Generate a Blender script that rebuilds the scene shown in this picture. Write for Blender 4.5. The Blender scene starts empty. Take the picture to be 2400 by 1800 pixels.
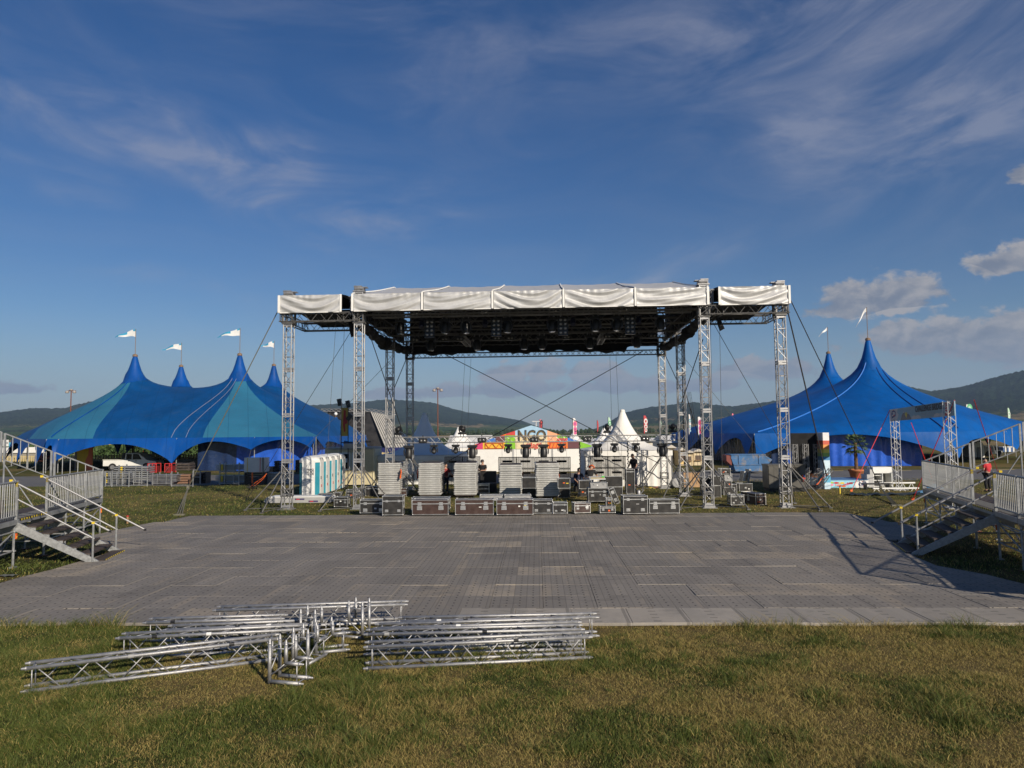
import bpy, bmesh, math, random
import numpy as np
from mathutils import Vector, Matrix, Quaternion

random.seed(7)
rng = np.random.default_rng(7)
S = bpy.context.scene
COL = S.collection
R = math.radians

# ---------------------------------------------------------------- camera
FPX, CAM_H, PITCH, ROLL = 1680.0, 3.3, math.atan2(111, 1680), R(0.55)
cam = bpy.data.cameras.new('camera')
cam.sensor_width = 36.0
cam.lens = FPX / 2400 * 36
cam.clip_start, cam.clip_end = 0.1, 40000
camo = bpy.data.objects.new('camera', cam)
COL.objects.link(camo)
camo.matrix_world = (Matrix.Translation((0, 0, CAM_H)) @ Matrix.Rotation(R(90) + PITCH, 4, 'X') @ Matrix.Rotation(-ROLL, 4, 'Z'))
S.camera = camo
S.render.resolution_x, S.render.resolution_y = 1024, 768

# ---------------------------------------------------------------- light
SUN_EL = R(24.5)
SUN_AZ = math.atan2(0.56, -0.83)          # clockwise from +Y
sun_dir = Vector((math.sin(SUN_AZ) * math.cos(SUN_EL), math.cos(SUN_AZ) * math.cos(SUN_EL), math.sin(SUN_EL)))
sl = bpy.data.lights.new('sun', 'SUN')
sl.energy, sl.angle, sl.color = 5.0, R(0.53), (1.0, 0.89, 0.73)
so = bpy.data.objects.new('sun', sl)
COL.objects.link(so)
so.rotation_mode = 'QUATERNION'
so.rotation_quaternion = (-sun_dir).to_track_quat('-Z', 'Y')

S.view_settings.view_transform = 'Standard'
S.view_settings.look = 'None'
S.view_settings.gamma = 1.0
S.view_settings.use_curve_mapping = False
S.view_settings.exposure = 0.14
S.cycles.max_bounces = 6
S.cycles.transparent_max_bounces = 12
S.cycles.volume_bounces = 0
try:
    S.cycles.use_denoising = True
except Exception:
    pass


# ---------------------------------------------------------------- node helper
class NT:
    def __init__(s, tree):
        s.t = tree
        s.n = tree.nodes
        s.l = tree.links

    def new(s, typ, **kw):
        nd = s.n.new(typ)
        for k, v in kw.items():
            setattr(nd, k, v)
        return nd

    def put(s, sock, v):
        if isinstance(v, bpy.types.NodeSocket):
            s.l.new(v, sock)
        elif v is not None:
            sock.default_value = v

    def m(s, op, a=None, b=None, c=None, clamp=False):
        nd = s.new('ShaderNodeMath', operation=op, use_clamp=clamp)
        for i, v in enumerate((a, b, c)):
            if v is not None:
                s.put(nd.inputs[i], v)
        return nd.outputs[0]

    def mix(s, f, a, b, blend='MIX'):
        nd = s.new('ShaderNodeMix', data_type='RGBA', blend_type=blend)
        s.put(nd.inputs[0], f)
        s.put(nd.inputs[6], a if not isinstance(a, tuple) else (*a[:3], 1))
        s.put(nd.inputs[7], b if not isinstance(b, tuple) else (*b[:3], 1))
        return nd.outputs[2]

    def noise(s, vec, scale, detail=4, rough=0.55, dist=0.0):
        nd = s.new('ShaderNodeTexNoise')
        s.put(nd.inputs['Vector'], vec)
        nd.inputs['Scale'].default_value = scale
        nd.inputs['Detail'].default_value = detail
        nd.inputs['Roughness'].default_value = rough
        nd.inputs['Distortion'].default_value = dist
        return nd.outputs[0]

    def ramp(s, fac, lo, hi, a=0.0, b=1.0, smooth=True):
        nd = s.new('ShaderNodeMapRange', interpolation_type='SMOOTHSTEP' if smooth else 'LINEAR')
        s.put(nd.inputs[0], fac)
        for i, v in enumerate((lo, hi, a, b)):
            s.put(nd.inputs[i + 1], v)
        return nd.outputs[0]

    def xyz(s, v):
        nd = s.new('ShaderNodeSeparateXYZ')
        s.put(nd.inputs[0], v)
        return nd.outputs

    def comb(s, x, y, z):
        nd = s.new('ShaderNodeCombineXYZ')
        for i, v in enumerate((x, y, z)):
            s.put(nd.inputs[i], v)
        return nd.outputs[0]


# ---------------------------------------------------------------- sky: Nishita with cirrus and cumulus set by direction
W = bpy.data.worlds.new('World')
S.world = W
W.use_nodes = True
q = NT(W.node_tree)
q.n.clear()
sky = q.new('ShaderNodeTexSky', sky_type='NISHITA', sun_disc=False)
sky.sun_elevation, sky.sun_rotation = SUN_EL, SUN_AZ
sky.altitude, sky.air_density, sky.dust_density, sky.ozone_density = 200, 1.0, 0.2, 3.0
tc = q.new('ShaderNodeTexCoord')
dx, dy, dz = q.xyz(tc.outputs['Generated'])
DEG = 180 / math.pi
az = q.m('MULTIPLY', q.m('ARCTAN2', dx, dy), DEG)
el = q.m('MULTIPLY', q.m('ARCSINE', dz), DEG)
# streaky cirrus: long feathered noise that dips to the left and rises to the right
ep = q.m('SUBTRACT', el, q.m('ADD', q.m('MULTIPLY', az, .065), q.m('MULTIPLY', q.m('MULTIPLY', az, az), .0019)))
streak = q.noise(q.comb(q.m('MULTIPLY', az, .060), q.m('MULTIPLY', ep, .19), 0.7), 1.0, 9, 0.60, 1.1)
fine = q.noise(q.comb(q.m('MULTIPLY', az, .26), q.m('MULTIPLY', ep, 1.35), 3.0), 1.0, 10, 0.68, .9)
warp = q.noise(q.comb(q.m('MULTIPLY', az, 0.05), q.m('MULTIPLY', el, 0.09), 5.0), 1.0, 4, 0.55)
wz = q.m('MULTIPLY', q.m('SUBTRACT', warp, 0.5), 16.0)


def band(a0, e0, la, le, tilt):
    """soft rotated ellipse in azimuth / elevation degrees"""
    da = q.m('SUBTRACT', az, a0)
    de = q.m('ADD', q.m('SUBTRACT', el, e0), wz)
    c, s_ = math.cos(R(tilt)), math.sin(R(tilt))
    u = q.m('DIVIDE', q.m('ADD', q.m('MULTIPLY', da, c), q.m('MULTIPLY', de, s_)), la)
    v = q.m('DIVIDE', q.m('SUBTRACT', q.m('MULTIPLY', de, c), q.m('MULTIPLY', da, s_)), le)
    d2 = q.m('ADD', q.m('MULTIPLY', u, u), q.m('MULTIPLY', v, v))
    return q.m('POWER', 2.718, q.m('MULTIPLY', d2, -1.0))


bands = [(-26, 21.0, 13, 1.8, -5, 1.05), (-14, 18.6, 9, 2.0, -8, 1.25), (-33, 18.0, 4.5, .8, -8, .6), (11, 12.6, 8, 1.1, 12, .85),
         (31, 22.5, 9, 5.5, 12, 1.05), (22.5, 19.8, 2.5, 4.0, 30, .7), (34, 17.0, 5, 3, 5, .8), (2, 28.5, 24, 4.0, 4, .42), (-28, 9.3, 9, 1.2, -4, .35),
         (20, 27, 14, 3, 8, .5), (60, 25, 16, 5, 4, .8), (-62, 24, 15, 4, -4, .8), (120, 26, 30, 6, 5, .7), (-130, 24, 30, 6, -5, .7), (180, 30, 30, 6, 0, .7)]
cir = None
for (a0, e0, la, le, tl, w) in bands:
    b_ = q.m('MULTIPLY', band(a0, e0, la, le, tl), w)
    cir = b_ if cir is None else q.m('ADD', cir, b_)
veil = q.m('ADD', cir, 0.13)
cirrus = q.m('MULTIPLY', q.m('MULTIPLY', veil, q.ramp(streak, .30, .78)), q.m('ADD', q.m('MULTIPLY', fine, 0.6), 0.34))
cirrus = q.m('MINIMUM', q.m('MULTIPLY', cirrus, .92), 0.5)
cirrus = q.m('MULTIPLY', cirrus, q.ramp(el, 3.0, 9.0))
# cumulus: lumpy ellipses above the hills
lum1 = q.noise(q.comb(q.m('MULTIPLY', az, .42), q.m('MULTIPLY', el, .62), 1.0), 1.0, 8, .60, .25)
lum2 = q.noise(q.comb(q.m('ADD', q.m('MULTIPLY', az, .42), .16), q.m('ADD', q.m('MULTIPLY', el, .62), -.26), 1.0), 1.0, 8, .60, .25)
cums = [(27.6, 9.0, 4.6, 1.75), (25.6, 9.7, 2.0, 1.15), (29.4, 9.4, 2.0, 1.1), (30.8, 6.0, 5.2, 1.5), (35.6, 5.6, 5.0, 2.0), (28.6, 6.8, 1.9, 1.0), (34.8, 10.7, 2.6, .8), (37.6, 11.3, 3.0, .9), (12.4, 8.0, 1.6, .8),
        (-.4, 4.5, 2.3, .95), (2.6, 4.7, 2.0, 1.0), (1.0, 3.4, 4.4, .8), (6.6, 4.4, 2.4, 1.0), (8.2, 3.5, 3.4, .8), (11.6, 3.4, 2.6, .9), (-5.0, 3.2, 3.0, .7), (15.4, 3.4, 2.8, .7), (-9.5, 3.0, 2.4, .6),
        (19.5, 4.4, 4.0, 1.1), (36.8, 16.2, 1.6, .9), (-36, 3.1, 3.2, .6), (48, 8, 7, 2), (60, 5, 6, 1.6), (-58, 5, 6, 1.2), (85, 7, 8, 2), (-95, 6, 8, 2), (120, 6, 8, 2), (-140, 7, 8, 2), (165, 6, 8, 2)]
cm = None
sh = None
for (a0, e0, ra, re) in cums:
    da = q.m('DIVIDE', q.m('SUBTRACT', az, a0), ra)
    de0 = q.m('DIVIDE', q.m('SUBTRACT', el, e0), re)
    de = q.m('MULTIPLY', de0, q.m('ADD', 1.0, q.m('MULTIPLY', q.m('LESS_THAN', de0, 0.0), 0.35)))
    d = q.m('SUBTRACT', 1.0, q.m('SQRT', q.m('ADD', q.m('MULTIPLY', da, da), q.m('MULTIPLY', de, de))))
    cm = d if cm is None else q.m('MAXIMUM', cm, d)
    s1 = q.m('MULTIPLY', q.m('GREATER_THAN', d, -.6), de0)
    sh = s1 if sh is None else q.m('MAXIMUM', sh, s1)
dens = q.m('ADD', cm, q.m('MULTIPLY', q.m('SUBTRACT', lum1, .5), 2.6))
cmask = q.m('MULTIPLY', q.ramp(dens, -.12, .26), .92)
# sunlit side: density falling off towards the sun (upper right) + top of the cloud
lit = q.m('ADD', q.m('MULTIPLY', q.m('SUBTRACT', lum1, lum2), 2.2), q.m('MULTIPLY', sh, .45))
litf = q.ramp(lit, -.35, .75)
ccol = q.mix(litf, (2.5, 2.85, 3.75), (5.9, 5.6, 5.6))
ccol = q.mix(q.ramp(el, 2.0, 7.0, .30, 0.0), ccol, (3.1, 3.6, 4.6))
hsv = q.new('ShaderNodeHueSaturation')
hsv.inputs['Saturation'].default_value = 1.34
hsv.inputs['Hue'].default_value = 0.512
q.put(hsv.inputs['Color'], sky.outputs[0])
skyc = q.mix(cirrus, hsv.outputs[0], (4.9, 5.1, 6.3))
skyc = q.mix(cmask, skyc, ccol)
skyc = q.mix(q.m('MULTIPLY', q.ramp(el, 9.0, 0.0), .62), skyc, (3.1, 3.65, 4.9))
bg = q.new('ShaderNodeBackground')
q.put(bg.inputs[0], skyc)
bg.inputs[1].default_value = 0.063
wo = q.new('ShaderNodeOutputWorld')
W.cycles.sampling_method = 'MANUAL'
W.cycles.sample_map_resolution = 256
q.l.new(bg.outputs[0], wo.inputs[0])


# ---------------------------------------------------------------- pixel calibration: a pixel of the photograph to a place on the ground
def ray(px, py):
    u, v = (px - 1200) / FPX, -(py - 900) / FPX
    c, s = math.cos(ROLL), math.sin(ROLL)
    u2, v2 = c * u + s * v, -s * u + c * v
    return u2, math.cos(PITCH) - v2 * math.sin(PITCH), math.sin(PITCH) + v2 * math.cos(PITCH)


def G(px, py, z=0.0):
    a, b, c = ray(px, py)
    t = (z - CAM_H) / c
    return Vector((a * t, b * t, z))


def at(px, py, Y):
    a, b, c = ray(px, py)
    t = Y / b
    return Vector((a * t, Y, CAM_H + c * t))


# ---------------------------------------------------------------- materials
MATS = {}


def pm(name, col, rough=.55, metal=0.0, var=.18, scale=2.5, bump=0.0, bscale=None, dirt=None, dirt_amt=.5, spec=.5, trans=0.0, sheen=0.0, coords='Object'):
    """principled material with noise in tone, roughness and relief"""
    if name in MATS:
        return MATS[name]
    m = bpy.data.materials.new(name)
    m.use_nodes = True
    t = NT(m.node_tree)
    b = t.n['Principled BSDF']
    vec = t.new('ShaderNodeTexCoord').outputs[coords]
    n1 = t.noise(vec, scale, 6, .6, .4)
    n2 = t.noise(vec, scale * 9, 4, .6)
    mixv = t.m('ADD', t.m('MULTIPLY', n1, .7), t.m('MULTIPLY', n2, .3))
    lo = tuple(c * (1 - var) for c in col)
    hi = tuple(min(1, c * (1 + var)) for c in col)
    c = t.mix(t.ramp(mixv, .3, .7), lo, hi)
    if dirt:
        c = t.mix(t.m('MULTIPLY', t.ramp(t.noise(vec, scale * 1.7, 8, .7, .6), .48, .72), dirt_amt), c, dirt)
    t.put(b.inputs['Base Color'], c)
    t.put(b.inputs['Roughness'], t.ramp(n1, .2, .8, max(.05, rough - .1), min(1, rough + .1)))
    b.inputs['Metallic'].default_value = metal
    b.inputs['Specular IOR Level'].default_value = spec
    if bump:
        bp = t.new('ShaderNodeBump')
        bp.inputs['Strength'].default_value = bump
        bp.inputs['Distance'].default_value = .02
        t.put(bp.inputs['Height'], t.noise(vec, bscale or scale * 6, 5, .6))
        t.l.new(bp.outputs[0], b.inputs['Normal'])
    if trans:
        b.inputs['Transmission Weight'].default_value = trans
    MATS[name] = m
    return m


ALU = pm('aluminium', (.38, .38, .385), .52, .7, .14, 3, .15, 40, (.30, .29, .27), .35)
ALU_D = pm('dull aluminium', (.33, .33, .335), .55, .7, .18, 4, .1, 40, (.2, .19, .18), .4)
GALV = pm('galvanised steel', (.33, .34, .345), .5, .55, .2, 5, .2, 30, (.2, .19, .17), .35)
STEEL_D = pm('dark steel', (.06, .06, .065), .5, .6, .2, 4)
BLACK = pm('black plastic', (.014, .014, .015), .45, 0, .25, 6)
BLACKF = pm('black cloth', (.012, .012, .014), .9, 0, .3, 2, .4, 4)
CASE_K = pm('black laminate', (.022, .021, .020), .42, 0, .3, 4, .15, 60, (.10, .085, .07), .25)
CASE_B = pm('brown laminate', (.048, .026, .021), .42, 0, .22, 4, .15, 60, (.14, .11, .09), .25)
WHITE = pm('white paint', (.74, .74, .72), .5, 0, .06, 2, 0, None, (.5, .48, .44), .3)
TENTW = pm('white tent fabric', (.76, .75, .72), .6, 0, .05, 1.2, .25, 3, (.58, .55, .5), .25)
PLY = pm('dark plywood', (.055, .042, .035), .7, 0, .3, 3, .3, 30, (.14, .11, .085), .4)
WOOD = pm('pine wood', (.36, .22, .11), .7, 0, .25, 5, .2, 30)
RUBBER = pm('black rubber', (.012, .012, .012), .7, 0, .2, 5)
ORANGE = pm('orange plastic', (.75, .13, .02), .5, 0, .12, 5)
RED = pm('red paint', (.50, .03, .03), .5, 0, .15, 3)
REDS = pm('red webbing', (.70, .03, .035), .6, 0, .12, 3)
YEL = pm('yellow tape', (.68, .50, .03), .5, 0, .12, 6)
GREYP = pm('grey paint', (.30, .30, .30), .5, 0, .15, 3)
SKIN = pm('skin', (.42, .24, .17), .55, 0, .08, 6)
GLASS_D = pm('dark glass', (.012, .015, .018), .08, 0, .1, 2)
LENS = pm('lamp lens', (.30, .30, .30), .08, .6, .1, 8)


def plain(name, col, rough=.6, metal=0.0, var=.1):
    return pm(name, col, rough, metal, var, 4)


# ---------------------------------------------------------------- mesh helper
class MB:
    def __init__(s):
        s.v, s.f, s.mi = [], [], []
        s.cur = 0

    def add(s, vs, fs):
        o = len(s.v)
        s.v.extend([tuple(p) for p in vs])
        for f in fs:
            s.f.append(tuple(i + o for i in f))
            s.mi.append(s.cur)
        return s

    def box(s, c, d, rz=0.0, m=None):
        x, y, z = d[0] / 2, d[1] / 2, d[2] / 2
        vs = [Vector((a * x, b * y, e * z)) for a in (-1, 1) for b in (-1, 1) for e in (-1, 1)]
        M = m if m is not None else Matrix.Rotation(rz, 3, 'Z')
        vs = [M @ p + Vector(c) for p in vs]
        return s.add(vs, [(0, 1, 3, 2), (4, 6, 7, 5), (0, 4, 5, 1), (2, 3, 7, 6), (0, 2, 6, 4), (1, 5, 7, 3)])

    def tube(s, a, b, r, n=6, r2=None, caps=True):
        a, b = Vector(a), Vector(b)
        d = b - a
        if d.length < 1e-6:
            return s
        u = d.orthogonal().normalized()
        w = d.normalized().cross(u)
        r2 = r if r2 is None else r2
        vs = []
        for p, rr in ((a, r), (b, r2)):
            for i in range(n):
                t = 2 * math.pi * i / n
                vs.append(p + (u * math.cos(t) + w * math.sin(t)) * rr)
        fs = [(i, (i + 1) % n, n + (i + 1) % n, n + i) for i in range(n)]
        if caps:
            fs += [tuple(range(n - 1, -1, -1)), tuple(range(n, 2 * n))]
        return s.add(vs, fs)

    def path(s, pts, r, n=6):
        pts = [Vector(p) for p in pts]
        vs, fs = [], []
        prev = None
        for k, p in enumerate(pts):
            d = (pts[min(k + 1, len(pts) - 1)] - pts[max(k - 1, 0)])
            if d.length < 1e-9:
                d = Vector((0, 0, 1))
            d.normalize()
            u = d.orthogonal().normalized() if prev is None else (prev - d * prev.dot(d)).normalized()
            prev = u
            w = d.cross(u)
            rr = r[k] if isinstance(r, (list, tuple)) else r
            for i in range(n):
                t = 2 * math.pi * i / n
                vs.append(p + (u * math.cos(t) + w * math.sin(t)) * rr)
        for k in range(len(pts) - 1):
            for i in range(n):
                j = (i + 1) % n
                fs.append((k * n + i, k * n + j, (k + 1) * n + j, (k + 1) * n + i))
        fs += [tuple(range(n - 1, -1, -1)), tuple(range((len(pts) - 1) * n, len(pts) * n))]
        return s.add(vs, fs)

    def lathe(s, prof, n=12, c=(0, 0, 0), sx=1.0, sy=1.0):
        c = Vector(c)
        vs, fs = [], []
        for r, z in prof:
            for i in range(n):
                t = 2 * math.pi * i / n
                vs.append(c + Vector((r * math.cos(t) * sx, r * math.sin(t) * sy, z)))
        for k in range(len(prof) - 1):
            for i in range(n):
                j = (i + 1) % n
                fs.append((k * n + i, k * n + j, (k + 1) * n + j, (k + 1) * n + i))
        fs += [tuple(range(n - 1, -1, -1)), tuple(range((len(prof) - 1) * n, len(prof) * n))]
        return s.add(vs, fs)

    def ball(s, c, r, n=10, sc=(1, 1, 1)):
        k = max(4, n // 2 + 1)
        prof = [(math.sin(math.pi * i / k) * 1.0 + 1e-4, -math.cos(math.pi * i / k)) for i in range(k + 1)]
        b = MB().lathe(prof, n)
        return s.add([(c[0] + p[0] * r * sc[0], c[1] + p[1] * r * sc[1], c[2] + p[2] * r * sc[2]) for p in b.v], b.f)

    def prism(s, out, a, b, axis='y'):
        """extrude a 2-D outline: axis y -> outline in x,z ; axis z -> outline in x,y ; axis x -> outline in y,z"""
        def P(p, t):
            return {'y': (p[0], t, p[1]), 'z': (p[0], p[1], t), 'x': (t, p[0], p[1])}[axis]
        n = len(out)
        vs = [P(p, a) for p in out] + [P(p, b) for p in out]
        fs = [tuple(range(n)), tuple(range(2 * n - 1, n - 1, -1))] + [(i, n + i, n + (i + 1) % n, (i + 1) % n) for i in range(n)]
        return s.add(vs, fs)

    def grid(s, P, nu, nv):
        """P: function (i,j)->point over nu x nv vertices"""
        vs = [P(i, j) for j in range(nv) for i in range(nu)]
        fs = [(j * nu + i, j * nu + i + 1, (j + 1) * nu + i + 1, (j + 1) * nu + i) for j in range(nv - 1) for i in range(nu - 1)]
        return s.add(vs, fs)

    def mesh(s, name, mats, smooth=False):
        me = bpy.data.meshes.new(name)
        me.from_pydata(s.v, [], s.f)
        for m in (mats if isinstance(mats, (list, tuple)) else [mats]):
            me.materials.append(m)
        if isinstance(mats, (list, tuple)) and len(mats) > 1:
            me.polygons.foreach_set('material_index', s.mi)
        bm = bmesh.new()
        bm.from_mesh(me)
        bmesh.ops.recalc_face_normals(bm, faces=bm.faces)
        bm.to_mesh(me)
        bm.free()
        if smooth:
            me.polygons.foreach_set('use_smooth', [True] * len(me.polygons))
        return me

    def build(s, name, mats, parent=None, smooth=False, loc=None, bevel=0.0):
        return put(name, s.mesh(name, mats, smooth), parent, loc=loc, bevel=bevel)


def put(name, me, parent=None, loc=None, rot=None, mw=None, bevel=0.0, scale=None):
    o = bpy.data.objects.new(name, me)
    COL.objects.link(o)
    if parent is not None:
        o.parent = parent
    if mw is not None:
        o.matrix_local = mw
    if loc is not None:
        o.location = loc
    if rot is not None:
        o.rotation_euler = rot
    if scale is not None:
        o.scale = scale
    if bevel:
        b = o.modifiers.new('bevel', 'BEVEL')
        b.width, b.segments, b.limit_method = bevel, 2, 'ANGLE'
    return o


def tag(o, label=None, cat=None, group=None, kind=None):
    for k, v in (('label', label), ('category', cat), ('group', group), ('kind', kind)):
        if v:
            o[k] = v
    return o


def thing(name, label, cat, loc=(0, 0, 0), rz=0.0, group=None, kind=None):
    o = bpy.data.objects.new(name, None)
    COL.objects.link(o)
    o.location, o.rotation_euler = loc, (0, 0, rz)
    o.empty_display_size = .2
    return tag(o, label, cat, group, kind)


def clone(root, loc=None, rz=None, label=None, parent=None):
    r = root.copy()
    COL.objects.link(r)
    if parent is not None:
        r.parent = parent
    if loc is not None:
        r.location = loc
    if rz is not None:
        r.rotation_euler = (0, 0, rz)
    if label:
        r['label'] = label
    for c in list(root.children):
        clone(c, parent=r)
    return r


def text_mesh(txt, size, mat, extrude=.004, align='CENTER', shear=0.0, bold=0.0, space=1.0):
    cu_ = bpy.data.curves.new('lettering', 'FONT')
    cu_.body, cu_.size, cu_.extrude, cu_.align_x, cu_.shear, cu_.offset, cu_.space_character = txt, size, extrude, align, shear, bold, space
    cu_.resolution_u = 3
    o = bpy.data.objects.new('lettering', cu_)
    COL.objects.link(o)
    dg = bpy.context.evaluated_depsgraph_get()
    me = bpy.data.meshes.new_from_object(o.evaluated_get(dg))
    me.materials.clear()
    me.materials.append(mat)
    bpy.data.objects.remove(o)
    bpy.data.curves.remove(cu_)
    return me


# ---------------------------------------------------------------- numpy value noise
_tab = rng.random((256, 256))


def vnoise(x, y, f=1.0, oct=4):
    t = np.zeros_like(x, dtype=float)
    a, tot = 1.0, 0.0
    for k in range(oct):
        X, Y = x * f + 17.3 * k, y * f + 5.1 * k
        xi, yi = np.floor(X).astype(int), np.floor(Y).astype(int)
        fx, fy = X - xi, Y - yi
        fx, fy = fx * fx * (3 - 2 * fx), fy * fy * (3 - 2 * fy)
        g = lambda i, j: _tab[(xi + i) % 256, (yi + j) % 256]
        t += a * ((g(0, 0) * (1 - fx) + g(1, 0) * fx) * (1 - fy) + (g(0, 1) * (1 - fx) + g(1, 1) * fx) * fy)
        tot += a
        a *= .55
        f *= 2.1
    return t / tot


def dryness(x, y):
    """0 lush .. 1 straw"""
    n = vnoise(x, y * 1.25, .85, 5)
    n2 = vnoise(x + 40, y + 11, 3.6, 3)
    return np.clip((n * .62 + n2 * .38 - .375 + .012 * np.clip(x, -6, 6)) / .20, 0, 1)

# ================================================================ SETTING
SUNF = (0.56, -0.83)


def grass_mat():
    m = bpy.data.materials.new('meadow')
    m.use_nodes = True
    t = NT(m.node_tree)
    b = t.n['Principled BSDF']
    pos = t.new('ShaderNodeNewGeometry').outputs['Position']
    x, y, z = t.xyz(pos)
    at_ = t.new('ShaderNodeAttribute', attribute_name='dry').outputs['Fac']
    n1 = t.noise(pos, .35, 6, .62, .5)
    n2 = t.noise(pos, 5.0, 5, .7)
    dry = t.ramp(t.m('ADD', t.m('MULTIPLY', at_, .75), t.m('MULTIPLY', t.m('SUBTRACT', n2, .5), .9)), .15, .85)
    near = t.mix(dry, (.036, .042, .012), (.135, .100, .042))
    near = t.mix(t.m('MULTIPLY', t.ramp(n2, .5, .8), .5), near, (.06, .045, .022))
    mid = t.mix(t.ramp(t.noise(pos, .16, 7, .66, .8), .40, .62), (.066, .080, .020), (.215, .162, .068))
    near = t.mix(t.ramp(y, 22.0, 30.0), near, t.mix(.35, mid, near))
    # fields beyond the airfield
    vo = t.new('ShaderNodeTexVoronoi')
    t.put(vo.inputs['Vector'], t.comb(t.m('MULTIPLY', x, .0022), t.m('MULTIPLY', y, .0040), 0.0))
    vo.inputs['Scale'].default_value = 1.0
    fr = t.xyz(vo.outputs['Color'])[0]
    fld = t.mix(t.ramp(fr, .35, .55), (.045, .075, .020), (.10, .105, .035))
    fld = t.mix(t.ramp(fr, .66, .72), fld, (.24, .18, .095))
    c = t.mix(t.ramp(y, 105.0, 160.0), near, fld)
    t.put(b.inputs['Base Color'], c)
    b.inputs['Roughness'].default_value = .95
    b.inputs['Specular IOR Level'].default_value = .1
    bp = t.new('ShaderNodeBump')
    bp.inputs['Strength'].default_value = .9
    bp.inputs['Distance'].default_value = .06
    t.put(bp.inputs['Height'], t.noise(pos, 9.0, 6, .7))
    t.l.new(bp.outputs[0], b.inputs['Normal'])
    return m


GRASS_GROUND = grass_mat()
gx = np.concatenate([-np.geomspace(9000, 26, 36), np.arange(-25, 25.01, .35), np.geomspace(26, 9000, 36)])
gy = np.concatenate([[-60, -30, -15, -6], np.arange(0, 32, .35), np.arange(32.5, 70, 1.2), np.geomspace(71, 9500, 40)])
XX, YY = np.meshgrid(gx, gy)
ZZ = np.where((YY > 4) & (YY < 12.2), (vnoise(XX, YY, .9, 3) - .5) * .05, 0.0)
ZZ = np.where(np.hypot(XX, YY) > 300, -.15, ZZ)
nx_, ny_ = len(gx), len(gy)
vv = np.stack([XX, YY, ZZ], -1).reshape(-1, 3)
ii = np.arange(nx_ * ny_).reshape(ny_, nx_)
ff = np.stack([ii[:-1, :-1], ii[:-1, 1:], ii[1:, 1:], ii[1:, :-1]], -1).reshape(-1, 4)
gm = bpy.data.meshes.new('ground')
gm.from_pydata(vv.tolist(), [], ff.tolist())
gm.materials.append(GRASS_GROUND)
a_ = gm.attributes.new('dry', 'FLOAT', 'POINT')
a_.data.foreach_set('value', dryness(vv[:, 0], vv[:, 1]).astype(np.float32))
gm.polygons.foreach_set('use_smooth', [True] * len(gm.polygons))
tag(put('ground', gm), kind='structure')

# asphalt taxiway behind the stage
ASPH = pm('asphalt', (.115, .112, .110), .85, 0, .16, .35, .4, 30, (.17, .16, .15), .4)
yw = R(-2.0)
rd = MB()
rd.grid(lambda i, j: Vector((-120 + i * 8.0, 46.0 + (11.5 if j else 0) - math.tan(-yw) * (-120 + i * 8.0), .004)), 31, 2)
road = tag(rd.build('taxiway', ASPH), kind='structure')
for k in range(22):
    x = -14 + k * 2.6
    MB().box((x, 56.9 - math.tan(-yw) * x, .010), (1.3, .16, .004), yw).build('lane_marking', YEL, road)

# ---------------------------------------------------------------- hills
SKY_PTS = [(-900, 985), (-600, 960), (-300, 950), (0, 967), (70, 957), (150, 957), (205, 942), (260, 934), (400, 915), (520, 925), (640, 940), (720, 950), (770, 948), (840, 944), (885, 937), (930, 937), (1014, 944), (1090, 966), (1160, 976),
           (1237, 988), (1300, 1002), (1338, 1009), (1362, 1007), (1400, 992), (1443, 972), (1519, 955), (1627, 943), (1714, 953), (1800, 942), (1860, 932), (1960, 915), (2060, 900), (2127, 906), (2181, 917), (2257, 906), (2333, 884), (2400, 868),
           (2600, 840), (2900, 850), (3300, 900)]


def hill_mat():
    m = bpy.data.materials.new('wooded hillside')
    m.use_nodes = True
    t = NT(m.node_tree)
    b = t.n['Principled BSDF']
    pos = t.new('ShaderNodeNewGeometry').outputs['Position']
    x, y, z = t.xyz(pos)
    n = t.noise(pos, .012, 8, .72, .6)
    n2 = t.noise(pos, .05, 4, .7)
    wood = t.mix(t.ramp(t.m('ADD', t.m('MULTIPLY', n, .5), t.m('MULTIPLY', n2, .5)), .40, .60), (.004, .011, .008), (.030, .050, .022))
    vo = t.new('ShaderNodeTexVoronoi')
    t.put(vo.inputs['Vector'], t.comb(t.m('MULTIPLY', x, .0034), t.m('MULTIPLY', y, .0026), 0.0))
    vo.inputs['Scale'].default_value = 1.0
    fr = t.xyz(vo.outputs['Color'])[1]
    fld = t.mix(t.ramp(fr, .4, .6), (.05, .085, .022), (.12, .125, .045))
    fld = t.mix(t.ramp(fr, .74, .78), fld, (.25, .19, .10))
    low = t.m('MULTIPLY', t.ramp(t.m('ADD', z, t.m('MULTIPLY', t.m('SUBTRACT', n, .5), 150.0)), 48.0, 26.0), t.ramp(t.noise(pos, .0025, 3, .5), .36, .46))
    t.put(b.inputs['Base Color'], t.mix(low, wood, fld))
    b.inputs['Roughness'].default_value = 1.0
    b.inputs['Specular IOR Level'].default_value = 0.0
    bp = t.new('ShaderNodeBump')
    bp.inputs['Strength'].default_value = 1.0
    bp.inputs['Distance'].default_value = 14.0
    t.put(bp.inputs['Height'], t.noise(pos, .03, 7, .75))
    t.l.new(bp.outputs[0], b.inputs['Normal'])
    return m


HILL = hill_mat()
sp = np.array(SKY_PTS, float)


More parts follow.
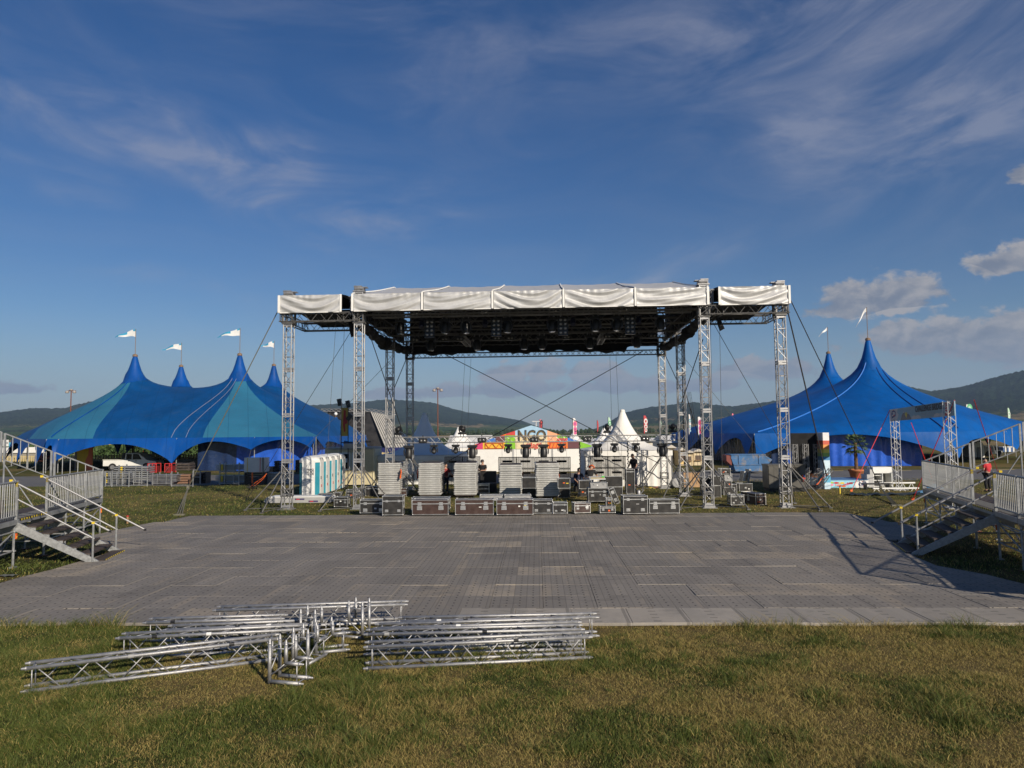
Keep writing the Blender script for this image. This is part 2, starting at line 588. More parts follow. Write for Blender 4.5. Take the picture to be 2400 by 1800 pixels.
def build_hill(name, a0, a1, dist, depth, scale_, seed):
    n = 420
    pxs = np.linspace(a0, a1, n)
    els = []
    for p in pxs:
        y_ = np.interp(p, sp[:, 0], sp[:, 1])
        a, b, c = ray(p, y_)
        els.append((math.atan2(a, b), c / math.hypot(a, b)))
    els = np.array(els)
    rows = [(-.62, 0.0), (-.5, .10), (-.4, .19), (-.32, .30), (-.25, .42), (-.18, .56), (-.12, .70), (-.07, .84), (-.03, .95), (0, 1.0), (.06, .97), (.2, .7), (.5, .1)]
    rows2 = []
    for k in range(len(rows) - 1):
        for s_ in range(4):
            f = s_ / 4
            rows2.append((rows[k][0] * (1 - f) + rows[k + 1][0] * f, rows[k][1] * (1 - f) + rows[k + 1][1] * f))
    fade = np.clip(np.minimum(np.arange(n), np.arange(n)[::-1]) / 25.0, 0, 1)
    vs = []
    for (dd, hh) in rows2:
        d = dist + dd * depth
        rug = (vnoise(pxs * .02 + seed, np.full(n, dd * 7.0 + seed), 1.0, 4) - .5)
        hz = els[:, 1] * dist * hh * scale_ + CAM_H * hh
        amp = np.where(hh > .9, .02, .22) * math.sin(math.pi * min(1, max(0, hh)))
        hz = hz * (1 + rug * amp) + (rng.random(n) - .5) * (7.0 if hh > .8 else 9.0) * min(1, hh * 3)
        hz = np.where(hz < -2, -2, hz) * fade - (1 - fade) * 3
        vs.append(np.stack([np.sin(els[:, 0]) * d, np.cos(els[:, 0]) * d, hz], -1))
    V = np.concatenate(vs)
    nr = len(rows2)
    i2 = np.arange(nr * n).reshape(nr, n)
    F = np.stack([i2[:-1, :-1], i2[:-1, 1:], i2[1:, 1:], i2[1:, :-1]], -1).reshape(-1, 4)
    me = bpy.data.meshes.new(name)
    me.from_pydata(V.tolist(), [], F.tolist())
    me.materials.append(HILL)
    me.polygons.foreach_set('use_smooth', [True] * len(me.polygons))
    return tag(put(name, me), kind='structure')


build_hill('hills', -900, 1352, 4300, 3600, 1.0, 3.0)
build_hill('hills', 1348, 3300, 3700, 3000, 1.0, 9.0)

# far tree belts between the fields
fw = MB()
for k in range(2600):
    D = random.choice([900, 1150, 1450, 1700, 2000]) * random.uniform(.96, 1.04)
    a = random.uniform(-.8, .8)
    if random.random() < .35 and -.1 < a < .1:
        continue
    s_ = random.uniform(1.8, 4.8)
    c = (math.sin(a) * D, math.cos(a) * D, s_ * .75)
    prof = [(.05, 0), (s_ * .55, s_ * .3), (s_ * .7, s_ * .8), (s_ * .45, s_ * 1.3), (.08, s_ * 1.6)]
    fw.lathe([(r * random.uniform(.8, 1.2), z) for r, z in prof], 5, (c[0], c[1], -.3))
tag(fw.build('far_woods', pm('far foliage', (.022, .040, .015), 1, 0, .4, .05, 1, .3)), 'dark belts of far trees between the fields', 'trees', kind='stuff')

# ---------------------------------------------------------------- the temporary floor of grey panels
FY = R(-2.0)


def FP(u, v, z=0.0):
    return Vector((u * math.cos(FY) - v * math.sin(FY), 12.4 + u * math.sin(FY) + v * math.cos(FY), z))


def floor_mat(name, base, light, sandy, holes):
    m = bpy.data.materials.new(name)
    m.use_nodes = True
    t = NT(m.node_tree)
    b = t.n['Principled BSDF']
    pos = t.new('ShaderNodeNewGeometry').outputs['Position']
    mp = t.new('ShaderNodeMapping', vector_type='POINT')
    t.put(mp.inputs['Vector'], pos)
    mp.inputs['Rotation'].default_value = (0, 0, -FY)
    x, y, z = t.xyz(mp.outputs[0])
    wn = t.new('ShaderNodeTexWhiteNoise', noise_dimensions='2D')
    t.put(wn.inputs['Vector'], t.comb(t.m('FLOOR', t.m('ADD', x, .5)), t.m('FLOOR', t.m('SUBTRACT', y, 12.4)), 0.0))
    wn2 = t.new('ShaderNodeTexWhiteNoise', noise_dimensions='2D')
    t.put(wn2.inputs['Vector'], t.comb(t.m('FLOOR', t.m('MULTIPLY', t.m('ADD', x, .5), 4.0)), t.m('FLOOR', t.m('SUBTRACT', y, 12.4)), 4.0))
    big = t.noise(pos, .22, 5, .6, .3)
    c = t.mix(t.m('ADD', t.m('MULTIPLY', wn.outputs[0], .55), t.m('ADD', t.m('MULTIPLY', wn2.outputs[0], .25), t.m('MULTIPLY', big, .3))), base, light)
    st = t.noise(t.comb(t.m('MULTIPLY', x, 3.2), t.m('MULTIPLY', y, .55), 0.0), 1.0, 6, .7, .5)
    c = t.mix(t.m('MULTIPLY', t.ramp(t.m('ADD', st, t.m('MULTIPLY', t.m('SUBTRACT', wn2.outputs[0], .5), .22)), .56, .74), .45), c, sandy)
    wn3 = t.new('ShaderNodeTexWhiteNoise', noise_dimensions='2D')
    t.put(wn3.inputs['Vector'], t.comb(t.m('FLOOR', t.m('MULTIPLY', t.m('ADD', x, .5), .5)), t.m('FLOOR', t.m('SUBTRACT', y, 12.4)), 9.0))
    c = t.mix(t.m('MULTIPLY', t.m('MULTIPLY', t.m('GREATER_THAN', wn3.outputs[0], .84), t.ramp(t.noise(pos, 1.1, 5, .7), .35, .6)), .42), c, tuple(min(.5, v * 1.25) for v in sandy))
    sc = t.noise(t.comb(t.m('MULTIPLY', x, .9), t.m('MULTIPLY', y, 2.6), 2.0), 1.0, 8, .75, 1.2)
    c = t.mix(t.m('MULTIPLY', t.ramp(sc, .54, .66), .35), c, tuple(v * .45 for v in base))
    c = t.mix(t.m('MULTIPLY', t.ramp(t.noise(pos, .7, 7, .75, .8), .56, .72), .40), c, sandy)
    fx = t.m('FRACT', t.m('MULTIPLY', t.m('ADD', x, .5), holes))
    fy = t.m('FRACT', t.m('MULTIPLY', y, 4.6))
    hx = t.m('LESS_THAN', t.m('ABSOLUTE', t.m('SUBTRACT', fx, .5)), .065)
    hy = t.m('LESS_THAN', t.m('ABSOLUTE', t.m('SUBTRACT', fy, .5)), .14)
    hole = t.m('MULTIPLY', hx, hy)
    seam = t.m('LESS_THAN', t.m('ABSOLUTE', t.m('SUBTRACT', t.m('FRACT', t.m('ADD', t.m('MULTIPLY', t.m('ADD', x, .5), holes), .5)), .5)), .03)
    gl = t.m('MULTIPLY', t.m('GREATER_THAN', t.noise(pos, 6.0, 2, .5), .62), t.m('MULTIPLY', t.m('LESS_THAN', t.m('ABSOLUTE', t.m('SUBTRACT', fy, .1)), .09), t.m('LESS_THAN', t.m('ABSOLUTE', t.m('SUBTRACT', fx, .2)), .07)))
    c = t.mix(t.m('MULTIPLY', hole, .8 if holes > 2 else .35), c, (.012, .012, .012))
    c = t.mix(t.m('MULTIPLY', seam, .35), c, (.03, .03, .03))
    c = t.mix(t.m('MULTIPLY', gl, .55), c, (.34, .33, .31))
    t.put(b.inputs['Base Color'], c)
    t.put(b.inputs['Roughness'], t.ramp(big, .2, .8, .6, .8))
    b.inputs['Specular IOR Level'].default_value = .25
    bp = t.new('ShaderNodeBump')
    bp.inputs['Strength'].default_value = .5
    bp.inputs['Distance'].default_value = .01
    t.put(bp.inputs['Height'], t.m('SUBTRACT', t.noise(pos, 40.0, 3, .6), t.m('ADD', hole, seam)))
    t.l.new(bp.outputs[0], b.inputs['Normal'])
    return m


PANEL = floor_mat('grey floor panel', (.160, .147, .132), (.255, .232, .205), (.330, .275, .205), 4.0)
PANEL_L = floor_mat('pale floor panel', (.245, .224, .196), (.31, .285, .25), (.36, .32, .27), 1.0)


def xlim(v):
    yl = [(-1, -14), (2.2, -13.0), (3.0, -11.8), (5.2, -11.35), (7.4, -11.45), (8.6, -12.5), (9.8, -14.0), (12, -14.1), (14, -13.8), (16.2, -13.4)]
    yr = [(-1, 13), (1.9, 12.0), (2.5, 10.5), (4.3, 10.2), (5.2, 9.6), (6.2, 9.9), (7.6, 10.2), (8.8, 10.9), (9.8, 12.5), (10.6, 12.9), (12.6, 12.8), (15.2, 12.3), (16.2, 12.2)]
    return np.interp(v, *zip(*yl)), np.interp(v, *zip(*yr))


floor = thing('floor_covering', 'wide grey floor of plastic panels laid on the grass', 'floor covering', kind='structure')
full = {}
PT = .05


def panel_mesh(pts):
    """slab with a small chamfer round the top"""
    c = sum((Vector(p) for p in pts), Vector((0, 0))) / len(pts)
    n = len(pts)
    ins = [tuple(Vector(p) + (c - Vector(p)).normalized() * .007) for p in pts]
    out = [tuple(Vector(p) + (c - Vector(p)).normalized() * .003) for p in pts]
    vs = [(p[0], p[1], 0) for p in out] + [(p[0], p[1], PT - .010) for p in out] + [(p[0], p[1], PT) for p in ins]
    fs = [tuple(range(2 * n, 3 * n))]
    for k in range(2):
        fs += [(k * n + i, k * n + (i + 1) % n, (k + 1) * n + (i + 1) % n, (k + 1) * n + i) for i in range(n)]
    return vs, fs


rest = MB()
npan = 0
for row in range(16):
    y0, y1 = row, row + 1
    l0, r0 = xlim(y0)
    l1, r1 = xlim(y1)
    off = .5 if row == 0 else 0.0
    for col in range(-15, 15):
        x0, x1 = col - .5 + off, col + .5 + off
        a0_, b0_ = max(x0, min(l0, x1)), min(x1, max(r0, x0))
        a1_, b1_ = max(x0, min(l1, x1)), min(x1, max(r1, x0))
        if b0_ - a0_ < .12 and b1_ - a1_ < .12:
            continue
        if b0_ - a0_ < .12 or b1_ - a1_ < .12:
            continue
        # skip what lies outside the frame on both sides
        w = FP((x0 + x1) / 2, y0 + .5)
        if abs(w.x) > .78 * w.y + 1.2:
            continue
        pts = [(a0_ - x0 - .5, -.5), (b0_ - x0 - .5, -.5), (b1_ - x0 - .5, .5), (a1_ - x0 - .5, .5)]
        isfull = abs(b0_ - a0_ - 1) < 1e-6 and abs(b1_ - a1_ - 1) < 1e-6
        pale = row == 0 and col > -2
        mt = PANEL_L if pale else PANEL
        dz = random.uniform(.004, .018) + (0.002 if row % 2 else 0)
        if npan < 298:
            key = pale
            if isfull and key in full:
                me = full[key]
            else:
                b = MB().add(*panel_mesh(pts))
                me = b.mesh('floor_panel', mt)
                if isfull:
                    full[key] = me
            o = put('floor_panel', me, floor, loc=FP(x0 + .5, y0 + .5, dz))
            o.rotation_euler = (random.uniform(-.006, .006), random.uniform(-.006, .006), FY + random.uniform(-.004, .004))
            npan += 1
        else:
            vs, fs = panel_mesh(pts)
            base = FP(x0 + .5, y0 + .5, dz)
            M = Matrix.Rotation(FY, 3, 'Z')
            rest.add([M @ Vector(p) + base for p in vs], fs)
tag(rest.build('far_floor_panels', PANEL, floor), kind='stuff')
# yellow warning edge showing along the near side
for k in range(20):
    u = -10 + k * 1.05 + random.uniform(-.1, .1)
    if random.random() < .55:
        MB().prism([(-.19, 0), (.19, 0), (.17, .035), (-.17, .045)], -.06, .0, 'y').build('edge_strip', YEL if k % 3 else RUBBER, floor, loc=FP(u, -.03, .0)).rotation_euler = (0, 0, FY)


# ---------------------------------------------------------------- grass blades
def blades(name, xs, ys, h0, h1, w, label, lush_boost=1.6, zs=None, straw_k=1.0):
    n = len(xs)
    dr = dryness(xs, ys)
    clump = vnoise(xs + 90, ys + 3, 1.6, 3)
    hgt = rng.uniform(h0, h1, n) * (1 + (1 - dr) * (lush_boost - 1)) * (.25 + 2.6 * clump ** 2)
    ang = rng.uniform(0, 2 * np.pi, n)
    lean = rng.uniform(.3, 1.5, n) * hgt * (1 + .6 * dr)
    la = ang + rng.normal(0, .9, n)
    ww = w * rng.uniform(.6, 1.3, n)
    z0 = np.zeros(n) if zs is None else zs
    bx_, by_ = np.cos(ang) * ww, np.sin(ang) * ww
    mx, my = xs + np.cos(la) * lean * .35, ys + np.sin(la) * lean * .35
    tx, ty = xs + np.cos(la) * lean, ys + np.sin(la) * lean
    V = np.empty((n, 5, 3))
    V[:, 0] = np.stack([xs - bx_, ys - by_, z0 - .01], -1)
    V[:, 1] = np.stack([xs + bx_, ys + by_, z0 - .01], -1)
    V[:, 2] = np.stack([mx + bx_ * .7, my + by_ * .7, z0 + hgt * .6], -1)
    V[:, 3] = np.stack([mx - bx_ * .7, my - by_ * .7, z0 + hgt * .6], -1)
    V[:, 4] = np.stack([tx, ty, z0 + hgt], -1)
    me = bpy.data.meshes.new(name)
    base = (np.arange(n) * 5)[:, None]
    quads = base + np.array([0, 1, 2, 3])
    tris = base + np.array([3, 2, 4])
    loops = np.concatenate([quads, tris], 1).reshape(-1)
    starts = (np.arange(n) * 7)[:, None] + np.array([0, 4])
    me.vertices.add(n * 5)
    me.vertices.foreach_set('co', V.reshape(-1).astype(np.float32))
    me.loops.add(n * 7)
    me.loops.foreach_set('vertex_index', loops.astype(np.int32))
    me.polygons.add(n * 2)
    me.polygons.foreach_set('loop_start', starts.reshape(-1).astype(np.int32))
    me.update(calc_edges=True)
    r = rng.random(n)
    straw = (rng.random(n) < (.10 + .78 * dr) * straw_k)
    g = np.stack([.072 + .060 * r, .098 + .060 * r, .020 + .018 * r], -1)
    s_ = np.stack([.275 + .21 * r, .215 + .165 * r, .075 + .055 * r], -1)
    brown = (rng.random(n) < .22 * dr)
    s_[brown] *= .5
    c = np.where(straw[:, None], s_, g)
    ca = me.color_attributes.new('tint', 'FLOAT_COLOR', 'POINT')
    ca.data.foreach_set('color', np.concatenate([np.repeat(c, 5, 0), np.ones((n * 5, 1))], 1).reshape(-1).astype(np.float32))
    me.materials.append(BLADE)
    return tag(put(name, me), label, 'grass', kind='stuff')


BLADE = bpy.data.materials.new('grass blade')
BLADE.use_nodes = True
_t = NT(BLADE.node_tree)
_b = _t.n['Principled BSDF']
_at = _t.new('ShaderNodeAttribute', attribute_name='tint').outputs['Color']
_t.put(_b.inputs['Base Color'], _at)
_b.inputs['Roughness'].default_value = .6
_b.inputs['Specular IOR Level'].default_value = .25
_tl = _t.new('ShaderNodeBsdfTranslucent')
_t.put(_tl.inputs[0], _at)
_ms = _t.new('ShaderNodeMixShader')
_ms.inputs[0].default_value = .25
_t.l.new(_b.outputs[0], _ms.inputs[1])
_t.l.new(_tl.outputs[0], _ms.inputs[2])
_t.l.new(_ms.outputs[0], _t.n['Material Output'].inputs[0])


def scatter(n, y0, y1, side=.78, pad=.8, pw=1.0):
    y = y0 + (y1 - y0) * rng.random(n) ** pw
    x = (rng.random(n) * 2 - 1) * (side * y + pad)
    return x, y


def zground(x, y):
    return np.where((y > 4) & (y < 12.2), (vnoise(x, y, .9, 3) - .5) * .05, 0.0)


x, y = scatter(430000, 6.6, 12.5)
u_ = x * math.cos(FY) + (y - 12.4) * math.sin(FY)
v_ = -x * math.sin(FY) + (y - 12.4) * math.cos(FY)
k_ = v_ < -.05
blades('grass', x[k_], y[k_], .016, .048, .0027, 'patchy dry and green lawn in front of the grey floor', zs=zground(x[k_], y[k_]))
# scattered longer tufts in the lawn
tx, ty = scatter(420, 6.8, 12.1)
kx = np.repeat(tx, 70) + rng.normal(0, .075, 420 * 70)
ky = np.repeat(ty, 70) + rng.normal(0, .06, 420 * 70)
kk = dryness(kx, ky) < .75
blades('grass', kx[kk], ky[kk], .045, .11, .0034, 'scattered longer green tufts in the near lawn', zs=zground(kx[kk], ky[kk]), straw_k=.35)
# a fringe of longer tufts along the floor edge
n = 9000
u_ = rng.uniform(-11, 11, n)
tuft = vnoise(u_, u_ * 0, 1.1, 3)
k_ = rng.random(n) < np.clip((tuft - .42) * 4, .05, 1)
u_ = u_[k_]
v_ = -.05 - np.abs(rng.normal(0, .10, len(u_)))
P_ = np.array([FP(a, b) for a, b in zip(u_, v_)])
blades('grass', P_[:, 0], P_[:, 1], .05, .14, .0035, 'longer grass tufts along the near edge of the floor')
# meadow beyond and beside the floor
x, y = scatter(170000, 14, 47, pw=1.25)
u_ = x * math.cos(FY) + (y - 12.4) * math.sin(FY)
v_ = -x * math.sin(FY) + (y - 12.4) * math.cos(FY)
l_, r_ = xlim(v_)
k_ = (v_ > 16.05) | (u_ < l_ - .03) | (u_ > r_ + .03)
blades('grass', x[k_], y[k_], .025, .07, .009, 'short meadow grass round the stage and the grandstands', lush_boost=1.25, straw_k=.6)

# ================================================================ TRUSS PIECES
def lattice(L, w, h, rc, rb, bay, axis='x', ends=True, n=5, sides='tbfk', mb=None):
    """box truss from 0 to L on x, centred on y and z: (chords, braces) as two mesh builders"""
    ch, br = MB(), MB()
    y, z = w / 2, h / 2
    cs = [(-y, -z), (y, -z), (y, z), (-y, z)]
    for a, b in cs:
        ch.tube((0, a, b), (L, a, b), rc, n + 1)
    nb = max(1, round(L / bay))
    bl = L / nb
    for k in range(nb):
        x0, x1 = k * bl + .03, (k + 1) * bl - .03
        for si in range(4):
            p, q_ = cs[si], cs[(si + 1) % 4]
            if (k + si) % 2:
                p, q_ = q_, p
            br.tube((x0, *p), (x1, *q_), rb, n)
    if ends:
        for x_ in (.04, L - .04):
            for si in range(4):
                br.tube((x_, *cs[si]), (x_, *cs[(si + 1) % 4]), rb * 1.2, n)
    return ch, br


def merged(a, b):
    o = MB()
    o.add(a.v, a.f)
    o.add(b.v, b.f)
    return o


def orient(mb, M):
    mb.v = [tuple(M @ Vector(p)) for p in mb.v]
    return mb


# ================================================================ STAGE ROOF
SO, SYAW = Vector((.78, 30.95, 0)), R(-3.0)


def SW(x, y, z=0.0):
    """stage frame -> world"""
    c, s = math.cos(SYAW), math.sin(SYAW)
    return Vector((SO.x + x * c - y * s, SO.y + x * s + y * c, z))


def to_stage(p):
    c, s = math.cos(-SYAW), math.sin(-SYAW)
    d = Vector(p) - SO
    return Vector((d.x * c - d.y * s, d.x * s + d.y * c, p[2]))


stage = thing('stage_roof', 'large open stage roof of silver tarpaulin on aluminium truss towers', 'stage roof', SO, SYAW)
SILVER = pm('silver tarpaulin', (.52, .52, .515), .5, .25, .08, 1.5, .3, 5, (.42, .41, .40), .3)
SEAM = pm('white welt', (.78, .77, .74), .6, 0, .05, 3)
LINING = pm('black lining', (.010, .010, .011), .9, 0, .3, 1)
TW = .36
ALU_S = pm('shaded aluminium', (.15, .147, .143), .6, .6, .2, 4, .1, 40, (.12, .11, .10), .4)  # darker copy of the aluminium: under-roof shade put into the colour

# tower section shared by all towers (2 m tall, plates at both ends)
sec = MB()
for a in (-1, 1):
    for b in (-1, 1):
        sec.tube((a * TW / 2, b * TW / 2, 0), (a * TW / 2, b * TW / 2, 2.0), .026, 7)
sec_br = MB()
cs4 = [(-1, -1), (1, -1), (1, 1), (-1, 1)]
for k in range(4):
    for si in range(4):
        p, q_ = cs4[si], cs4[(si + 1) % 4]
        if (k + si) % 2:
            p, q_ = q_, p
        z0, z1 = .14 + k * .44, .14 + (k + 1) * .44 - .02
        sec_br.tube((p[0] * TW / 2, p[1] * TW / 2, z0), (q_[0] * TW / 2, q_[1] * TW / 2, z1), .013, 5)
    if k in (0, 2):
        for si in range(4):
            p, q_ = cs4[si], cs4[(si + 1) % 4]
            sec_br.tube((p[0] * TW / 2, p[1] * TW / 2, z1 + .01), (q_[0] * TW / 2, q_[1] * TW / 2, z1 + .01), .014, 5)
sec_pl = MB()
for z in (.05, 1.95):
    for si in range(4):
        p, q_ = cs4[si], cs4[(si + 1) % 4]
        c = Vector(((p[0] + q_[0]) / 2 * TW / 2, (p[1] + q_[1]) / 2 * TW / 2, z))
        sec_pl.box(c, (TW if p[1] == q_[1] else .012, TW if p[0] == q_[0] else .012, .075))
SEC = merged(merged(sec, sec_br), sec_pl).mesh('tower_section', ALU)
HEAD = MB()
HEAD.box((0, 0, .03), (.5, .46, .05)).box((-.04, 0, .24), (.34, .42, .05)).tube((-.16, -.2, .13), (.2, -.2, .14), .075, 8).tube((-.16, .2, .13), (.2, .2, .14), .075, 8)
HEAD.box((-.18, 0, .14), (.05, .34, .2)).box((.17, .02, .13), (.07, .36, .16)).tube((.0, -.23, .12), (.0, .23, .12), .09, 9).box((.26, 0, .21), (.2, .3, .03))
HEADM = HEAD.mesh('hoist_head', ALU_D)
SLV = MB()
for a in (-1, 1):
    for b in (-1, 1):
        SLV.box((a * .215, b * .215, .3), (.05, .05, .6))
for z in (.05, .55):
    for a in (-1, 1):
        SLV.box((0, a * .235, z), (.42, .02, .07)).box((a * .235, 0, z), (.02, .42, .07))
SLEEVE = SLV.mesh('sleeve_block', ALU_S)


def tower(sx, sy, top, ang, sleeve_z, hoist=True, reach=1.7):
    t = MB().box((0, 0, .012), (.62, .62, .024)).box((0, 0, .06), (.46, .46, .07)).build('tower', ALU_D, stage, loc=(sx, sy, 0))
    nsec = int(top // 2)
    z = .1
    k = 0
    while z < top - .05:
        hgt = min(2.0, top - z)
        o = put('tower_section', SEC, t, loc=(0, 0, z), scale=(1, 1, hgt / 2.0))
        o.rotation_euler = (0, 0, R(90) * (k % 4))
        z += 2.0
        k += 1
    if hoist:
        put('hoist_head', HEADM, t, loc=(0, 0, top), rot=(0, 0, 0 if sx < 0 else math.pi))
    put('sleeve_block', SLEEVE, t, loc=(0, 0, sleeve_z + .2))
    put('sleeve_block', SLEEVE, t, loc=(0, 0, .55), scale=(.92, .92, .6))
    for a in ang:
        d = Vector((math.cos(R(a)), math.sin(R(a)), 0))
        b = MB().tube(d * .2 + Vector((0, 0, 1.75)), d * reach + Vector((0, 0, .06)), .028, 7)
        b.box(d * reach + Vector((0, 0, .03)), (.14, .14, .05)).tube(d * .3 + Vector((0, 0, .08)), d * reach * .97 + Vector((0, 0, .08)), .018, 5)
        b.box(d * .22 + Vector((0, 0, 1.75)), (.1, .1, .14))
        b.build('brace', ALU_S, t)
    return t


tower(-10.65, 0, 9.34, (195, 255, 120), 7.9)
tower(-7.5, .05, 9.50, (215, 325, 140, 40), 7.9)
tower(7.5, .05, 9.50, (215, 325, 140, 40), 7.9)
tower(10.7, 0, 9.34, (-15, 300, 60), 7.9)
tower(-7.45, 5.9, 8.0, (150, 30), 7.4, False)
tower(7.45, 5.4, 8.0, (225, 315, 40), 7.4, False)
tower(-7.25, 10.2, 8.6, (215, 325, 140, 40), 7.3, False)
tower(7.25, 10.2, 8.6, (215, 325, 140, 40), 7.3, False)

# ---- main canopy
PROF = [(-.32, 9.36), (.3, 9.52), (1.5, 9.78), (3.0, 10.10), (5.0, 10.56), (7.0, 11.06), (8.2, 11.36), (9.5, 11.28), (10.6, 10.9)]
pr = np.array(PROF)


def roof_z(y):
    return float(np.interp(y, pr[:, 0], pr[:, 1]))


XL, XR = -7.70, 7.62
seams = np.linspace(XL, XR, 6)
for i in range(5):
    x0, x1 = seams[i] + .05, seams[i + 1] - .05
    ys = np.linspace(-.32, 10.6, 24)
    b = MB()
    b.grid(lambda a, c: Vector((x0 + (x1 - x0) * a / 10, ys[c], roof_z(ys[c]) - .05 * math.sin(math.pi * a / 10) + .012 * math.sin(a * 2.1 + c))), 11, 24)
    b.build('canopy_panel', SILVER, stage, True)
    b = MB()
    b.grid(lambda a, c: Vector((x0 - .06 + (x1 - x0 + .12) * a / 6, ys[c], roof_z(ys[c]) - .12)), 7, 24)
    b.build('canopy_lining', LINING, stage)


def valance(x0, x1, z0, z1, yv, parent, seed):
    rr = random.Random(seed)
    ph, am = rr.uniform(0, 6), rr.uniform(.035, .06)
    nf, cf = rr.uniform(7.5, 14), rr.uniform(.3, .8)
    nu, nv = 44, 20

    def P(a, c):
        u, v = a / (nu - 1), c / (nv - 1)          # v 0 top
        e = math.sin(math.pi * u) ** .5
        sm = v + cf * 4 * (u - .5) ** 2 - .12 * math.sin(5 * u + ph)
        f = am * math.sin(nf * sm + ph) * e * min(1, v * 4 + .1) + .018 * math.sin(23 * sm + 2 * ph + 9 * u) * e
        f += .016 * math.sin(u * 60 + ph) * max(0, 1 - v * 2.2) * (.5 + .5 * math.sin(u * 9 + ph))
        return Vector((x0 + (x1 - x0) * u, yv - .03 + f * 1.3 - .05 * math.sin(math.pi * u) * v, z1 + (z0 - z1) * v - .035 * math.sin(math.pi * u) * v))
    b = MB()
    b.grid(P, nu, nv)
    v_ = b.build('valance', SILVER, parent, True)
    MB().box(((x0 + x1) / 2, yv - .035, z0 - .02), (x1 - x0, .02, .035)).build('hem', SEAM, v_)
    return v_


for i in range(5):
    valance(seams[i] + .06, seams[i + 1] - .06, 8.62, 9.36, -.33, stage, i + 3)
for i, s_ in enumerate(seams):
    w = .085 if 0 < i < 5 else .10
    MB().box((s_, -.40, 8.98), (w, .03, .76)).build('welt', SEAM, stage)
    pts = [Vector((s_, y_, roof_z(y_) + .03)) for y_ in np.linspace(-.34, 10.6, 22)]
    MB().path(pts, .035, 5).build('welt', SEAM, stage)
# ---- wing roofs
for sgn in (-1, 1):
    xa, xb = (-10.97, -8.22) if sgn < 0 else (8.10, 11.02)
    valance(xa, xb, 8.60, 9.35, -.33, stage, 20 + sgn)
    for s_ in (xa, xb):
        MB().box((s_, -.39, 8.97), (.09, .03, .77)).build('welt', SEAM, stage)
    b = MB()
    b.grid(lambda a, c: Vector((xa + (xb - xa) * a / 10, -.34 + 3.3 * c / 6, 9.36 + .16 * math.sin(math.pi * c / 6) - .04 * math.sin(math.pi * a / 10))), 11, 7)
    b.build('wing_canopy', SILVER, stage, True)
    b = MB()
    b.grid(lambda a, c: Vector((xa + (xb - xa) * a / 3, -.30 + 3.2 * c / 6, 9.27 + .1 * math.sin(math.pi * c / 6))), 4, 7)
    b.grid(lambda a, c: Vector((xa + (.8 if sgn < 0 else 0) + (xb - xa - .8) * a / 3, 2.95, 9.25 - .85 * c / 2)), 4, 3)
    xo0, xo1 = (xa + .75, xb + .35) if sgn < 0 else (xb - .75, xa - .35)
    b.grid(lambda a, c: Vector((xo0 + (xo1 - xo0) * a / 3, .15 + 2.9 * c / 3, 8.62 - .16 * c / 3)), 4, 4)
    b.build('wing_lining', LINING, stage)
    for y_ in (-.12, 2.8):
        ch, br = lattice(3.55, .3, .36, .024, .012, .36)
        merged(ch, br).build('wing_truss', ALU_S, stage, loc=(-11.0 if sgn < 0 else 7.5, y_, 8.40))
    for x_ in (xa + .1, xb - .1):
        ch, br = lattice(2.9, .25, .34, .022, .012, .36)
        orient(merged(ch, br), Matrix.Rotation(R(90), 3, 'Z')).build('wing_truss', ALU_S, stage, loc=(x_, -.1, 8.40))
    # vertical frames in the gap between wing and main roof
    g = MB()
    xg = -7.72 if sgn < 0 else 7.72
    for dxx in (-.2, -.05, .12, .22):
        g.tube((xg + dxx, -.1 + abs(dxx), 8.45), (xg + dxx, -.1 + abs(dxx), 9.35), .025, 6)
    for zz in (8.5, 9.3):
        g.tube((xg - .24, -.05, zz), (xg + .24, -.05, zz), .022, 6)
    for k in range(3):
        g.tube((xg - .2, -.1, 8.5 + k * .28), (xg + .2, -.05, 8.78 + k * .28), .015, 5)
    g.build('link_frame', ALU_D, stage)
    # bundle of cable hanging from the wing
    xc = -8.15 if sgn < 0 else 8.3
    MB().path([(xc, .9, 8.6), (xc + .02, .85, 8.2), (xc + .12, .85, 7.9), (xc + .2, .85, 7.72), (xc + .13, .85, 7.66), (xc + .05, .87, 7.95), (xc, .9, 8.5)], .085, 7).build('cable_loom', BLACKF, stage, True)

# ---- roof trusses
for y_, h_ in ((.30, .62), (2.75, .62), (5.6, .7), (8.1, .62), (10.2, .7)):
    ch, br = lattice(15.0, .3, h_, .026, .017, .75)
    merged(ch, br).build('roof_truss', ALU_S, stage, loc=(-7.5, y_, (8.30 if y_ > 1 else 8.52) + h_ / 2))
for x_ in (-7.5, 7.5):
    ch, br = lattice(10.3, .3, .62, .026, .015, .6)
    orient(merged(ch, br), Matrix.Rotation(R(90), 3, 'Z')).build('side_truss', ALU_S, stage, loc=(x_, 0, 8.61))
ch, br = lattice(14.9, .26, .26, .022, .014, .32)
merged(ch, br).build('back_truss', pm('black truss', (.02, .02, .022), .5, .4, .2, 4), stage, loc=(-7.45, 10.05, 7.72))
for x_, a in ((-3.6, .25), (3.6, -.2)):
    ch, br = lattice(2.6, .25, .25, .022, .013, .33)
    orient(merged(ch, br), Matrix.Rotation(R(90), 3, 'Z')).build('sub_truss', ALU, stage, loc=(x_, 5.7, 8.12))
# rafters up to the canopy
for x_ in seams[1:-1]:
    b = MB()
    ys = np.linspace(0, 10.3, 12)
    b.path([(x_, y_, roof_z(y_) - .2) for y_ in ys], .03, 5)
    b.path([(x_, y_, min(roof_z(y_) - .45, 9.4)) for y_ in ys], .025, 5)
    for k in range(11):
        b.tube((x_, ys[k], roof_z(ys[k]) - .2), (x_, ys[k + 1], min(roof_z(ys[k + 1]) - .45, 9.4)), .015, 5)
    b.build('rafter', ALU_D, stage)


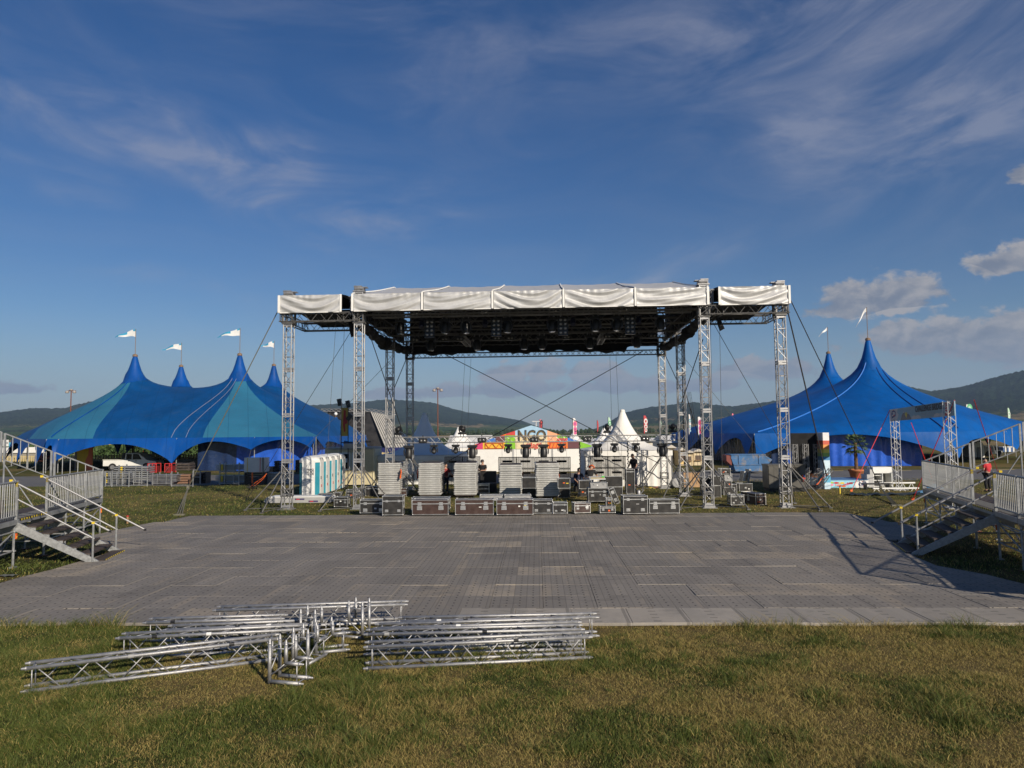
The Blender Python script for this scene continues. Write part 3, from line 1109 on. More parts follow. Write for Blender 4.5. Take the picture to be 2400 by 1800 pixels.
# ---- rolled side and back drapes
def drape(pts, r, name='rolled_drape'):
    P = []
    rad = []
    for k in range(len(pts) - 1):
        a, b = Vector(pts[k]), Vector(pts[k + 1])
        n = max(3, int((b - a).length / .18))
        for j in range(n):
            P.append(a.lerp(b, j / n) + Vector((random.uniform(-.03, .03), random.uniform(-.03, .03), random.uniform(-.05, .04))))
            rad.append(r * random.uniform(.72, 1.2))
    P.append(Vector(pts[-1]))
    rad.append(r * .6)
    MB().path(P, rad, 9).build(name, BLACKF, stage, True)


drape([(-7.52, .5, 8.15), (-7.56, 2.0, 8.05), (-7.6, 4.3, 7.92), (-7.6, 5.2, 7.78), (-7.55, 7, 7.95), (-7.4, 9.3, 7.98), (-7.3, 10, 8.1)], .23)
drape([(-7.5, 4.9, 7.9), (-7.62, 5.3, 7.72)], .34)
drape([(7.52, .5, 8.2), (7.56, 2.0, 8.12), (7.6, 4.3, 8.0), (7.6, 5.2, 7.9), (7.5, 7, 7.95), (7.4, 9.3, 7.9), (7.3, 10, 8.1)], .22)
drape([(7.5, 3.4, 8.05), (7.55, 3.8, 7.85)], .3)
b = MB()
nx = 90
b.grid(lambda a, c: Vector((-7.3 + 14.4 * a / nx, 10.3 + .05 * math.sin(a * 1.7) - .1 * (c == 2), [8.5, 8.1, 7.92 - .16 * abs(math.sin(a / nx * 9.2 + .5)) ** 1.5 - .05 * math.sin(a * .9) + (.28 if a > 78 else 0) + (.1 if a in (28, 29, 36, 37, 44, 45) else 0)][c])), nx + 1, 3)
b.grid(lambda a, c: Vector((-7.3 + 14.4 * a / nx, 10.45 + .03 * math.sin(a * 2.3), [10.82, 8.5][c])), nx + 1, 2)
b.build('back_drape', BLACKF, stage, True)


for sgn in (-1, 1):
    ys = np.linspace(.25, 10.5, 24)
    b = MB()
    b.grid(lambda a, c: Vector((sgn * 7.62 + (.0 if sgn < 0 else -.06) + .02 * math.sin(a * 1.9), ys[a], [8.42 + .05 * math.sin(a * 1.3), roof_z(ys[a]) - .13][c])), 24, 2)
    b.build('side_lining', LINING, stage)


# ---- stays and ropes
def rope(a, b, r, mat, sag=0.0, name='stay_cable', parent=None):
    a, b = Vector(a), Vector(b)
    n = 12 if sag else 1
    pts = [a.lerp(b, k / n) - Vector((0, 0, sag * 4 * (k / n) * (1 - k / n))) for k in range(n + 1)]
    inv = parent is stage
    if inv:
        pts = [to_stage(p) for p in pts]
    return MB().path(pts, r, 6).build(name, mat, parent)


ROPE = pm('dark rope', (.02, .02, .022), .8, 0, .2, 5)
WIRE = pm('steel wire', (.12, .12, .125), .5, .5, .1, 5)
STRAP = pm('olive webbing', (.16, .15, .11), .8, 0, .2, 5)
ext = [
    (SW(-10.9, -.25, 9.0), G(440, 1180, .0) + Vector((0, 0, .75)), .022, STRAP),
    (SW(-10.8, .1, 8.4), SW(-11.6, 1.8, .3), .010, WIRE),
    (SW(-8.0, 1.6, 8.5), G(574, 1178), .012, ROPE),
    (SW(-8.9, 1.2, 8.4), SW(-9.3, 1.3, 2.2), .009, WIRE),
    (SW(-8.5, 1.2, 8.4), SW(-8.75, 1.3, 1.6), .009, WIRE),
    (SW(-7.3, 1.0, 7.8), SW(-6.55, 9.6, .4), .022, ROPE),
    (SW(-7.25, 9.9, 7.9), SW(-7.35, 6.4, 5.6), .020, ROPE),
    (SW(-7.35, 6.1, 7.2), SW(-12.9, 7.3, 2.0), .010, WIRE),
    (SW(-5.2, 10.1, 7.8), SW(7.0, 10.3, 1.4), .020, ROPE),
    (SW(6.2, 10.1, 7.8), SW(-6.9, 10.35, .6), .020, ROPE),
    (SW(-4.0, 10.0, 7.7), SW(-4.05, 8.4, 3.3), .008, WIRE), (SW(-3.65, 10.0, 7.7), SW(-3.7, 8.4, 3.3), .008, WIRE),
    (SW(4.3, 10.0, 7.7), SW(4.2, 8.4, 3.3), .008, WIRE), (SW(4.65, 10.0, 7.7), SW(4.6, 8.4, 3.3), .008, WIRE),
    (SW(10.9, -.2, 8.7), SW(12.4, .9, 3.0), .028, ROPE), (SW(12.4, .9, 3.0), SW(12.9, 1.3, 1.2), .026, ROPE),
    (SW(10.95, -.25, 9.1), G(2065, 1160) + Vector((0, 0, .35)), .020, ROPE),
    (SW(8.1, 1.6, 8.4), G(1905, 1168), .012, ROPE),
    (SW(7.3, 6.2, 7.6), G(1870, 1162), .009, WIRE),
    (SW(8.05, 1.2, 8.4), SW(8.0, 1.3, .9), .009, WIRE), (SW(8.45, 1.2, 8.4), SW(8.4, 1.3, 1.2), .009, WIRE),
    (SW(7.25, 9.9, 7.9), SW(7.45, 5.6, 5.4), .020, ROPE), (SW(7.5, .3, 7.2), SW(7.4, 5.2, 4.6), .020, ROPE),
    (SW(7.55, 5.5, 7.8), SW(7.5, 5.4, 1.5), .024, ROPE), (SW(7.7, 5.7, 5.2), SW(8.1, 2.4, 1.3), .022, ROPE),
]
for k in range(6):
    ext.append((SW(7.65 + .06 * k, 5.6, 5.2), SW(7.7 + .22 * k, 6.2 + .2 * k, .5), .008, ROPE))
for a, b_, r, mt in ext:
    rope(a, b_, r, mt, parent=stage)
# ground anchors of the stays
for p, nm in (((440, 1180), 'l'), ((2065, 1160), 'r')):
    g0 = G(*p)
    q0 = G(420, 1208) if nm == 'l' else G(2100, 1186)
    b = MB()
    top = g0 + Vector((0, 0, .75 if nm == 'l' else .35))
    for dd in (-.10, 0, .10):
        b.tube(top, Vector((q0.x + dd, q0.y + .2 * dd, .0)), .022, 5)
    b.box((q0.x, q0.y, .03), (.42, .16, .06))
    b.box(top, (.10, .10, .16))
    b.v = [tuple(to_stage(p_)) for p_ in b.v]
    b.build('anchor_strap', STRAP, stage)
for px, py in ((600, 1150), (1915, 1150)):
    c = G(px, py)
    b = MB()
    for k in range(2):
        b.path([c + Vector((.3 * j - .3 + random.uniform(-.08, .08), random.uniform(-.1, .1), .15 + .26 * j + random.uniform(-.1, .1))) for j in range(4)], .014, 5)
    b.v = [tuple(to_stage(p_)) for p_ in b.v]
    b.build('ratchet_strap', ORANGE, stage, True)
    b = MB()
    c = c + Vector((-.15, -.3, 0))
    for k in range(4):
        b.path([c + Vector((random.uniform(-.35, .3), random.uniform(-.2, .2), random.uniform(.03, .5))) for _ in range(4)], .03, 5)
    b.v = [tuple(to_stage(p_)) for p_ in b.v]
    b.build('slack_strap', ROPE, stage, True)


# ================================================================ LIGHTS
def mh_parts(big):
    """moving head hanging from z=0 (clamps) downwards, lens towards -y or down"""
    s = 1.0 if big else .78
    bs = MB().box((0, 0, -.20 * s), (.46 * s, .30 * s, .13 * s)).box((0, -.005, -.20 * s), (.30 * s, .31 * s, .05 * s)).box((-.24 * s, 0, -.19 * s), (.05 * s, .1 * s, .07 * s)).box((.24 * s, 0, -.19 * s), (.05 * s, .1 * s, .07 * s))
    cl = MB().box((0, 0, -.07 * s), (.035 * s, .05 * s, .15 * s)).tube((-.02, 0, -.0), (.02, 0, -.0), .045 * s, 8)
    clm = cl.mesh('clamp', ALU_D)
    yk = MB().box((0, 0, -.285 * s), (.40 * s, .14 * s, .05 * s))
    for a in (-1, 1):
        yk.prism([(a * .20 * s, -.28 * s), (a * .265 * s, -.40 * s), (a * .265 * s, -.56 * s), (a * .22 * s, -.66 * s), (a * .20 * s, -.60 * s), (a * .205 * s, -.42 * s)], -.055 * s, .055 * s, 'y')
    hd = MB()
    tilt = R(8) if big else R(62)
    prof = [(.05, .26), (.13, .25), (.17, .16), (.185, .0), (.18, -.14), (.165, -.27), (.15, -.28)] if big else [(.06, .20), (.15, .19), (.175, .08), (.175, -.06), (.15, -.18), (.13, -.20)]
    hd.lathe([(r * s, z * s) for r, z in prof], 14)
    orient(hd, Matrix.Rotation(-tilt, 3, 'X'))
    hd.v = [(p[0], p[1], p[2] - .52 * s) for p in hd.v]
    ln = MB().lathe([(.0005, -.282 * s if big else -.202 * s), ((.135 if big else .115) * s, -.286 * s if big else -.208 * s)], 14)
    orient(ln, Matrix.Rotation(-tilt, 3, 'X'))
    ln.v = [(p[0], p[1], p[2] - .52 * s) for p in ln.v]
    return [('base', bs.mesh('base', BLACK)), ('clamp', clm, -.12 * s), ('clamp', clm, .12 * s), ('yoke', yk.mesh('yoke', BLACK)), ('head', hd.mesh('head', BLACK, True)), ('lens', ln.mesh('lens', LENS, True))]


MH = {True: mh_parts(True), False: mh_parts(False)}


def moving_head(p, big, label, group, up=False, rz=0.0):
    t = thing('moving_head', label, 'stage light', p, SYAW + rz + random.uniform(-.06, .06), group)
    hd = None
    for it in MH[big]:
        o = put(it[0], it[1], hd if it[0] == 'lens' else t, loc=(it[2], 0, 0) if len(it) > 2 else None)
        hd = o if it[0] == 'head' else hd
    if up:
        t.rotation_euler = (math.pi, 0, SYAW + rz)
    return t


def blinder(p, cols, rows, label, group, cell=.19, tilt=0.0):
    t = thing('blinder', label, 'stage light', p, SYAW, group)
    w, h = cols * cell + .05, rows * cell + .06
    M = Matrix.Rotation(tilt, 3, 'X')
    b = MB().box((0, .05, -h / 2 - .12), (w, .12, h))
    orient(b, M)
    hs = b.build('housing', BLACK, t)
    k = MB().tube((-.0, .03, 0), (0, .05, -.14), .018, 6).box((0, .03, .0), (.05, .07, .06))
    k.box((0, .05, -.115), (w + .05, .04, .012))
    for a in (-1, 1):
        k.box((a * (w / 2 + .015), .05, -.12 - h * .3), (.012, .04, h * .6))
    k.build('bracket', STEEL_D, t)
    for i in range(cols):
        for j in range(rows):
            l_ = MB().lathe([(.001, -.045), (.04, -.04), (.07, -.01), (.078, .01)], 12)
            orient(l_, Matrix.Rotation(R(-90), 3, 'X'))
            c = Vector(((i - (cols - 1) / 2) * cell, -.02, -h / 2 - .12 + ((rows - 1) / 2 - j) * cell))
            l_.v = [tuple(M @ (Vector(p_) * (cell / .19) + c)) for p_ in l_.v]
            l_.build('lamp', LENS, hs, True)
    return t


def ordinal(i):
    return ['first', 'second', 'third', 'fourth', 'fifth', 'sixth', 'seventh', 'eighth', 'ninth', 'tenth', 'eleventh', 'twelfth', 'thirteenth', 'fourteenth', 'fifteenth', 'sixteenth'][i]


def on_plane(px, py, sy):
    """where the view ray through a pixel meets the stage plane at depth sy"""
    a, b, c = ray(px, py)
    d = Vector((a, b, c))
    n = Vector((-math.sin(SYAW), math.cos(SYAW), 0))
    p0 = SW(0, sy)
    t = (p0 - Vector((0, 0, CAM_H))).dot(n) / d.dot(n)
    return Vector((0, 0, CAM_H)) + d * t


# row on the front roof truss
for i, px in enumerate((940, 1043, 1092, 1190, 1293, 1396, 1446, 1548)):
    p = on_plane(px, 738, 1.6)
    p.z = 8.62
    moving_head(p, True, f'{ordinal(i)} black moving head from the left under the front roof truss', 'moving heads under the front of the roof', rz=random.uniform(-.5, .5))
b = MB()
ch, br = lattice(14.6, .28, .28, .024, .013, .5)
merged(ch, br).build('light_bar', ALU_D, stage, loc=(-7.3, 1.6, 8.75))
for i, px in enumerate((1007, 1163, 1319, 1476)):
    p = on_plane(px, 735, 1.5)
    p.z = 8.60
    blinder(p, 2, 4, f'{ordinal(i)} eight-lamp blinder from the left hanging under the front of the roof', 'eight-lamp blinders', .2, R(-6))
for i, px in enumerate((988, 1137, 1343, 1497)):
    p = on_plane(px, 740, 1.6)
    p.z = 8.62
    t = thing('par_can', f'{ordinal(i)} small blue-black spotlight from the left under the front roof truss', 'stage light', p, SYAW, 'small spotlights under the roof')
    b = MB().lathe([(.09, .16), (.11, .1), (.115, -.16), (.12, -.2), (.10, -.2)], 12)
    orient(b, Matrix.Rotation(R(-35), 3, 'X'))
    b.v = [(q_[0], q_[1], q_[2] - .34) for q_ in b.v]
    b.build('can', plain('blue black paint', (.012, .015, .04), .5), t, True)
    MB().tube((0, 0, 0), (0, 0, -.12), .02, 6).box((-.13, 0, -.25), (.012, .04, .26)).box((.13, 0, -.25), (.012, .04, .26)).box((0, 0, -.125), (.27, .04, .012)).build('bracket', STEEL_D, t)
# row on the middle truss
for i, px in enumerate((1010, 1118, 1228, 1270, 1382, 1492)):
    p = on_plane(px, 775, 5.5)
    p.z = 8.28
    moving_head(p, True, f'{ordinal(i)} black moving head from the left under the middle roof truss', 'moving heads under the middle of the roof')
for i, px in enumerate((973, 1042, 1077, 1165, 1196, 1328, 1424, 1460, 1530)):
    p = on_plane(px, 780, 5.4)
    p.z = 8.3
    blinder(p, 2, 1, f'{ordinal(i)} twin-lamp blinder from the left under the middle roof truss', 'twin-lamp blinders under the roof', .17)

# ---- lowered lighting truss
LT = thing('lighting_truss', 'long silver lighting truss lowered to head height under the roof', 'truss', SW(-7.15, 5.75, 2.90), SYAW)
TL = 14.3
y, z = .145, .145
for a, b_ in ((-y, -z), (y, -z), (y, z), (-y, z)):
    MB().tube((0, a, b_), (TL, a, b_), .025, 8).build('chord', ALU, LT)
for k in range(5):
    L_ = TL / 5
    ch, br = lattice(L_, .29, .29, .025, .011, .36)
    br.build('bracing', ALU, LT, loc=(k * L_, 0, 0))
zt = 2.90
A_ = [958, 1107, 1232, 1274, 1399, 1552]
B_ = [1017, 1068, 1191, 1316, 1440, 1490]
for i, px in enumerate(A_):
    p = on_plane(px, 1040, 5.62)
    p.z = zt - .14
    moving_head(p, True, f'{ordinal(i)} large moving head from the left on the lowered lighting truss', 'large moving heads on the lowered truss')
for i, px in enumerate(B_):
    p = on_plane(px, 1040, 5.62)
    p.z = zt - .14
    moving_head(p, False, f'{ordinal(i)} small forward-facing moving head from the left on the lowered truss', 'small moving heads on the lowered truss', rz=random.uniform(-.25, .1))
for i, px in enumerate((991, 1129, 1252, 1376, 1512)):
    p = on_plane(px, 1024, 5.58)
    p.z = zt + .20
    blinder(p, 2, 1, f'{ordinal(i)} twin-lamp blinder from the left on the lowered lighting truss', 'twin-lamp blinders on the lowered truss', .18)
for i, px in enumerate((934, 1083, 1423, 1577)):
    p = on_plane(px, 1010, 5.75)
    p.z = zt + .16
    moving_head(p, False, f'{ordinal(i)} upright moving head from the left standing on the lowered truss', 'upright moving heads on the lowered truss', up=True, rz=random.uniform(-1, 1))
# two masts that carry the right end, one thin black prop
for i, (px, py) in enumerate(((1360, 1120), (1473, 1130))):
    p = on_plane(px, py, 5.9)
    b = MB().tube((0, 0, 0), (0, 0, 2.75), .022, 7)
    for k in range(26):
        b.box((.03 * (-1) ** k, 0, .1 + k * .1), (.035, .035, .06))
    tag(b.build('chain_hoist', BLACK, loc=(p.x, p.y, .02)), ['black chain hoist hanging from the truss beside the wide screen', 'black mast with chain standing beside the tall case'][i], 'hoist')

# ---- see-through screens
SCR = pm('screen black', (.008, .008, .008), .8, 0, .2, 5, spec=.12)
for i, (x0, x1, y0, y1) in enumerate(((1042, 1126, 1070, 1137), (1168, 1253, 1071, 1126), (1253, 1338, 1071, 1126), (1383, 1467, 1069, 1124))):
    sy = 7.6
    a, b_ = on_plane(x0, y0, sy), on_plane(x1, y1, sy)
    w, h = (b_ - a).length * 1.0, a.z - b_.z
    w = math.hypot(b_.x - a.x, b_.y - a.y)
    zb = b_.z
    lab = ['see-through black screen hanging behind the second and third deck stacks', 'left half of the wide see-through black screen behind the fourth deck stack', 'right half of the wide see-through black screen behind the fifth deck stack', 'see-through black screen hanging in front of the white pagoda tent'][i]
    t = thing('mesh_screen', lab, 'screen', ((a.x + b_.x) / 2, (a.y + b_.y) / 2, zb), SYAW, 'see-through screens hung on the stage')
    nm = 2
    for r_ in range(2):
        for c_ in range(nm):
            mw_, mh_ = w / nm, h / 2
            m_ = MB()
            for xx in (-mw_ / 2 + .012, mw_ / 2 - .012):
                m_.box((xx, 0, mh_ / 2), (.022, .04, mh_ - .006))
            for k in range(4):
                m_.box((-mw_ / 2 + mw_ * (k + .5) / 4, .012, mh_ / 2), (.012, .012, mh_ - .01))
            ns = 22
            for k in range(ns):
                m_.box((0, 0, mh_ * (k + .5) / ns), (mw_ - .03, .016, mh_ / ns * .50))
            m_.box((0, .03, mh_ * .62), (mw_ * .55, .06, .11)).box((0, .02, mh_ - .02), (mw_ - .03, .05, .03)).box((0, .02, .02), (mw_ - .03, .05, .03))
            m_.build('screen_module', SCR, t, loc=((c_ - (nm - 1) / 2) * mw_, 0, r_ * mh_))
    hg = MB()
    for xx in (-w / 2 + .2, w / 2 - .2, 0):
        hg.tube((xx, 0, h), (xx, -1.6 * 0, h + .75), .006, 5)
    hg.build('hanging_wire', WIRE, t)

# ================================================================ FLIGHT CASES
EDGE = pm('case edging', (.62, .62, .61), .35, .8, .1, 6, 0, None, (.3, .3, .29), .35)
LAT = MB().box((0, -.004, 0), (.15, .008, .13)).box((0, -.012, .012), (.09, .012, .07)).box((0, -.016, .0), (.03, .012, .045))
LATM = LAT.mesh('latch', EDGE)
HND = MB().box((0, -.003, 0), (.20, .006, .15)).box((0, -.008, -.005), (.14, .01, .085)).tube((-.055, -.02, -.02), (.055, -.02, -.02), .011, 6)
HNDM = HND.mesh('handle', EDGE)
BALLM = MB().ball((0, 0, 0), .028, 8).mesh('corner', EDGE, True)
CST = MB().box((0, 0, .115), (.10, .10, .012)).box((-.025, 0, .085), (.008, .05, .05)).box((.025, 0, .085), (.008, .05, .05)).tube((-.02, 0, .05), (.02, 0, .05), .05, 10)
CSTM = CST.mesh('castor', RUBBER)


def case_parts(t, w, d, h, mat, castor=True, lid=.74, latches=2, handles=2, side_handles=True, low_handles=False, open_lid=0.0):
    z0 = .12 if castor else .0
    body = MB().box((0, 0, z0 + h / 2), (w - .012, d - .012, h - .012)).build('body', mat, t)
    e = .020
    X, Y = w / 2, d / 2
    bars = [((0, s * Y, z0 + zz), (w, e, e)) for s in (-1, 1) for zz in (0, h)] + [((s * X, 0, z0 + zz), (e, d, e)) for s in (-1, 1) for zz in (0, h)] + [((a * X, b * Y, z0 + h / 2), (e, e, h)) for a in (-1, 1) for b in (-1, 1)]
    for c, dm in bars:
        c = Vector(c) * 1.0
        MB().box(c, dm).build('edge_rail', EDGE, t)
    if lid:
        zl = z0 + h * lid
        MB().box((0, 0, zl), (w + .008, d + .008, .035)).box((0, 0, zl), (w + .014, d + .014, .004)).build('lid_band', EDGE, t)
    for a in (-1, 1):
        for b in (-1, 1):
            for zz in (0, h):
                put('corner', BALLM, t, loc=(a * (X - .006), b * (Y - .006), z0 + zz))
            if castor:
                put('castor', CSTM, t, loc=(a * (X - .1), b * (Y - .1), 0), rot=(0, 0, random.uniform(-.7, .7)))
    zl = z0 + h * (lid or .74)
    k = .30 if latches == 2 else 0
    fs = min(1.0, max(.45, w / 1.25), max(.45, h / .55))
    for a in ((-1, 1) if latches == 2 else (() if not latches else (0,))):
        put('latch', LATM, body, loc=(a * w * k, -Y - .004, zl), scale=(fs, 1, fs))
    for a in ((-1, 1) if handles == 2 else (() if not handles else (0,))):
        put('handle', HNDM, body, loc=(a * w * k, -Y - .002, z0 + h * (.22 if low_handles else .45)), scale=(fs, 1, fs))
    if side_handles:
        for a in (-1, 1):
            put('handle', HNDM, body, loc=(a * (X + .002), 0, z0 + h * .42), rot=(0, 0, R(90) * a))
            put('latch', LATM, body, loc=(a * (X + .004), 0, zl), rot=(0, 0, R(90) * a))
    for k in range(random.choice((0, 1, 1, 2))):
        MB().box((random.uniform(-.3, .3) * w, -Y + .002, z0 + h * random.uniform(.2, .6)), (random.uniform(.05, .12), .010, random.uniform(.03, .07))).build('sticker', random.choice((WHITE, YEL, WHITE, ORANGE, GREYP)), body)


def case(x0, x1, yt, yb, depth, mat, label, rz=0.0, castor=True, zb=0.0, dist=None, **kw):
    """flight case from the outline its front shows in the photograph"""
    p = G((x0 + x1) / 2, yb, zb) if dist is None else at((x0 + x1) / 2, yb, dist)
    s = FPX / p.y
    w, ht = (x1 - x0) / s, (yb - yt) / s
    h = ht - (.12 if castor else 0)
    n = Vector((-math.sin(rz), math.cos(rz), 0))
    c = Vector((p.x, p.y, p.z)) + n * depth / 2
    t = thing('flight_case', label, 'flight case', c, rz, 'flight cases round the stage')
    case_parts(t, w, depth, h, mat, castor, **kw)
    return t


K, B = CASE_K, CASE_B
case(844, 905, 1173, 1209, .62, K, 'long black flight case leftmost in the front row, partly behind another case', low_handles=True)
case(897, 944, 1164, 1214, .62, K, 'square black flight case with two handles, left end of the front row', rz=R(3), low_handles=True)
case(967, 1050, 1173, 1213, .62, B, 'long brown flight case below the second deck stack')
case(965, 1052, 1168, 1202, .62, K, 'long dark flight case half hidden behind the leftmost brown case')
case(1068, 1156, 1172, 1213, .62, B, 'long brown flight case below the third deck stack, middle of the three brown ones')
case(1165, 1249, 1172, 1213, .62, B, 'long brown flight case below the fourth deck stack')
case(1248, 1295, 1173, 1210, .6, K, 'black flight case with castors just right of the long brown cases', low_handles=True)
case(1297, 1330, 1179, 1210, .5, K, 'small black flight case with two front handles in the front row', low_handles=True, lid=.8)
case(1347, 1384, 1180, 1209, .5, B, 'small brown flight case standing alone on the grass', rz=R(8), castor=True)
case(1407, 1442, 1187, 1209, .42, K, 'low black flight case with a small box on its lid', castor=True)
case(1421, 1434, 1168, 1187, .22, K, 'tiny silver-edged box standing on a low black case', castor=False, dist=G(1425, 1209).y + .12, latches=1, handles=0, side_handles=False, lid=.8)
case(1462, 1518, 1164, 1211, .62, K, 'large black flight case below the tall case with the mast', low_handles=True, lid=.82)
case(1523, 1592, 1172, 1210, .6, K, 'wide black flight case rightmost in the front row')
case(1380, 1426, 1145, 1181, .62, K, 'black flight case used as a desk below the man in the orange hat')
case(1385, 1423, 1132, 1145, .6, GREYP, 'shallow silver tray case lying on the desk case', castor=False, dist=G(1403, 1181).y + .02, latches=2, handles=0, lid=.0, side_handles=False)
case(1125, 1178, 1161, 1173, .5, GREYP, 'flat silver flight case behind the third brown case, left of two', castor=False, lid=.5, zb=.38)
case(1183, 1244, 1161, 1173, .5, GREYP, 'flat silver flight case behind the third brown case, right of two', castor=False, lid=.5, zb=.38)
hur = case(1121, 1146, 1135, 1161, .5, K, 'small black flight case with white lettering between the third and fourth stacks', castor=True, lid=.88, latches=2, handles=0)
me_ = text_mesh('HURRICANE', .11, WHITE)
put('lettering', me_, hur, loc=(0, -.262, .30), rot=(R(90), 0, 0))
case(1224, 1256, 1120, 1144, .5, K, 'upper black case of two stacked between the fourth and fifth deck stacks', castor=False, zb=.62, lid=0, latches=0, handles=0)
case(1222, 1257, 1145, 1166, .6, K, 'lower black case of two stacked between the fourth and fifth deck stacks', castor=False, lid=0, latches=0, handles=1)
case(1308, 1336, 1122, 1144, .5, K, 'upper black case of two stacked right of the fifth deck stack', castor=False, zb=.62, lid=0, latches=0, handles=0)
case(1308, 1336, 1145, 1166, .5, K, 'lower black case of two stacked right of the fifth deck stack', castor=False, lid=0, latches=0, handles=0)
case(1358, 1386, 1127, 1145, .5, K, 'upper open black case behind the orange-hatted man, on another case', castor=False, zb=.55, lid=0, latches=0, handles=0)
case(1358, 1386, 1146, 1163, .5, K, 'lower black case behind the orange-hatted man', castor=False, lid=0, latches=0, handles=1)
case(1406, 1459, 1117, 1141, .12, K, 'upright black lid of the wide case under the right-hand mesh screen', castor=False, zb=.46, lid=0, latches=0, handles=0, side_handles=False)
case(1406, 1459, 1142, 1163, .6, K, 'wide black case body under the right-hand mesh screen', castor=False, lid=0, latches=1, handles=0)
case(1469, 1488, 1101, 1162, .5, K, 'tall narrow black case beside the leaning man', castor=True, lid=.9, latches=1, handles=0)
case(783, 815, 1166, 1194, .45, K, 'small black flight case alone near the left inner tower', rz=R(-4))
case(746, 781, 1158, 1170, .5, K, 'low flat black case in front of the portable toilets', castor=False, lid=.0, latches=0, handles=0)
case(781, 797, 1155, 1168, .5, K, 'small flat black case right of the low case by the toilets', castor=False, lid=.0, latches=0, handles=0)
case(811, 838, 1149, 1169, .5, K, 'black case in front of the cream container beside the tower', castor=False, lid=.8)
case(857, 889, 1141, 1163, .6, K, 'black case left of the first deck stack', castor=False, lid=.8, latches=2, handles=0)
case(940, 953, 1145, 1164, .5, B, 'small brown case just right of the first deck stack', castor=False, lid=.7, latches=1, handles=0)
case(1714, 1744, 1161, 1190, .5, K, 'small black flight case on the grass beside the right inner tower', low_handles=True, lid=.85)
c_ = case(1771, 1796, 1158, 1183, 1.3, B, 'long brown flight case lying end-on near the outer right tower', rz=R(10), castor=False, lid=.75, latches=0, handles=2)
# stack of white-edged cases
for i, (x0, x1, yt, yb, dd, lb) in enumerate(((1697, 1722, 1143, 1166, 36.2, 'bottom'), (1699, 1715, 1128, 1143, 36.25, 'second lowest'), (1699, 1716, 1111, 1128, 36.25, 'second highest'), (1690, 1712, 1099, 1111, 36.2, 'topmost'))):
    case(x0, x1, yt, yb, .55, K if i != 2 else GREYP, f'{lb} case of the silver-edged stack right of the inner tower', castor=False, zb=0, dist=dd, lid=.0, latches=0, handles=1)
case(1716, 1727, 1136, 1156, .4, K, 'small silver-edged case against the right side of the stack', castor=False, lid=0, latches=0, handles=1)
for i, (x0, x1, yt, yb) in enumerate(((1650, 1668, 1120, 1163), (1669, 1690, 1117, 1165))):
    case(x0, x1, yt, yb, .7, K, ['black case cluster member behind the right inner tower, left one', 'taller black case behind the right inner tower, next to the silver stack'][i], castor=False, lid=.55, latches=0, handles=0)
case(1733, 1763, 1134, 1151, .7, K, 'open black case with upright lids near the blue skip', castor=False, lid=0, latches=0, handles=1)
for i, (px, h_) in enumerate(((1745, .55), (1756, .66))):
    p = G(px, 1146)
    b = MB().box((0, 0, 0), (.10, .65, h_), m=Matrix.Rotation(R(12), 3, 'Y'))
    o = thing('case_lid', ['narrower upright lid of the open black case near the skip', 'taller tilted lid of the open black case near the skip'][i], 'case lid', (p.x, p.y + .25, .42 + h_ / 2), 0)
    b.build('panel', CASE_K, o)
    for a in (-1, 1):
        MB().box((.0, a * .32, 0), (.12, .02, h_ + .01), m=Matrix.Rotation(R(12), 3, 'Y')).build('edge_rail', EDGE, o)
# tilted silver-edged lid leaning on the desk case
o = thing('rack_lid', 'thin silver-edged rack panel leaning against the desk case', 'rack panel', G(1447, 1181), 0)
p0 = G(1447, 1181)
rm = Matrix.Rotation(R(-22), 3, 'Y')
b = MB().box((0, 0, .38), (.24, .07, .72))
b.v = [tuple(rm @ Vector(v)) for v in b.v]
b.build('panel', CASE_K, o)
for xx, zz, ww, hh in ((-.12, .38, .025, .74), (.12, .38, .025, .74), (0, .02, .24, .03), (0, .74, .24, .03)):
    b = MB().box((xx, 0, zz), (ww, .085, hh))
    b.v = [tuple(rm @ Vector(v)) for v in b.v]
    b.build('edge_rail', EDGE, o)
for zz in (.2, .56):
    b = MB().box((0, -.042, zz), (.14, .01, .15))
    b.v = [tuple(rm @ Vector(v)) for v in b.v]
    b.build('latch', EDGE, o)
# lighting desk on the tray
p = G(1403, 1181)
desk = thing('lighting_desk', 'pale control desk with a yellow strip on the tray case', 'control desk', (p.x - .02, p.y + .3, 1.08), 0)
MB().prism([(-.26, 0), (.26, 0), (.26, .12), (-.26, .05)], -.36, .36, 'x').build('console', plain('pale grey plastic', (.5, .5, .5)), desk)
MB().box((0, -.2, .075), (.6, .06, .012), m=Matrix.Rotation(R(8), 3, 'X')).build('label_strip', YEL, desk)
MB().box((.28, -.02, .12), (.12, .06, .05)).build('green_box', plain('green plastic', (.05, .5, .08)), desk)
# black monitor panels between the stacks
for i, (x0, x1, y0, y1, dd) in enumerate(((1127, 1163, 1104, 1131, 39.5), (1133, 1164, 1133, 1153, 39.0))):
    a, b_ = at(x0, y0, dd), at(x1, y1, dd)
    t = thing('black_monitor', ['black panel in a thin frame standing below the man in the cap', 'lower black panel behind the small lettered case'][i], 'panel', ((a.x + b_.x) / 2, dd, 0), SYAW)
    w, h = b_.x - a.x, a.z - b_.z
    MB().box((0, 0, (a.z + b_.z) / 2), (w, .05, h)).build('face', BLACK, t)
    for s_ in (-1, 1):
        MB().box((s_ * w / 2, 0, a.z / 2), (.03, .06, a.z)).build('post', STEEL_D, t)

# ================================================================ STACKS OF STAGE DECKS
DECK_EDGE = pm('deck aluminium', (.54, .54, .525), .5, .25, .16, 2, .1, 40, (.32, .30, .27), .45)
fr = MB()
prof = [(-.04, 0), (-.004, 0), (-.004, .014), (.030, .022), (.032, .048), (.020, .052), (.020, .057), (.032, .061), (.032, .080), (-.002, .086), (-.002, .096), (-.04, .096)]


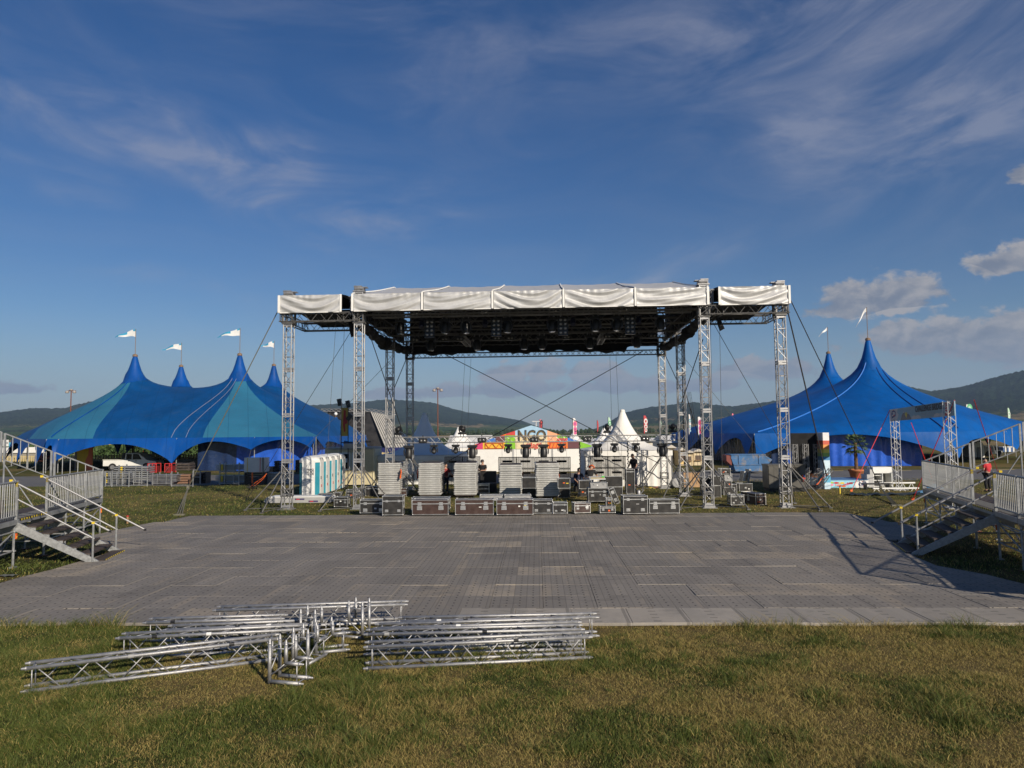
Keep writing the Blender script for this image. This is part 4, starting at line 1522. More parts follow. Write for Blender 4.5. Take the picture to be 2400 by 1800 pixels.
def rail(L, M, off):
    b = MB().prism(prof, -L / 2, L / 2, 'x')
    b.v = [tuple(M @ Vector((v[0], -v[1], v[2])) + Vector(off)) for v in b.v]
    return b


DW, DD = 1.06, 2.0
rails = []
for L_, ang, off in ((DW, 0, (0, -DD / 2, 0)), (DW, 180, (0, DD / 2, 0)), (DD, 90, (DW / 2, 0, 0)), (DD, -90, (-DW / 2, 0, 0))):
    rails.append(rail(L_, Matrix.Rotation(R(ang), 3, 'Z'), off).mesh('side_rail', DECK_EDGE))
BOARD = MB().box((0, 0, .094), (DW - .03, DD - .03, .010)).mesh('board', PLY)
POCK = MB().box((0, 0, .05), (.09, .02, .06)).mesh('corner_pocket', ALU_D)
stacks = [(888, 935, 1166, 15), (982, 1032, 1168, 15), (1066, 1115, 1168, 15), (1172, 1223, 1168, 14), (1260, 1309, 1171, 15)]
names5 = ['first', 'second', 'third', 'fourth', 'fifth']
for si, (x0, x1, yb, n) in enumerate(stacks):
    p = G((x0 + x1) / 2, yb)
    base = thing('stack_dolly', f'low dolly under the {names5[si]} stack of decks from the left', 'dolly', (p.x, p.y + DD / 2, 0), R(1), 'dollies under the deck stacks')
    MB().box((0, 0, .14), (1.0, 1.9, .05)).build('platform', PLY, base)
    for a in (-1, 1):
        for b_ in (-1, 1):
            put('castor', CSTM, base, loc=(a * .4, b_ * .85, 0))
    for k in range(n):
        lab = f'{ordinal(n - 1 - k)} deck from the top in the {names5[si]} stack from the left' if k < n - 1 else f'topmost deck of the {names5[si]} stack from the left'
        d = thing('stage_deck', lab, 'stage deck', (p.x + random.uniform(-.022, .022), p.y + DD / 2 + random.uniform(-.03, .03), .168 + k * .106), R(random.uniform(-.8, .8)) + (R(180) if k % 2 else 0), 'stage decks stacked behind the cases')
        for me in rails:
            put('side_rail', me, d)
        put('board', BOARD, d)
# orange cloths hanging on the stacks
for i, (px, py, dd) in enumerate(((938, 1100, 36.6), (978, 1100, 36.6), (1224, 1107, 36.4), (1309, 1111, 36.2))):
    p = at(px, py, dd)
    b = MB()
    b.grid(lambda a, c: Vector((.03 * math.sin(a * 1.2 + c * .5) + .02, .07 * (a - 2) * (1 - .04 * c), -.045 * c - .02 * math.sin(a * 1.1))), 6, 11)
    tag(b.build('orange_vest', ORANGE, None, True, loc=p), f'orange cloth hanging on the side of the {["first", "second", "fourth", "fifth"][i]} deck stack', 'cloth')

# ================================================================ PEOPLE
def skin_mesh(V, E, Rr, levels=1):
    me = bpy.data.meshes.new('figure')
    me.from_pydata([tuple(v) for v in V], E, [])
    o = bpy.data.objects.new('figure', me)
    COL.objects.link(o)
    o.modifiers.new('s', 'SKIN')
    for i, r in enumerate(Rr):
        me.skin_vertices[0].data[i].radius = (r, r) if not isinstance(r, tuple) else r
    me.skin_vertices[0].data[0].use_root = True
    sb = o.modifiers.new('u', 'SUBSURF')
    sb.levels = sb.render_levels = levels
    dg = bpy.context.evaluated_depsgraph_get()
    m2 = bpy.data.meshes.new_from_object(o.evaluated_get(dg))
    bpy.data.objects.remove(o)
    m2.polygons.foreach_set('use_smooth', [True] * len(m2.polygons))
    return m2


def person(loc, rz, label, shirt, trousers, hair, J=None, scale=1.0, hat=None, sleeves=True):
    j = dict(pelvis=(0, 0, .95), spine=(0, .01, 1.14), chest=(0, .0, 1.34), neck=(0, .01, 1.50), head=(0, -.02, 1.62),
             shl=(-.19, 0, 1.43), ell=(-.26, .02, 1.15), wrl=(-.24, -.10, .92), shr=(.19, 0, 1.43), elr=(.26, .02, 1.15), wrr=(.24, -.10, .92),
             hil=(-.10, 0, .90), knl=(-.12, -.02, .50), anl=(-.13, .02, .09), hir=(.10, 0, .90), knr=(.12, -.02, .50), anr=(.13, .02, .09))
    j.update(J or {})
    j = {k: Vector(v) * scale for k, v in j.items()}
    V, E, Rr, ix = [], [], [], {}

    def vtx(n, p, r):
        ix[n] = len(V)
        V.append(Vector(p))
        Rr.append(r * scale)

    def ed(a, b):
        E.append((ix[a], ix[b]))
    for n, r in (('pelvis', .135), ('spine', .125), ('chest', .145), ('neck', .058), ('head', .075), ('shl', .065), ('ell', .042), ('wrl', .028), ('shr', .065), ('elr', .042), ('wrr', .028),
                 ('hil', .09), ('knl', .058), ('anl', .042), ('hir', .09), ('knr', .058), ('anr', .042)):
        vtx(n, j[n], r)
    for a, b in (('pelvis', 'spine'), ('spine', 'chest'), ('chest', 'neck'), ('neck', 'head'), ('chest', 'shl'), ('shl', 'ell'), ('ell', 'wrl'), ('chest', 'shr'), ('shr', 'elr'), ('elr', 'wrr'),
                 ('pelvis', 'hil'), ('hil', 'knl'), ('knl', 'anl'), ('pelvis', 'hir'), ('hir', 'knr'), ('knr', 'anr')):
        ed(a, b)
    for s_, w, e in (('l', 'wrl', 'ell'), ('r', 'wrr', 'elr')):
        d = (j[w] - j[e]).normalized()
        side = d.orthogonal().normalized()
        pal = j[w] + d * .07 * scale
        vtx('pal' + s_, pal, .036)
        ed(w, 'pal' + s_)
        for f in range(4):
            k1 = pal + d * .035 * scale + side * (f - 1.5) * .021 * scale
            vtx(f'k{s_}{f}', k1, .011)
            vtx(f't{s_}{f}', k1 + (d * .05 + d.cross(side) * .03) * scale * (1.0 if f in (1, 2) else .8), .009)
            ed('pal' + s_, f'k{s_}{f}')
            ed(f'k{s_}{f}', f't{s_}{f}')
        vtx(f'th{s_}', j[w] + d * .05 * scale + side * -.055 * scale, .011)
        ed(w, f'th{s_}')
    for s_, a in (('l', 'anl'), ('r', 'anr')):
        vtx('toe' + s_, j[a] + Vector((0, -.16, -.05)) * scale, .038)
        ed(a, 'toe' + s_)
    body = skin_mesh(V, E, Rr)
    # head with face joined to the body
    up = (j['head'] - j['neck']).normalized()
    hc = j['head'] + up * .03 * scale
    h = MB().ball((0, 0, 0), .1, 14, (.80, .98, 1.22))
    h.ball((0, -.103, -.012), .018, 6, (.8, 1.1, 1.3)).ball((-.082, .0, -.005), .022, 6, (.5, .9, 1.4)).ball((.082, .0, -.005), .022, 6, (.5, .9, 1.4)).ball((0, -.085, -.06), .022, 6, (1.4, .5, .4))
    q_ = Vector((0, 0, 1)).rotation_difference(up).to_matrix()
    bm = bmesh.new()
    bm.from_mesh(body)
    hm_ = bpy.data.meshes.new('h')
    hm_.from_pydata([tuple(q_ @ (Vector(v) * scale) + hc) for v in h.v], [], h.f)
    bm.from_mesh(hm_)
    for f in bm.faces:
        f.smooth = True
    bm.to_mesh(body)
    bm.free()
    bpy.data.meshes.remove(hm_)
    body.materials.clear()
    body.materials.append(SKIN)
    root = tag(put('person', body, loc=loc, rot=(0, 0, rz)), label, 'person')
    # shirt
    V2, E2, R2 = [j['pelvis'] + (j['spine'] - j['pelvis']) * .1, j['spine'], j['chest'], j['chest'].lerp(j['neck'], .55), j['shl'], j['shl'].lerp(j['ell'], .75), j['shr'], j['shr'].lerp(j['elr'], .75)], [(0, 1), (1, 2), (2, 3), (2, 4), (4, 5), (2, 6), (6, 7)], [.155, .148, .168, .085, .085, .07, .085, .07]
    m_ = skin_mesh(V2, E2, [r * scale for r in R2])
    m_.materials.clear()
    m_.materials.append(shirt)
    put('shirt', m_, root)
    V3, E3, R3 = [j['pelvis'] + Vector((0, 0, .02)), j['hil'], j['knl'], j['anl'] + Vector((0, 0, .04)), j['hir'], j['knr'], j['anr'] + Vector((0, 0, .04))], [(0, 1), (1, 2), (2, 3), (0, 4), (4, 5), (5, 6)], [.155, .115, .08, .068, .115, .08, .068]
    m_ = skin_mesh(V3, E3, [r * scale for r in R3])
    m_.materials.clear()
    m_.materials.append(trousers)
    put('trousers', m_, root)
    hb = MB().ball((0, .018, .045), .1, 12, (.86, .98, .98))
    hb.v = [tuple(q_ @ (Vector(v) * scale) + hc) for v in hb.v]
    hb.build('hair', hair, root, True)
    if hat is not None:
        cap = MB().lathe([(.001, .155), (.06, .15), (.092, .11), (.105, .05), (.16, .035), (.165, .028), (.10, .03)] if hat[1] else [(.001, .14), (.06, .135), (.095, .10), (.106, .045), (.108, .03)], 14)
        if not hat[1]:
            cap.box((0, -.14, .04), (.13, .12, .012))
        cap.v = [tuple(q_ @ (Vector(v) * scale) + hc) for v in cap.v]
        cap.build('hat', hat[0], root, True)
    for a in ('anl', 'anr'):
        b = MB().ball(tuple(j[a] + Vector((0, -.06, -.035)) * scale), .06, 8, (.75, 2.0, .8))
        b.build('shoe', RUBBER, root, True)
    return root


TEE = plain('black cotton', (.012, .012, .014), .9, 0, .2)
JEANS = plain('dark denim', (.02, .025, .045), .85, 0, .2)
HAIRD = plain('dark hair', (.012, .009, .007), .6)
p = at(1131, 1075, 41.0)
person((p.x, 41.0, 0), R(-20), 'man in a dark cap and dark vest reading behind the black panel', TEE, JEANS, HAIRD, dict(ell=(-.24, -.06, 1.16), wrl=(-.10, -.30, 1.16), elr=(.24, -.06, 1.16), wrr=(.10, -.30, 1.16)), .96, (plain('dark cap cloth', (.03, .02, .02)), 0))
p = at(1384, 1100, 35.6)
person((p.x - .05, 35.6, 0), R(160), 'man in an orange hat and black T-shirt bending over the desk case', TEE, JEANS, HAIRD,
       dict(spine=(0, -.10, 1.10), chest=(0, -.24, 1.24), neck=(0, -.34, 1.36), head=(0, -.42, 1.45), shl=(-.20, -.26, 1.30), shr=(.20, -.26, 1.30), ell=(-.30, -.35, 1.05), wrl=(-.36, -.52, .90), elr=(.26, -.20, 1.03), wrr=(.26, -.36, .86)), .99, (ORANGE, 1))
p = at(1482, 1070, 38.6)
st_ = case(1474, 1492, 1145, 1158, .5, K, 'low black case the leaning man stands on, behind the tall case', castor=False, lid=0, latches=0, handles=0, dist=38.4)
person((p.x + .05, 38.5, .27), R(-55), 'bearded man in a dark T-shirt leaning on the tall black case', TEE, JEANS, plain('brown hair', (.05, .025, .012)),
       dict(ell=(-.22, -.12, 1.14), wrl=(-.12, -.34, 1.0), elr=(.27, -.05, 1.13), wrr=(.20, -.26, .95), head=(.0, -.06, 1.61)), 1.0)
p = at(1355, 1105, 39.2)
person((p.x, 39.2, 0), R(15), 'person in dark blue sitting low behind the chain hoist', plain('navy cotton', (.015, .02, .05), .9), JEANS, HAIRD,
       dict(pelvis=(0, 0, .45), spine=(0, .0, .64), chest=(0, -.03, .84), neck=(0, -.05, 1.0), head=(0, -.09, 1.12), shl=(-.19, -.03, .93), ell=(-.27, -.14, .68), wrl=(-.2, -.36, .56), shr=(.19, -.03, .93), elr=(.27, -.14, .68), wrr=(.2, -.36, .56),
            hil=(-.1, -.02, .44), knl=(-.14, -.42, .46), anl=(-.14, -.40, .09), hir=(.1, -.02, .44), knr=(.14, -.42, .46), anr=(.14, -.40, .09)))
MB().box((0, 0, .17), (.5, .45, .34)).build('seat_box', CASE_K, tag(thing('stool_box', 'low black box the seated person uses as a stool', 'box', (p.x, 39.3, 0)), None), bevel=.01)
p = at(1039, 1098, 38.2)
person((p.x + .1, 38.4, 0), R(40), 'person in a dark red shirt half hidden right of the second deck stack', plain('dark red cotton', (.22, .03, .03), .9), JEANS, HAIRD, dict(wrl=(-.22, -.3, 1.05), elr=(.3, -.1, 1.16), wrr=(.34, -.32, 1.02)), .92)
p = G(2316, 1153)
person((p.x, p.y, 0), R(200), 'person in a red and black shirt with a white patch behind the right stand', plain('red cotton', (.5, .03, .04), .9), TEE, HAIRD, dict(wrl=(-.24, -.22, 1.0), wrr=(.24, -.25, 1.02), head=(0, -.08, 1.60)), .98)

# ================================================================ SMALL THINGS ON THE GRASS
p = G(703, 1180)
mat_ = thing('folded_mat', 'long grey padded mat with rounded end lying behind the left tower', 'mat', (p.x - .1, p.y + .4, 0), R(-2))
o_ = [(-1.55, .02), (1.5, .02), (1.62, .06), (1.6, .26), (1.5, .31), (-1.35, .31), (-1.52, .26), (-1.62, .1)]
MB().prism(o_, -.4, .4, 'y').build('pad', plain('grey vinyl', (.36, .36, .36), .5), mat_, bevel=.02)
MB().prism([(x_, z_ + .004) for x_, z_ in ((-1.5, .28), (1.55, .28), (1.5, .325), (-1.35, .325))], -.415, .415, 'y').build('top_sheet', WHITE, mat_)
for xx, zz in ((.1, .20), (.75, .10)):
    MB().box((xx, -.404, zz), (.45, .006, .07)).build('label_patch', plain('navy print', (.05, .04, .12)), mat_)
    MB().box((xx - .08, -.407, zz), (.16, .006, .045)).build('label_patch', RED, mat_)
for i, (px, py, h_) in enumerate(((299, 1227, .32), (1969, 1158, .42))):
    p = G(px, py)
    t = thing('survey_stake', ['wooden stake with red tip in the grass beside the left stairs', 'short orange and yellow stake in the grass by the fish platform'][i], 'stake', p, 0)
    MB().prism([(-.025, 0), (.025, 0), (.03, h_ * .8), (-.028, h_ * .8)], -.02, .02, 'y').build('shaft', WOOD if i == 0 else YEL, t)
    MB().box((0, 0, h_ * .86), (.064, .05, h_ * .14)).build('tip', RED, t)
p = G(1622, 1142)
bd = thing('plywood_board', 'tan plywood board standing behind the right mid tower', 'board', (p.x, p.y, 0), R(4))
MB().box((0, 0, .42), (.95, .03, .84), m=Matrix.Rotation(R(-4), 3, 'X')).build('sheet', WOOD, bd)
MB().box((.3, .1, .3), (.05, .05, .6), m=Matrix.Rotation(R(20), 3, 'X')).build('prop', WOOD, bd)
p = G(1587, 1146)
dr = thing('grey_drum', 'grey ribbed drum lying beside the white pagoda tent', 'drum', (p.x, p.y + .3, .29), 0)
b = MB().lathe([(.24, -.3), (.28, -.29), (.27, -.2), (.285, -.1), (.27, 0), (.285, .1), (.27, .2), (.28, .29), (.24, .3)], 16)
orient(b, Matrix.Rotation(R(80), 3, 'X'))
b.build('barrel', GREYP, dr, True)
p = G(1497, 1165)
can = thing('watering_can', 'small metal can with a spout beside the tall black case', 'can', p, 0)
MB().lathe([(.09, 0), (.10, .02), (.095, .3), (.05, .36)], 12).build('body', ALU, can, True)
MB().tube((.08, 0, .12), (.26, 0, .36), .022, 6, .03).build('spout', ALU, can)
# fallen cloths by the white tent
for i, (px, py, mt) in enumerate(((1525, 1145, YEL), (1538, 1144, ORANGE), (1500, 1144, TEE), (1571, 1144, TEE))):
    p = G(px, py)
    b = MB()
    b.grid(lambda a, c: Vector(((a - 3) * .07, (c - 3) * .07, max(.005, .10 * math.exp(-((a - 3) ** 2 + (c - 3) ** 2) / 5) + .03 * math.sin(a * 2.1 + c * 1.3 + i)))), 7, 7)
    tag(b.build('ground_cloth', mt, None, True, loc=p), ['yellow', 'orange', 'black', 'small black'][i] + ' crumpled cloth at the foot of the white pagoda' + (' near its right corner' if i == 3 else ''), 'cloth')

# ================================================================ BIG TENTS
from mathutils.geometry import delaunay_2d_cdt


def tent_blue(name, base, teal=None, planes=None):
    m = bpy.data.materials.new(name)
    m.use_nodes = True
    t = NT(m.node_tree)
    b = t.n['Principled BSDF']
    pos = t.new('ShaderNodeNewGeometry').outputs['Position']
    x, y, z = t.xyz(pos)
    n = t.noise(pos, .35, 6, .65, .5)
    c = t.mix(t.ramp(n, .3, .7), tuple(v * .8 for v in base), tuple(v * 1.15 for v in base))
    c = t.mix(t.m('MULTIPLY', t.ramp(t.noise(t.comb(t.m('MULTIPLY', x, .6), t.m('MULTIPLY', y, .6), t.m('MULTIPLY', z, .15)), 1.2, 6, .7), .55, .75), .18), c, (.06, .08, .12))
    seam_ = t.m('LESS_THAN', t.m('ABSOLUTE', t.m('SUBTRACT', t.m('FRACT', t.m('ADD', t.m('MULTIPLY', x, .55), t.m('MULTIPLY', y, .21))), .5)), .018)
    wear = t.ramp(t.noise(t.comb(t.m('MULTIPLY', x, 2.4), t.m('MULTIPLY', y, 2.4), t.m('MULTIPLY', z, .25)), 1.0, 6, .7, .4), .48, .72)
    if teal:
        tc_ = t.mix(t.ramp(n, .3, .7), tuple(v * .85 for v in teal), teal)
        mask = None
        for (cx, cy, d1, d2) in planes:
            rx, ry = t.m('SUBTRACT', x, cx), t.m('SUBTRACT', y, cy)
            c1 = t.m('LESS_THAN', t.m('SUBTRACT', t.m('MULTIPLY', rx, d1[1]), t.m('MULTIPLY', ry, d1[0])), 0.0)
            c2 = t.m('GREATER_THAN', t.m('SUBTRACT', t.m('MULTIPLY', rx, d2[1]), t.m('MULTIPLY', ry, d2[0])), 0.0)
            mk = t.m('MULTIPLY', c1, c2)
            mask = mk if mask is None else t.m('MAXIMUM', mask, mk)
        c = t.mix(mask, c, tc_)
    c = t.mix(t.m('MULTIPLY', seam_, .35), c, tuple(v * .45 for v in base))
    c = t.mix(t.m('MULTIPLY', wear, .22), c, (.05, .10, .17))
    t.put(b.inputs['Base Color'], c)
    b.inputs['Roughness'].default_value = .5
    b.inputs['Specular IOR Level'].default_value = .2
    bp = t.new('ShaderNodeBump')
    bp.inputs['Strength'].default_value = .35
    bp.inputs['Distance'].default_value = .12
    t.put(bp.inputs['Height'], t.noise(t.comb(t.m('MULTIPLY', x, 1.0), t.m('MULTIPLY', y, 1.0), t.m('MULTIPLY', z, .35)), .9, 5, .6))
    t.l.new(bp.outputs[0], b.inputs['Normal'])
    return m


def height_field(poly, masts, z_eave, z_cap, gam, step=.5, r0=.8):
    xs = np.arange(min(p[0] for p in poly) - 1, max(p[0] for p in poly) + 1, step)
    ys = np.arange(min(p[1] for p in poly) - 1, max(p[1] for p in poly) + 1, step)
    X, Y = np.meshgrid(xs, ys)
    inside = np.ones_like(X, bool)
    n = len(poly)
    for i in range(n):
        (x0, y0), (x1, y1) = poly[i], poly[(i + 1) % n]
        inside &= ((x1 - x0) * (Y - y0) - (y1 - y0) * (X - x0)) > 0
    h = np.zeros_like(X)
    fix = np.zeros_like(inside)
    for (mx, my) in masts:
        fix |= np.hypot(X - mx, Y - my) < r0
    h[fix] = 1
    h[inside & ~fix] = .4
    for _ in range(2200):
        a = (np.roll(h, 1, 0) + np.roll(h, -1, 0) + np.roll(h, 1, 1) + np.roll(h, -1, 1)) / 4
        h = np.where(inside & ~fix, a, h)
    Z = z_eave + (z_cap - z_eave) * np.clip(h, 0, 1) ** gam

    def f(x, y):
        i, j = (x - xs[0]) / step, (y - ys[0]) / step
        i0, j0 = int(np.clip(math.floor(i), 0, len(xs) - 2)), int(np.clip(math.floor(j), 0, len(ys) - 2))
        a, b = min(1, max(0, i - i0)), min(1, max(0, j - j0))
        return float((Z[j0, i0] * (1 - a) + Z[j0, i0 + 1] * a) * (1 - b) + (Z[j0 + 1, i0] * (1 - a) + Z[j0 + 1, i0 + 1] * a) * b)
    return f


def big_tent(label, poly, masts, z_eave, z_cap, z_top, gam, mat, skirt_mat, tips, flags, cord=()):
    """poly is counter-clockwise; tips: per edge a list of (t, z) along the edge for the scalloped skirt"""
    t = thing('circus_tent', label, 'tent', (sum(m[0] for m in masts) / len(masts), sum(m[1] for m in masts) / len(masts), 0))
    o0 = t.location
    f = height_field(poly, masts, z_eave, z_cap, gam)
    bpts, n = [], len(poly)
    for i in range(n):
        a, b = Vector(poly[i]), Vector(poly[(i + 1) % n])
        k = max(2, int((b - a).length / .8))
        bpts += [a.lerp(b, j / k) for j in range(k)]
    nb = len(bpts)
    pts = list(bpts)
    x0, x1 = min(p[0] for p in poly), max(p[0] for p in poly)
    y0, y1 = min(p[1] for p in poly), max(p[1] for p in poly)

    def inside(x, y, mrg=.5):
        for i in range(n):
            (ax, ay), (bx, by) = poly[i], poly[(i + 1) % n]
            L_ = math.hypot(bx - ax, by - ay)
            if ((bx - ax) * (y - ay) - (by - ay) * (x - ax)) / L_ < mrg:
                return False
        return True
    for x in np.arange(x0, x1, .8):
        for y in np.arange(y0, y1, .8):
            if inside(x, y) and all(math.hypot(x - m[0], y - m[1]) > 2.6 for m in masts):
                pts.append(Vector((x, y)))
    for m in masts:
        pts.append(Vector(m))
        for r in (.45, .8, 1.2, 1.7, 2.3):
            for k in range(20):
                a = 2 * math.pi * (k + (r * 3 % 1)) / 20
                pts.append(Vector((m[0] + r * math.cos(a), m[1] + r * math.sin(a))))
    res = delaunay_2d_cdt(pts, [(i, (i + 1) % nb) for i in range(nb)], [], 1, 1e-4)
    vs = [(p.x - o0.x, p.y - o0.y, f(p.x, p.y) if inside(p.x, p.y, .05) else z_eave) for p in res[0]]
    me = bpy.data.meshes.new('canopy')
    me.from_pydata(vs, [], [tuple(q_) for q_ in res[2]])
    me.materials.append(mat)
    bm = bmesh.new()
    bm.from_mesh(me)
    bmesh.ops.recalc_face_normals(bm, faces=bm.faces)
    if sum(fc.normal.z for fc in bm.faces) < 0:
        bmesh.ops.reverse_faces(bm, faces=bm.faces)
    bm.to_mesh(me)
    bm.free()
    me.polygons.foreach_set('use_smooth', [True] * len(me.polygons))
    put('canopy', me, t)
    # scalloped skirt, one part per bay
    for i in range(n):
        a, b = Vector(poly[i]), Vector(poly[(i + 1) % n])
        d = (b - a)
        out = Vector((d.y, -d.x)).normalized()
        tp = tips[i]
        for k in range(len(tp) - 1):
            (t0, za, ap), (t1, zb_, _) = tp[k], tp[k + 1]
            nu = max(12, int((t1 - t0) * d.length / .45))

            def P(u, v):
                s_ = u / (nu - 1)
                p = a + d * (t0 + (t1 - t0) * s_)
                lo = za + (zb_ - za) * s_
                lo = lo + (ap - lo) * (math.sin(math.pi * s_) ** .75)
                z = z_eave + .015 + (lo - z_eave) * v / 4
                w = out * (.85 * (v / 4) ** 1.2 * (1 - .7 * math.sin(math.pi * s_)) + .04 * math.sin(u * 1.7) * v / 4)
                return Vector((p.x + w.x - o0.x, p.y + w.y - o0.y, z))
            bb = MB()
            bb.grid(P, nu, 5)
            bb.build('skirt', skirt_mat, t, True)
            e = a + d * t1
            if zb_ < 2.6:
                bb = MB().tube((e.x + out.x * .8 - o0.x, e.y + out.y * .8 - o0.y, zb_), (e.x + out.x * 2.2 - o0.x, e.y + out.y * 2.2 - o0.y, 0), .02, 5)
                bb.build('guy_rope', WIRE, t)
            bb = MB().tube((e.x - o0.x, e.y - o0.y, 0), (e.x - o0.x, e.y - o0.y, z_eave), .045, 6)
            bb.build('side_pole', GALV, t)
    # masts, caps, flags
    for k, m in enumerate(masts):
        mx, my = m[0] - o0.x, m[1] - o0.y
        zc = f(m[0] + .85, m[1])
        rings = [(1.35, None), (1.1, None), (.88, .10), (.66, .30), (.44, .62), (.26, .95), (.20, 1.0)]
        nn = 20

        def CP(u, v):
            r_, k_ = rings[v]
            a_ = 2 * math.pi * u / nn
            x_, y_ = r_ * math.cos(a_), r_ * math.sin(a_)
            z_ = f(m[0] + x_, m[1] + y_) + .035 if k_ is None else max(f(m[0] + x_, m[1] + y_) + .05, zc + (z_top - zc) * k_)
            return Vector((mx + x_, my + y_, z_))
        cb = MB()
        cb.grid(CP, nn + 1, len(rings))
        cb.build('peak_cap', skirt_mat, t, True)
        ms = MB().tube((mx, my, 0), (mx, my, z_top + .25), .12, 8).lathe([(.2, z_top), (.26, z_top + .02), (.24, z_top + .22), (.1, z_top + .3)], 10, (mx, my, 0))
        ms.build('mast', plain('rusty steel', (.20, .13, .08), .7), t)
        fl = flags[k]
        ph = fl['pole']
        fpo = MB().tube((mx, my, z_top + .2), (mx + fl.get('lean', 0), my, z_top + ph), .03, 6).build('flag_pole', plain('rusty steel', (.2, .13, .08)), t)
        L_, H_ = fl['len'] * 1.1, fl['h'] * .8
        nu, nv = 16, 5
        bb = MB()

        def P(u, v):
            s_ = u / (nu - 1)
            w = H_ * (1 - s_) ** 1.1 + .05
            dr = fl['drop'] * s_ ** 1.3
            return Vector((mx + fl.get('lean', 0) - L_ * s_ * math.cos(fl['ang']), my + .14 * math.sin(s_ * 7 + k) * s_ + .1 * s_, z_top + ph - .05 - dr - w * (v / (nv - 1)) + .05 * math.sin(s_ * 9 + k * 2)))
        bb.grid(P, nu, nv)
        for u in range(nu - 1):
            for v in range(nv - 1):
                bb.mi[v * (nu - 1) + u] = 1 if ((u > 5 and v < 2) or u > 11 or (u < 2 and v == 0)) else 0
        bb.build('flag', [WHITE, plain('cyan cloth', (.03, .30, .50), .8)] if fl.get('two', True) else [WHITE, WHITE], fpo, True)
    for (pa, pb, r, mt) in cord:
        P_ = []
        for k in range(41):
            s_ = k / 40
            x, y = pa[0] + (pb[0] - pa[0]) * s_, pa[1] + (pb[1] - pa[1]) * s_
            P_.append((x - o0.x, y - o0.y, f(x, y) + .04))
        MB().path(P_, r, 5).build('seam', mt, t)
    return t, f


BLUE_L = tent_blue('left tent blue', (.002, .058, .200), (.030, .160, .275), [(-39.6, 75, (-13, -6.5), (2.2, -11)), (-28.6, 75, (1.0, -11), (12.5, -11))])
BLUE_S = tent_blue('tent skirt blue', (.002, .062, .275))
BLUE_R = tent_blue('right tent blue', (.001, .082, .320))
polyL = [(-41.5, 64), (-17.5, 64), (-18.0, 80), (-20, 98), (-53, 98), (-55, 79)]
e0 = 24.0
tl = lambda px, z, ap: (((px - 1200) / 1680 * 64 + 41.5) / e0, z, ap)
full_edge = lambda k, z=1.6, ap=2.5: [(j / k, z, ap) for j in range(k + 1)]
fl4 = [dict(pole=2.95, len=2.1, h=.95, drop=.8, ang=.1), dict(pole=2.95, len=2.3, h=.95, drop=.85, ang=.15), dict(pole=3.0, len=2.3, h=.95, drop=.8, ang=.2), dict(pole=3.1, len=1.7, h=.95, drop=.6, ang=.3)]
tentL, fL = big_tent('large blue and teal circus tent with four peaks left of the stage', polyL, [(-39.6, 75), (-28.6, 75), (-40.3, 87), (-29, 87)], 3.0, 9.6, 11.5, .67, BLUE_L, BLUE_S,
                     [[(0, .8, 2.45), tl(139, .8, 2.5), tl(415, .75, 2.65), tl(597, 1.9, 2.75), tl(735, 1.95, 2.6), (1, 1.9, 2.5)], full_edge(2, 1.9), full_edge(3, .8, 2.5), full_edge(4, .8, 2.6), full_edge(3, .6, 2.5), full_edge(2, .6, 2.6)], fl4,
                     [((-28.9, 74.4), (-30.4, 64), .025, plain('grey cord', (.20, .22, .32))), ((-28.5, 74.2), (-29.1, 64), .022, plain('grey cord', (.20, .22, .32))), ((-39.6, 74.2), (-41.2, 64.2), .05, BLUE_S)])
polyR = [(21.2, 63), (36.6, 60.5), (53, 70), (56, 86), (38, 98), (19.5, 88)]
fl2 = [dict(pole=3.4, len=1.2, h=.45, drop=2.0, ang=.6, two=False), dict(pole=3.2, len=1.0, h=.4, drop=1.0, ang=.5, two=False)]
tentR, fR = big_tent('large deep blue circus tent with two peaks right of the stage', polyR, [(36, 72), (37.5, 84.5)], 2.9, 10.1, 12.1, .70, BLUE_R, BLUE_R,
                     [[(0, .7, 2.75), (1, .7, 2.4)], [(0, .7, 2.3), (.5, 1.2, 2.5), (1, 1.0, 2.4)], full_edge(2, .9), full_edge(3, .9), full_edge(3, .7), [(0, .6, 2.3), (.36, .8, 2.5), (.7, .8, 2.5), (1, .7, 2.5)]], fl2,
                     [((36.2, 71), (36.5, 60.8), .05, plain('navy welt', (.004, .03, .16))), ((36.8, 71), (38.2, 61.6), .05, plain('navy welt', (.004, .03, .16))), ((35.4, 71.4), (21.6, 63.3), .06, plain('light blue welt', (.03, .17, .55)))])


# ---- hanging tarpaulin walls
def tarp(parent, p0, p1, h, mat, name='tarp_wall', folds=1.0, seed=0):
    o0 = parent.location
    p0, p1 = Vector(p0), Vector(p1)
    d = (p1 - p0)
    nrm = Vector((d.y, -d.x)).normalized()
    nu = max(20, int(d.length / .12))
    rr = random.Random(seed)
    ks = [(rr.uniform(2, 9), rr.uniform(0, 6), rr.uniform(.01, .045)) for _ in range(5)]
    bb = MB()

    def P(u, v):
        s_ = u / (nu - 1) * d.length
        vv_ = v / 9
        w = sum(a * math.sin(k * s_ + p + .5 * vv_ * math.sin(k)) for k, p, a in ks) * folds * (.35 + .65 * vv_)
        q_ = p0 + d * (u / (nu - 1)) + nrm * w
        return Vector((q_.x - o0.x, q_.y - o0.y, h * (1 - vv_) + .01))
    bb.grid(P, nu, 10)
    return bb.build(name, mat, parent, True)


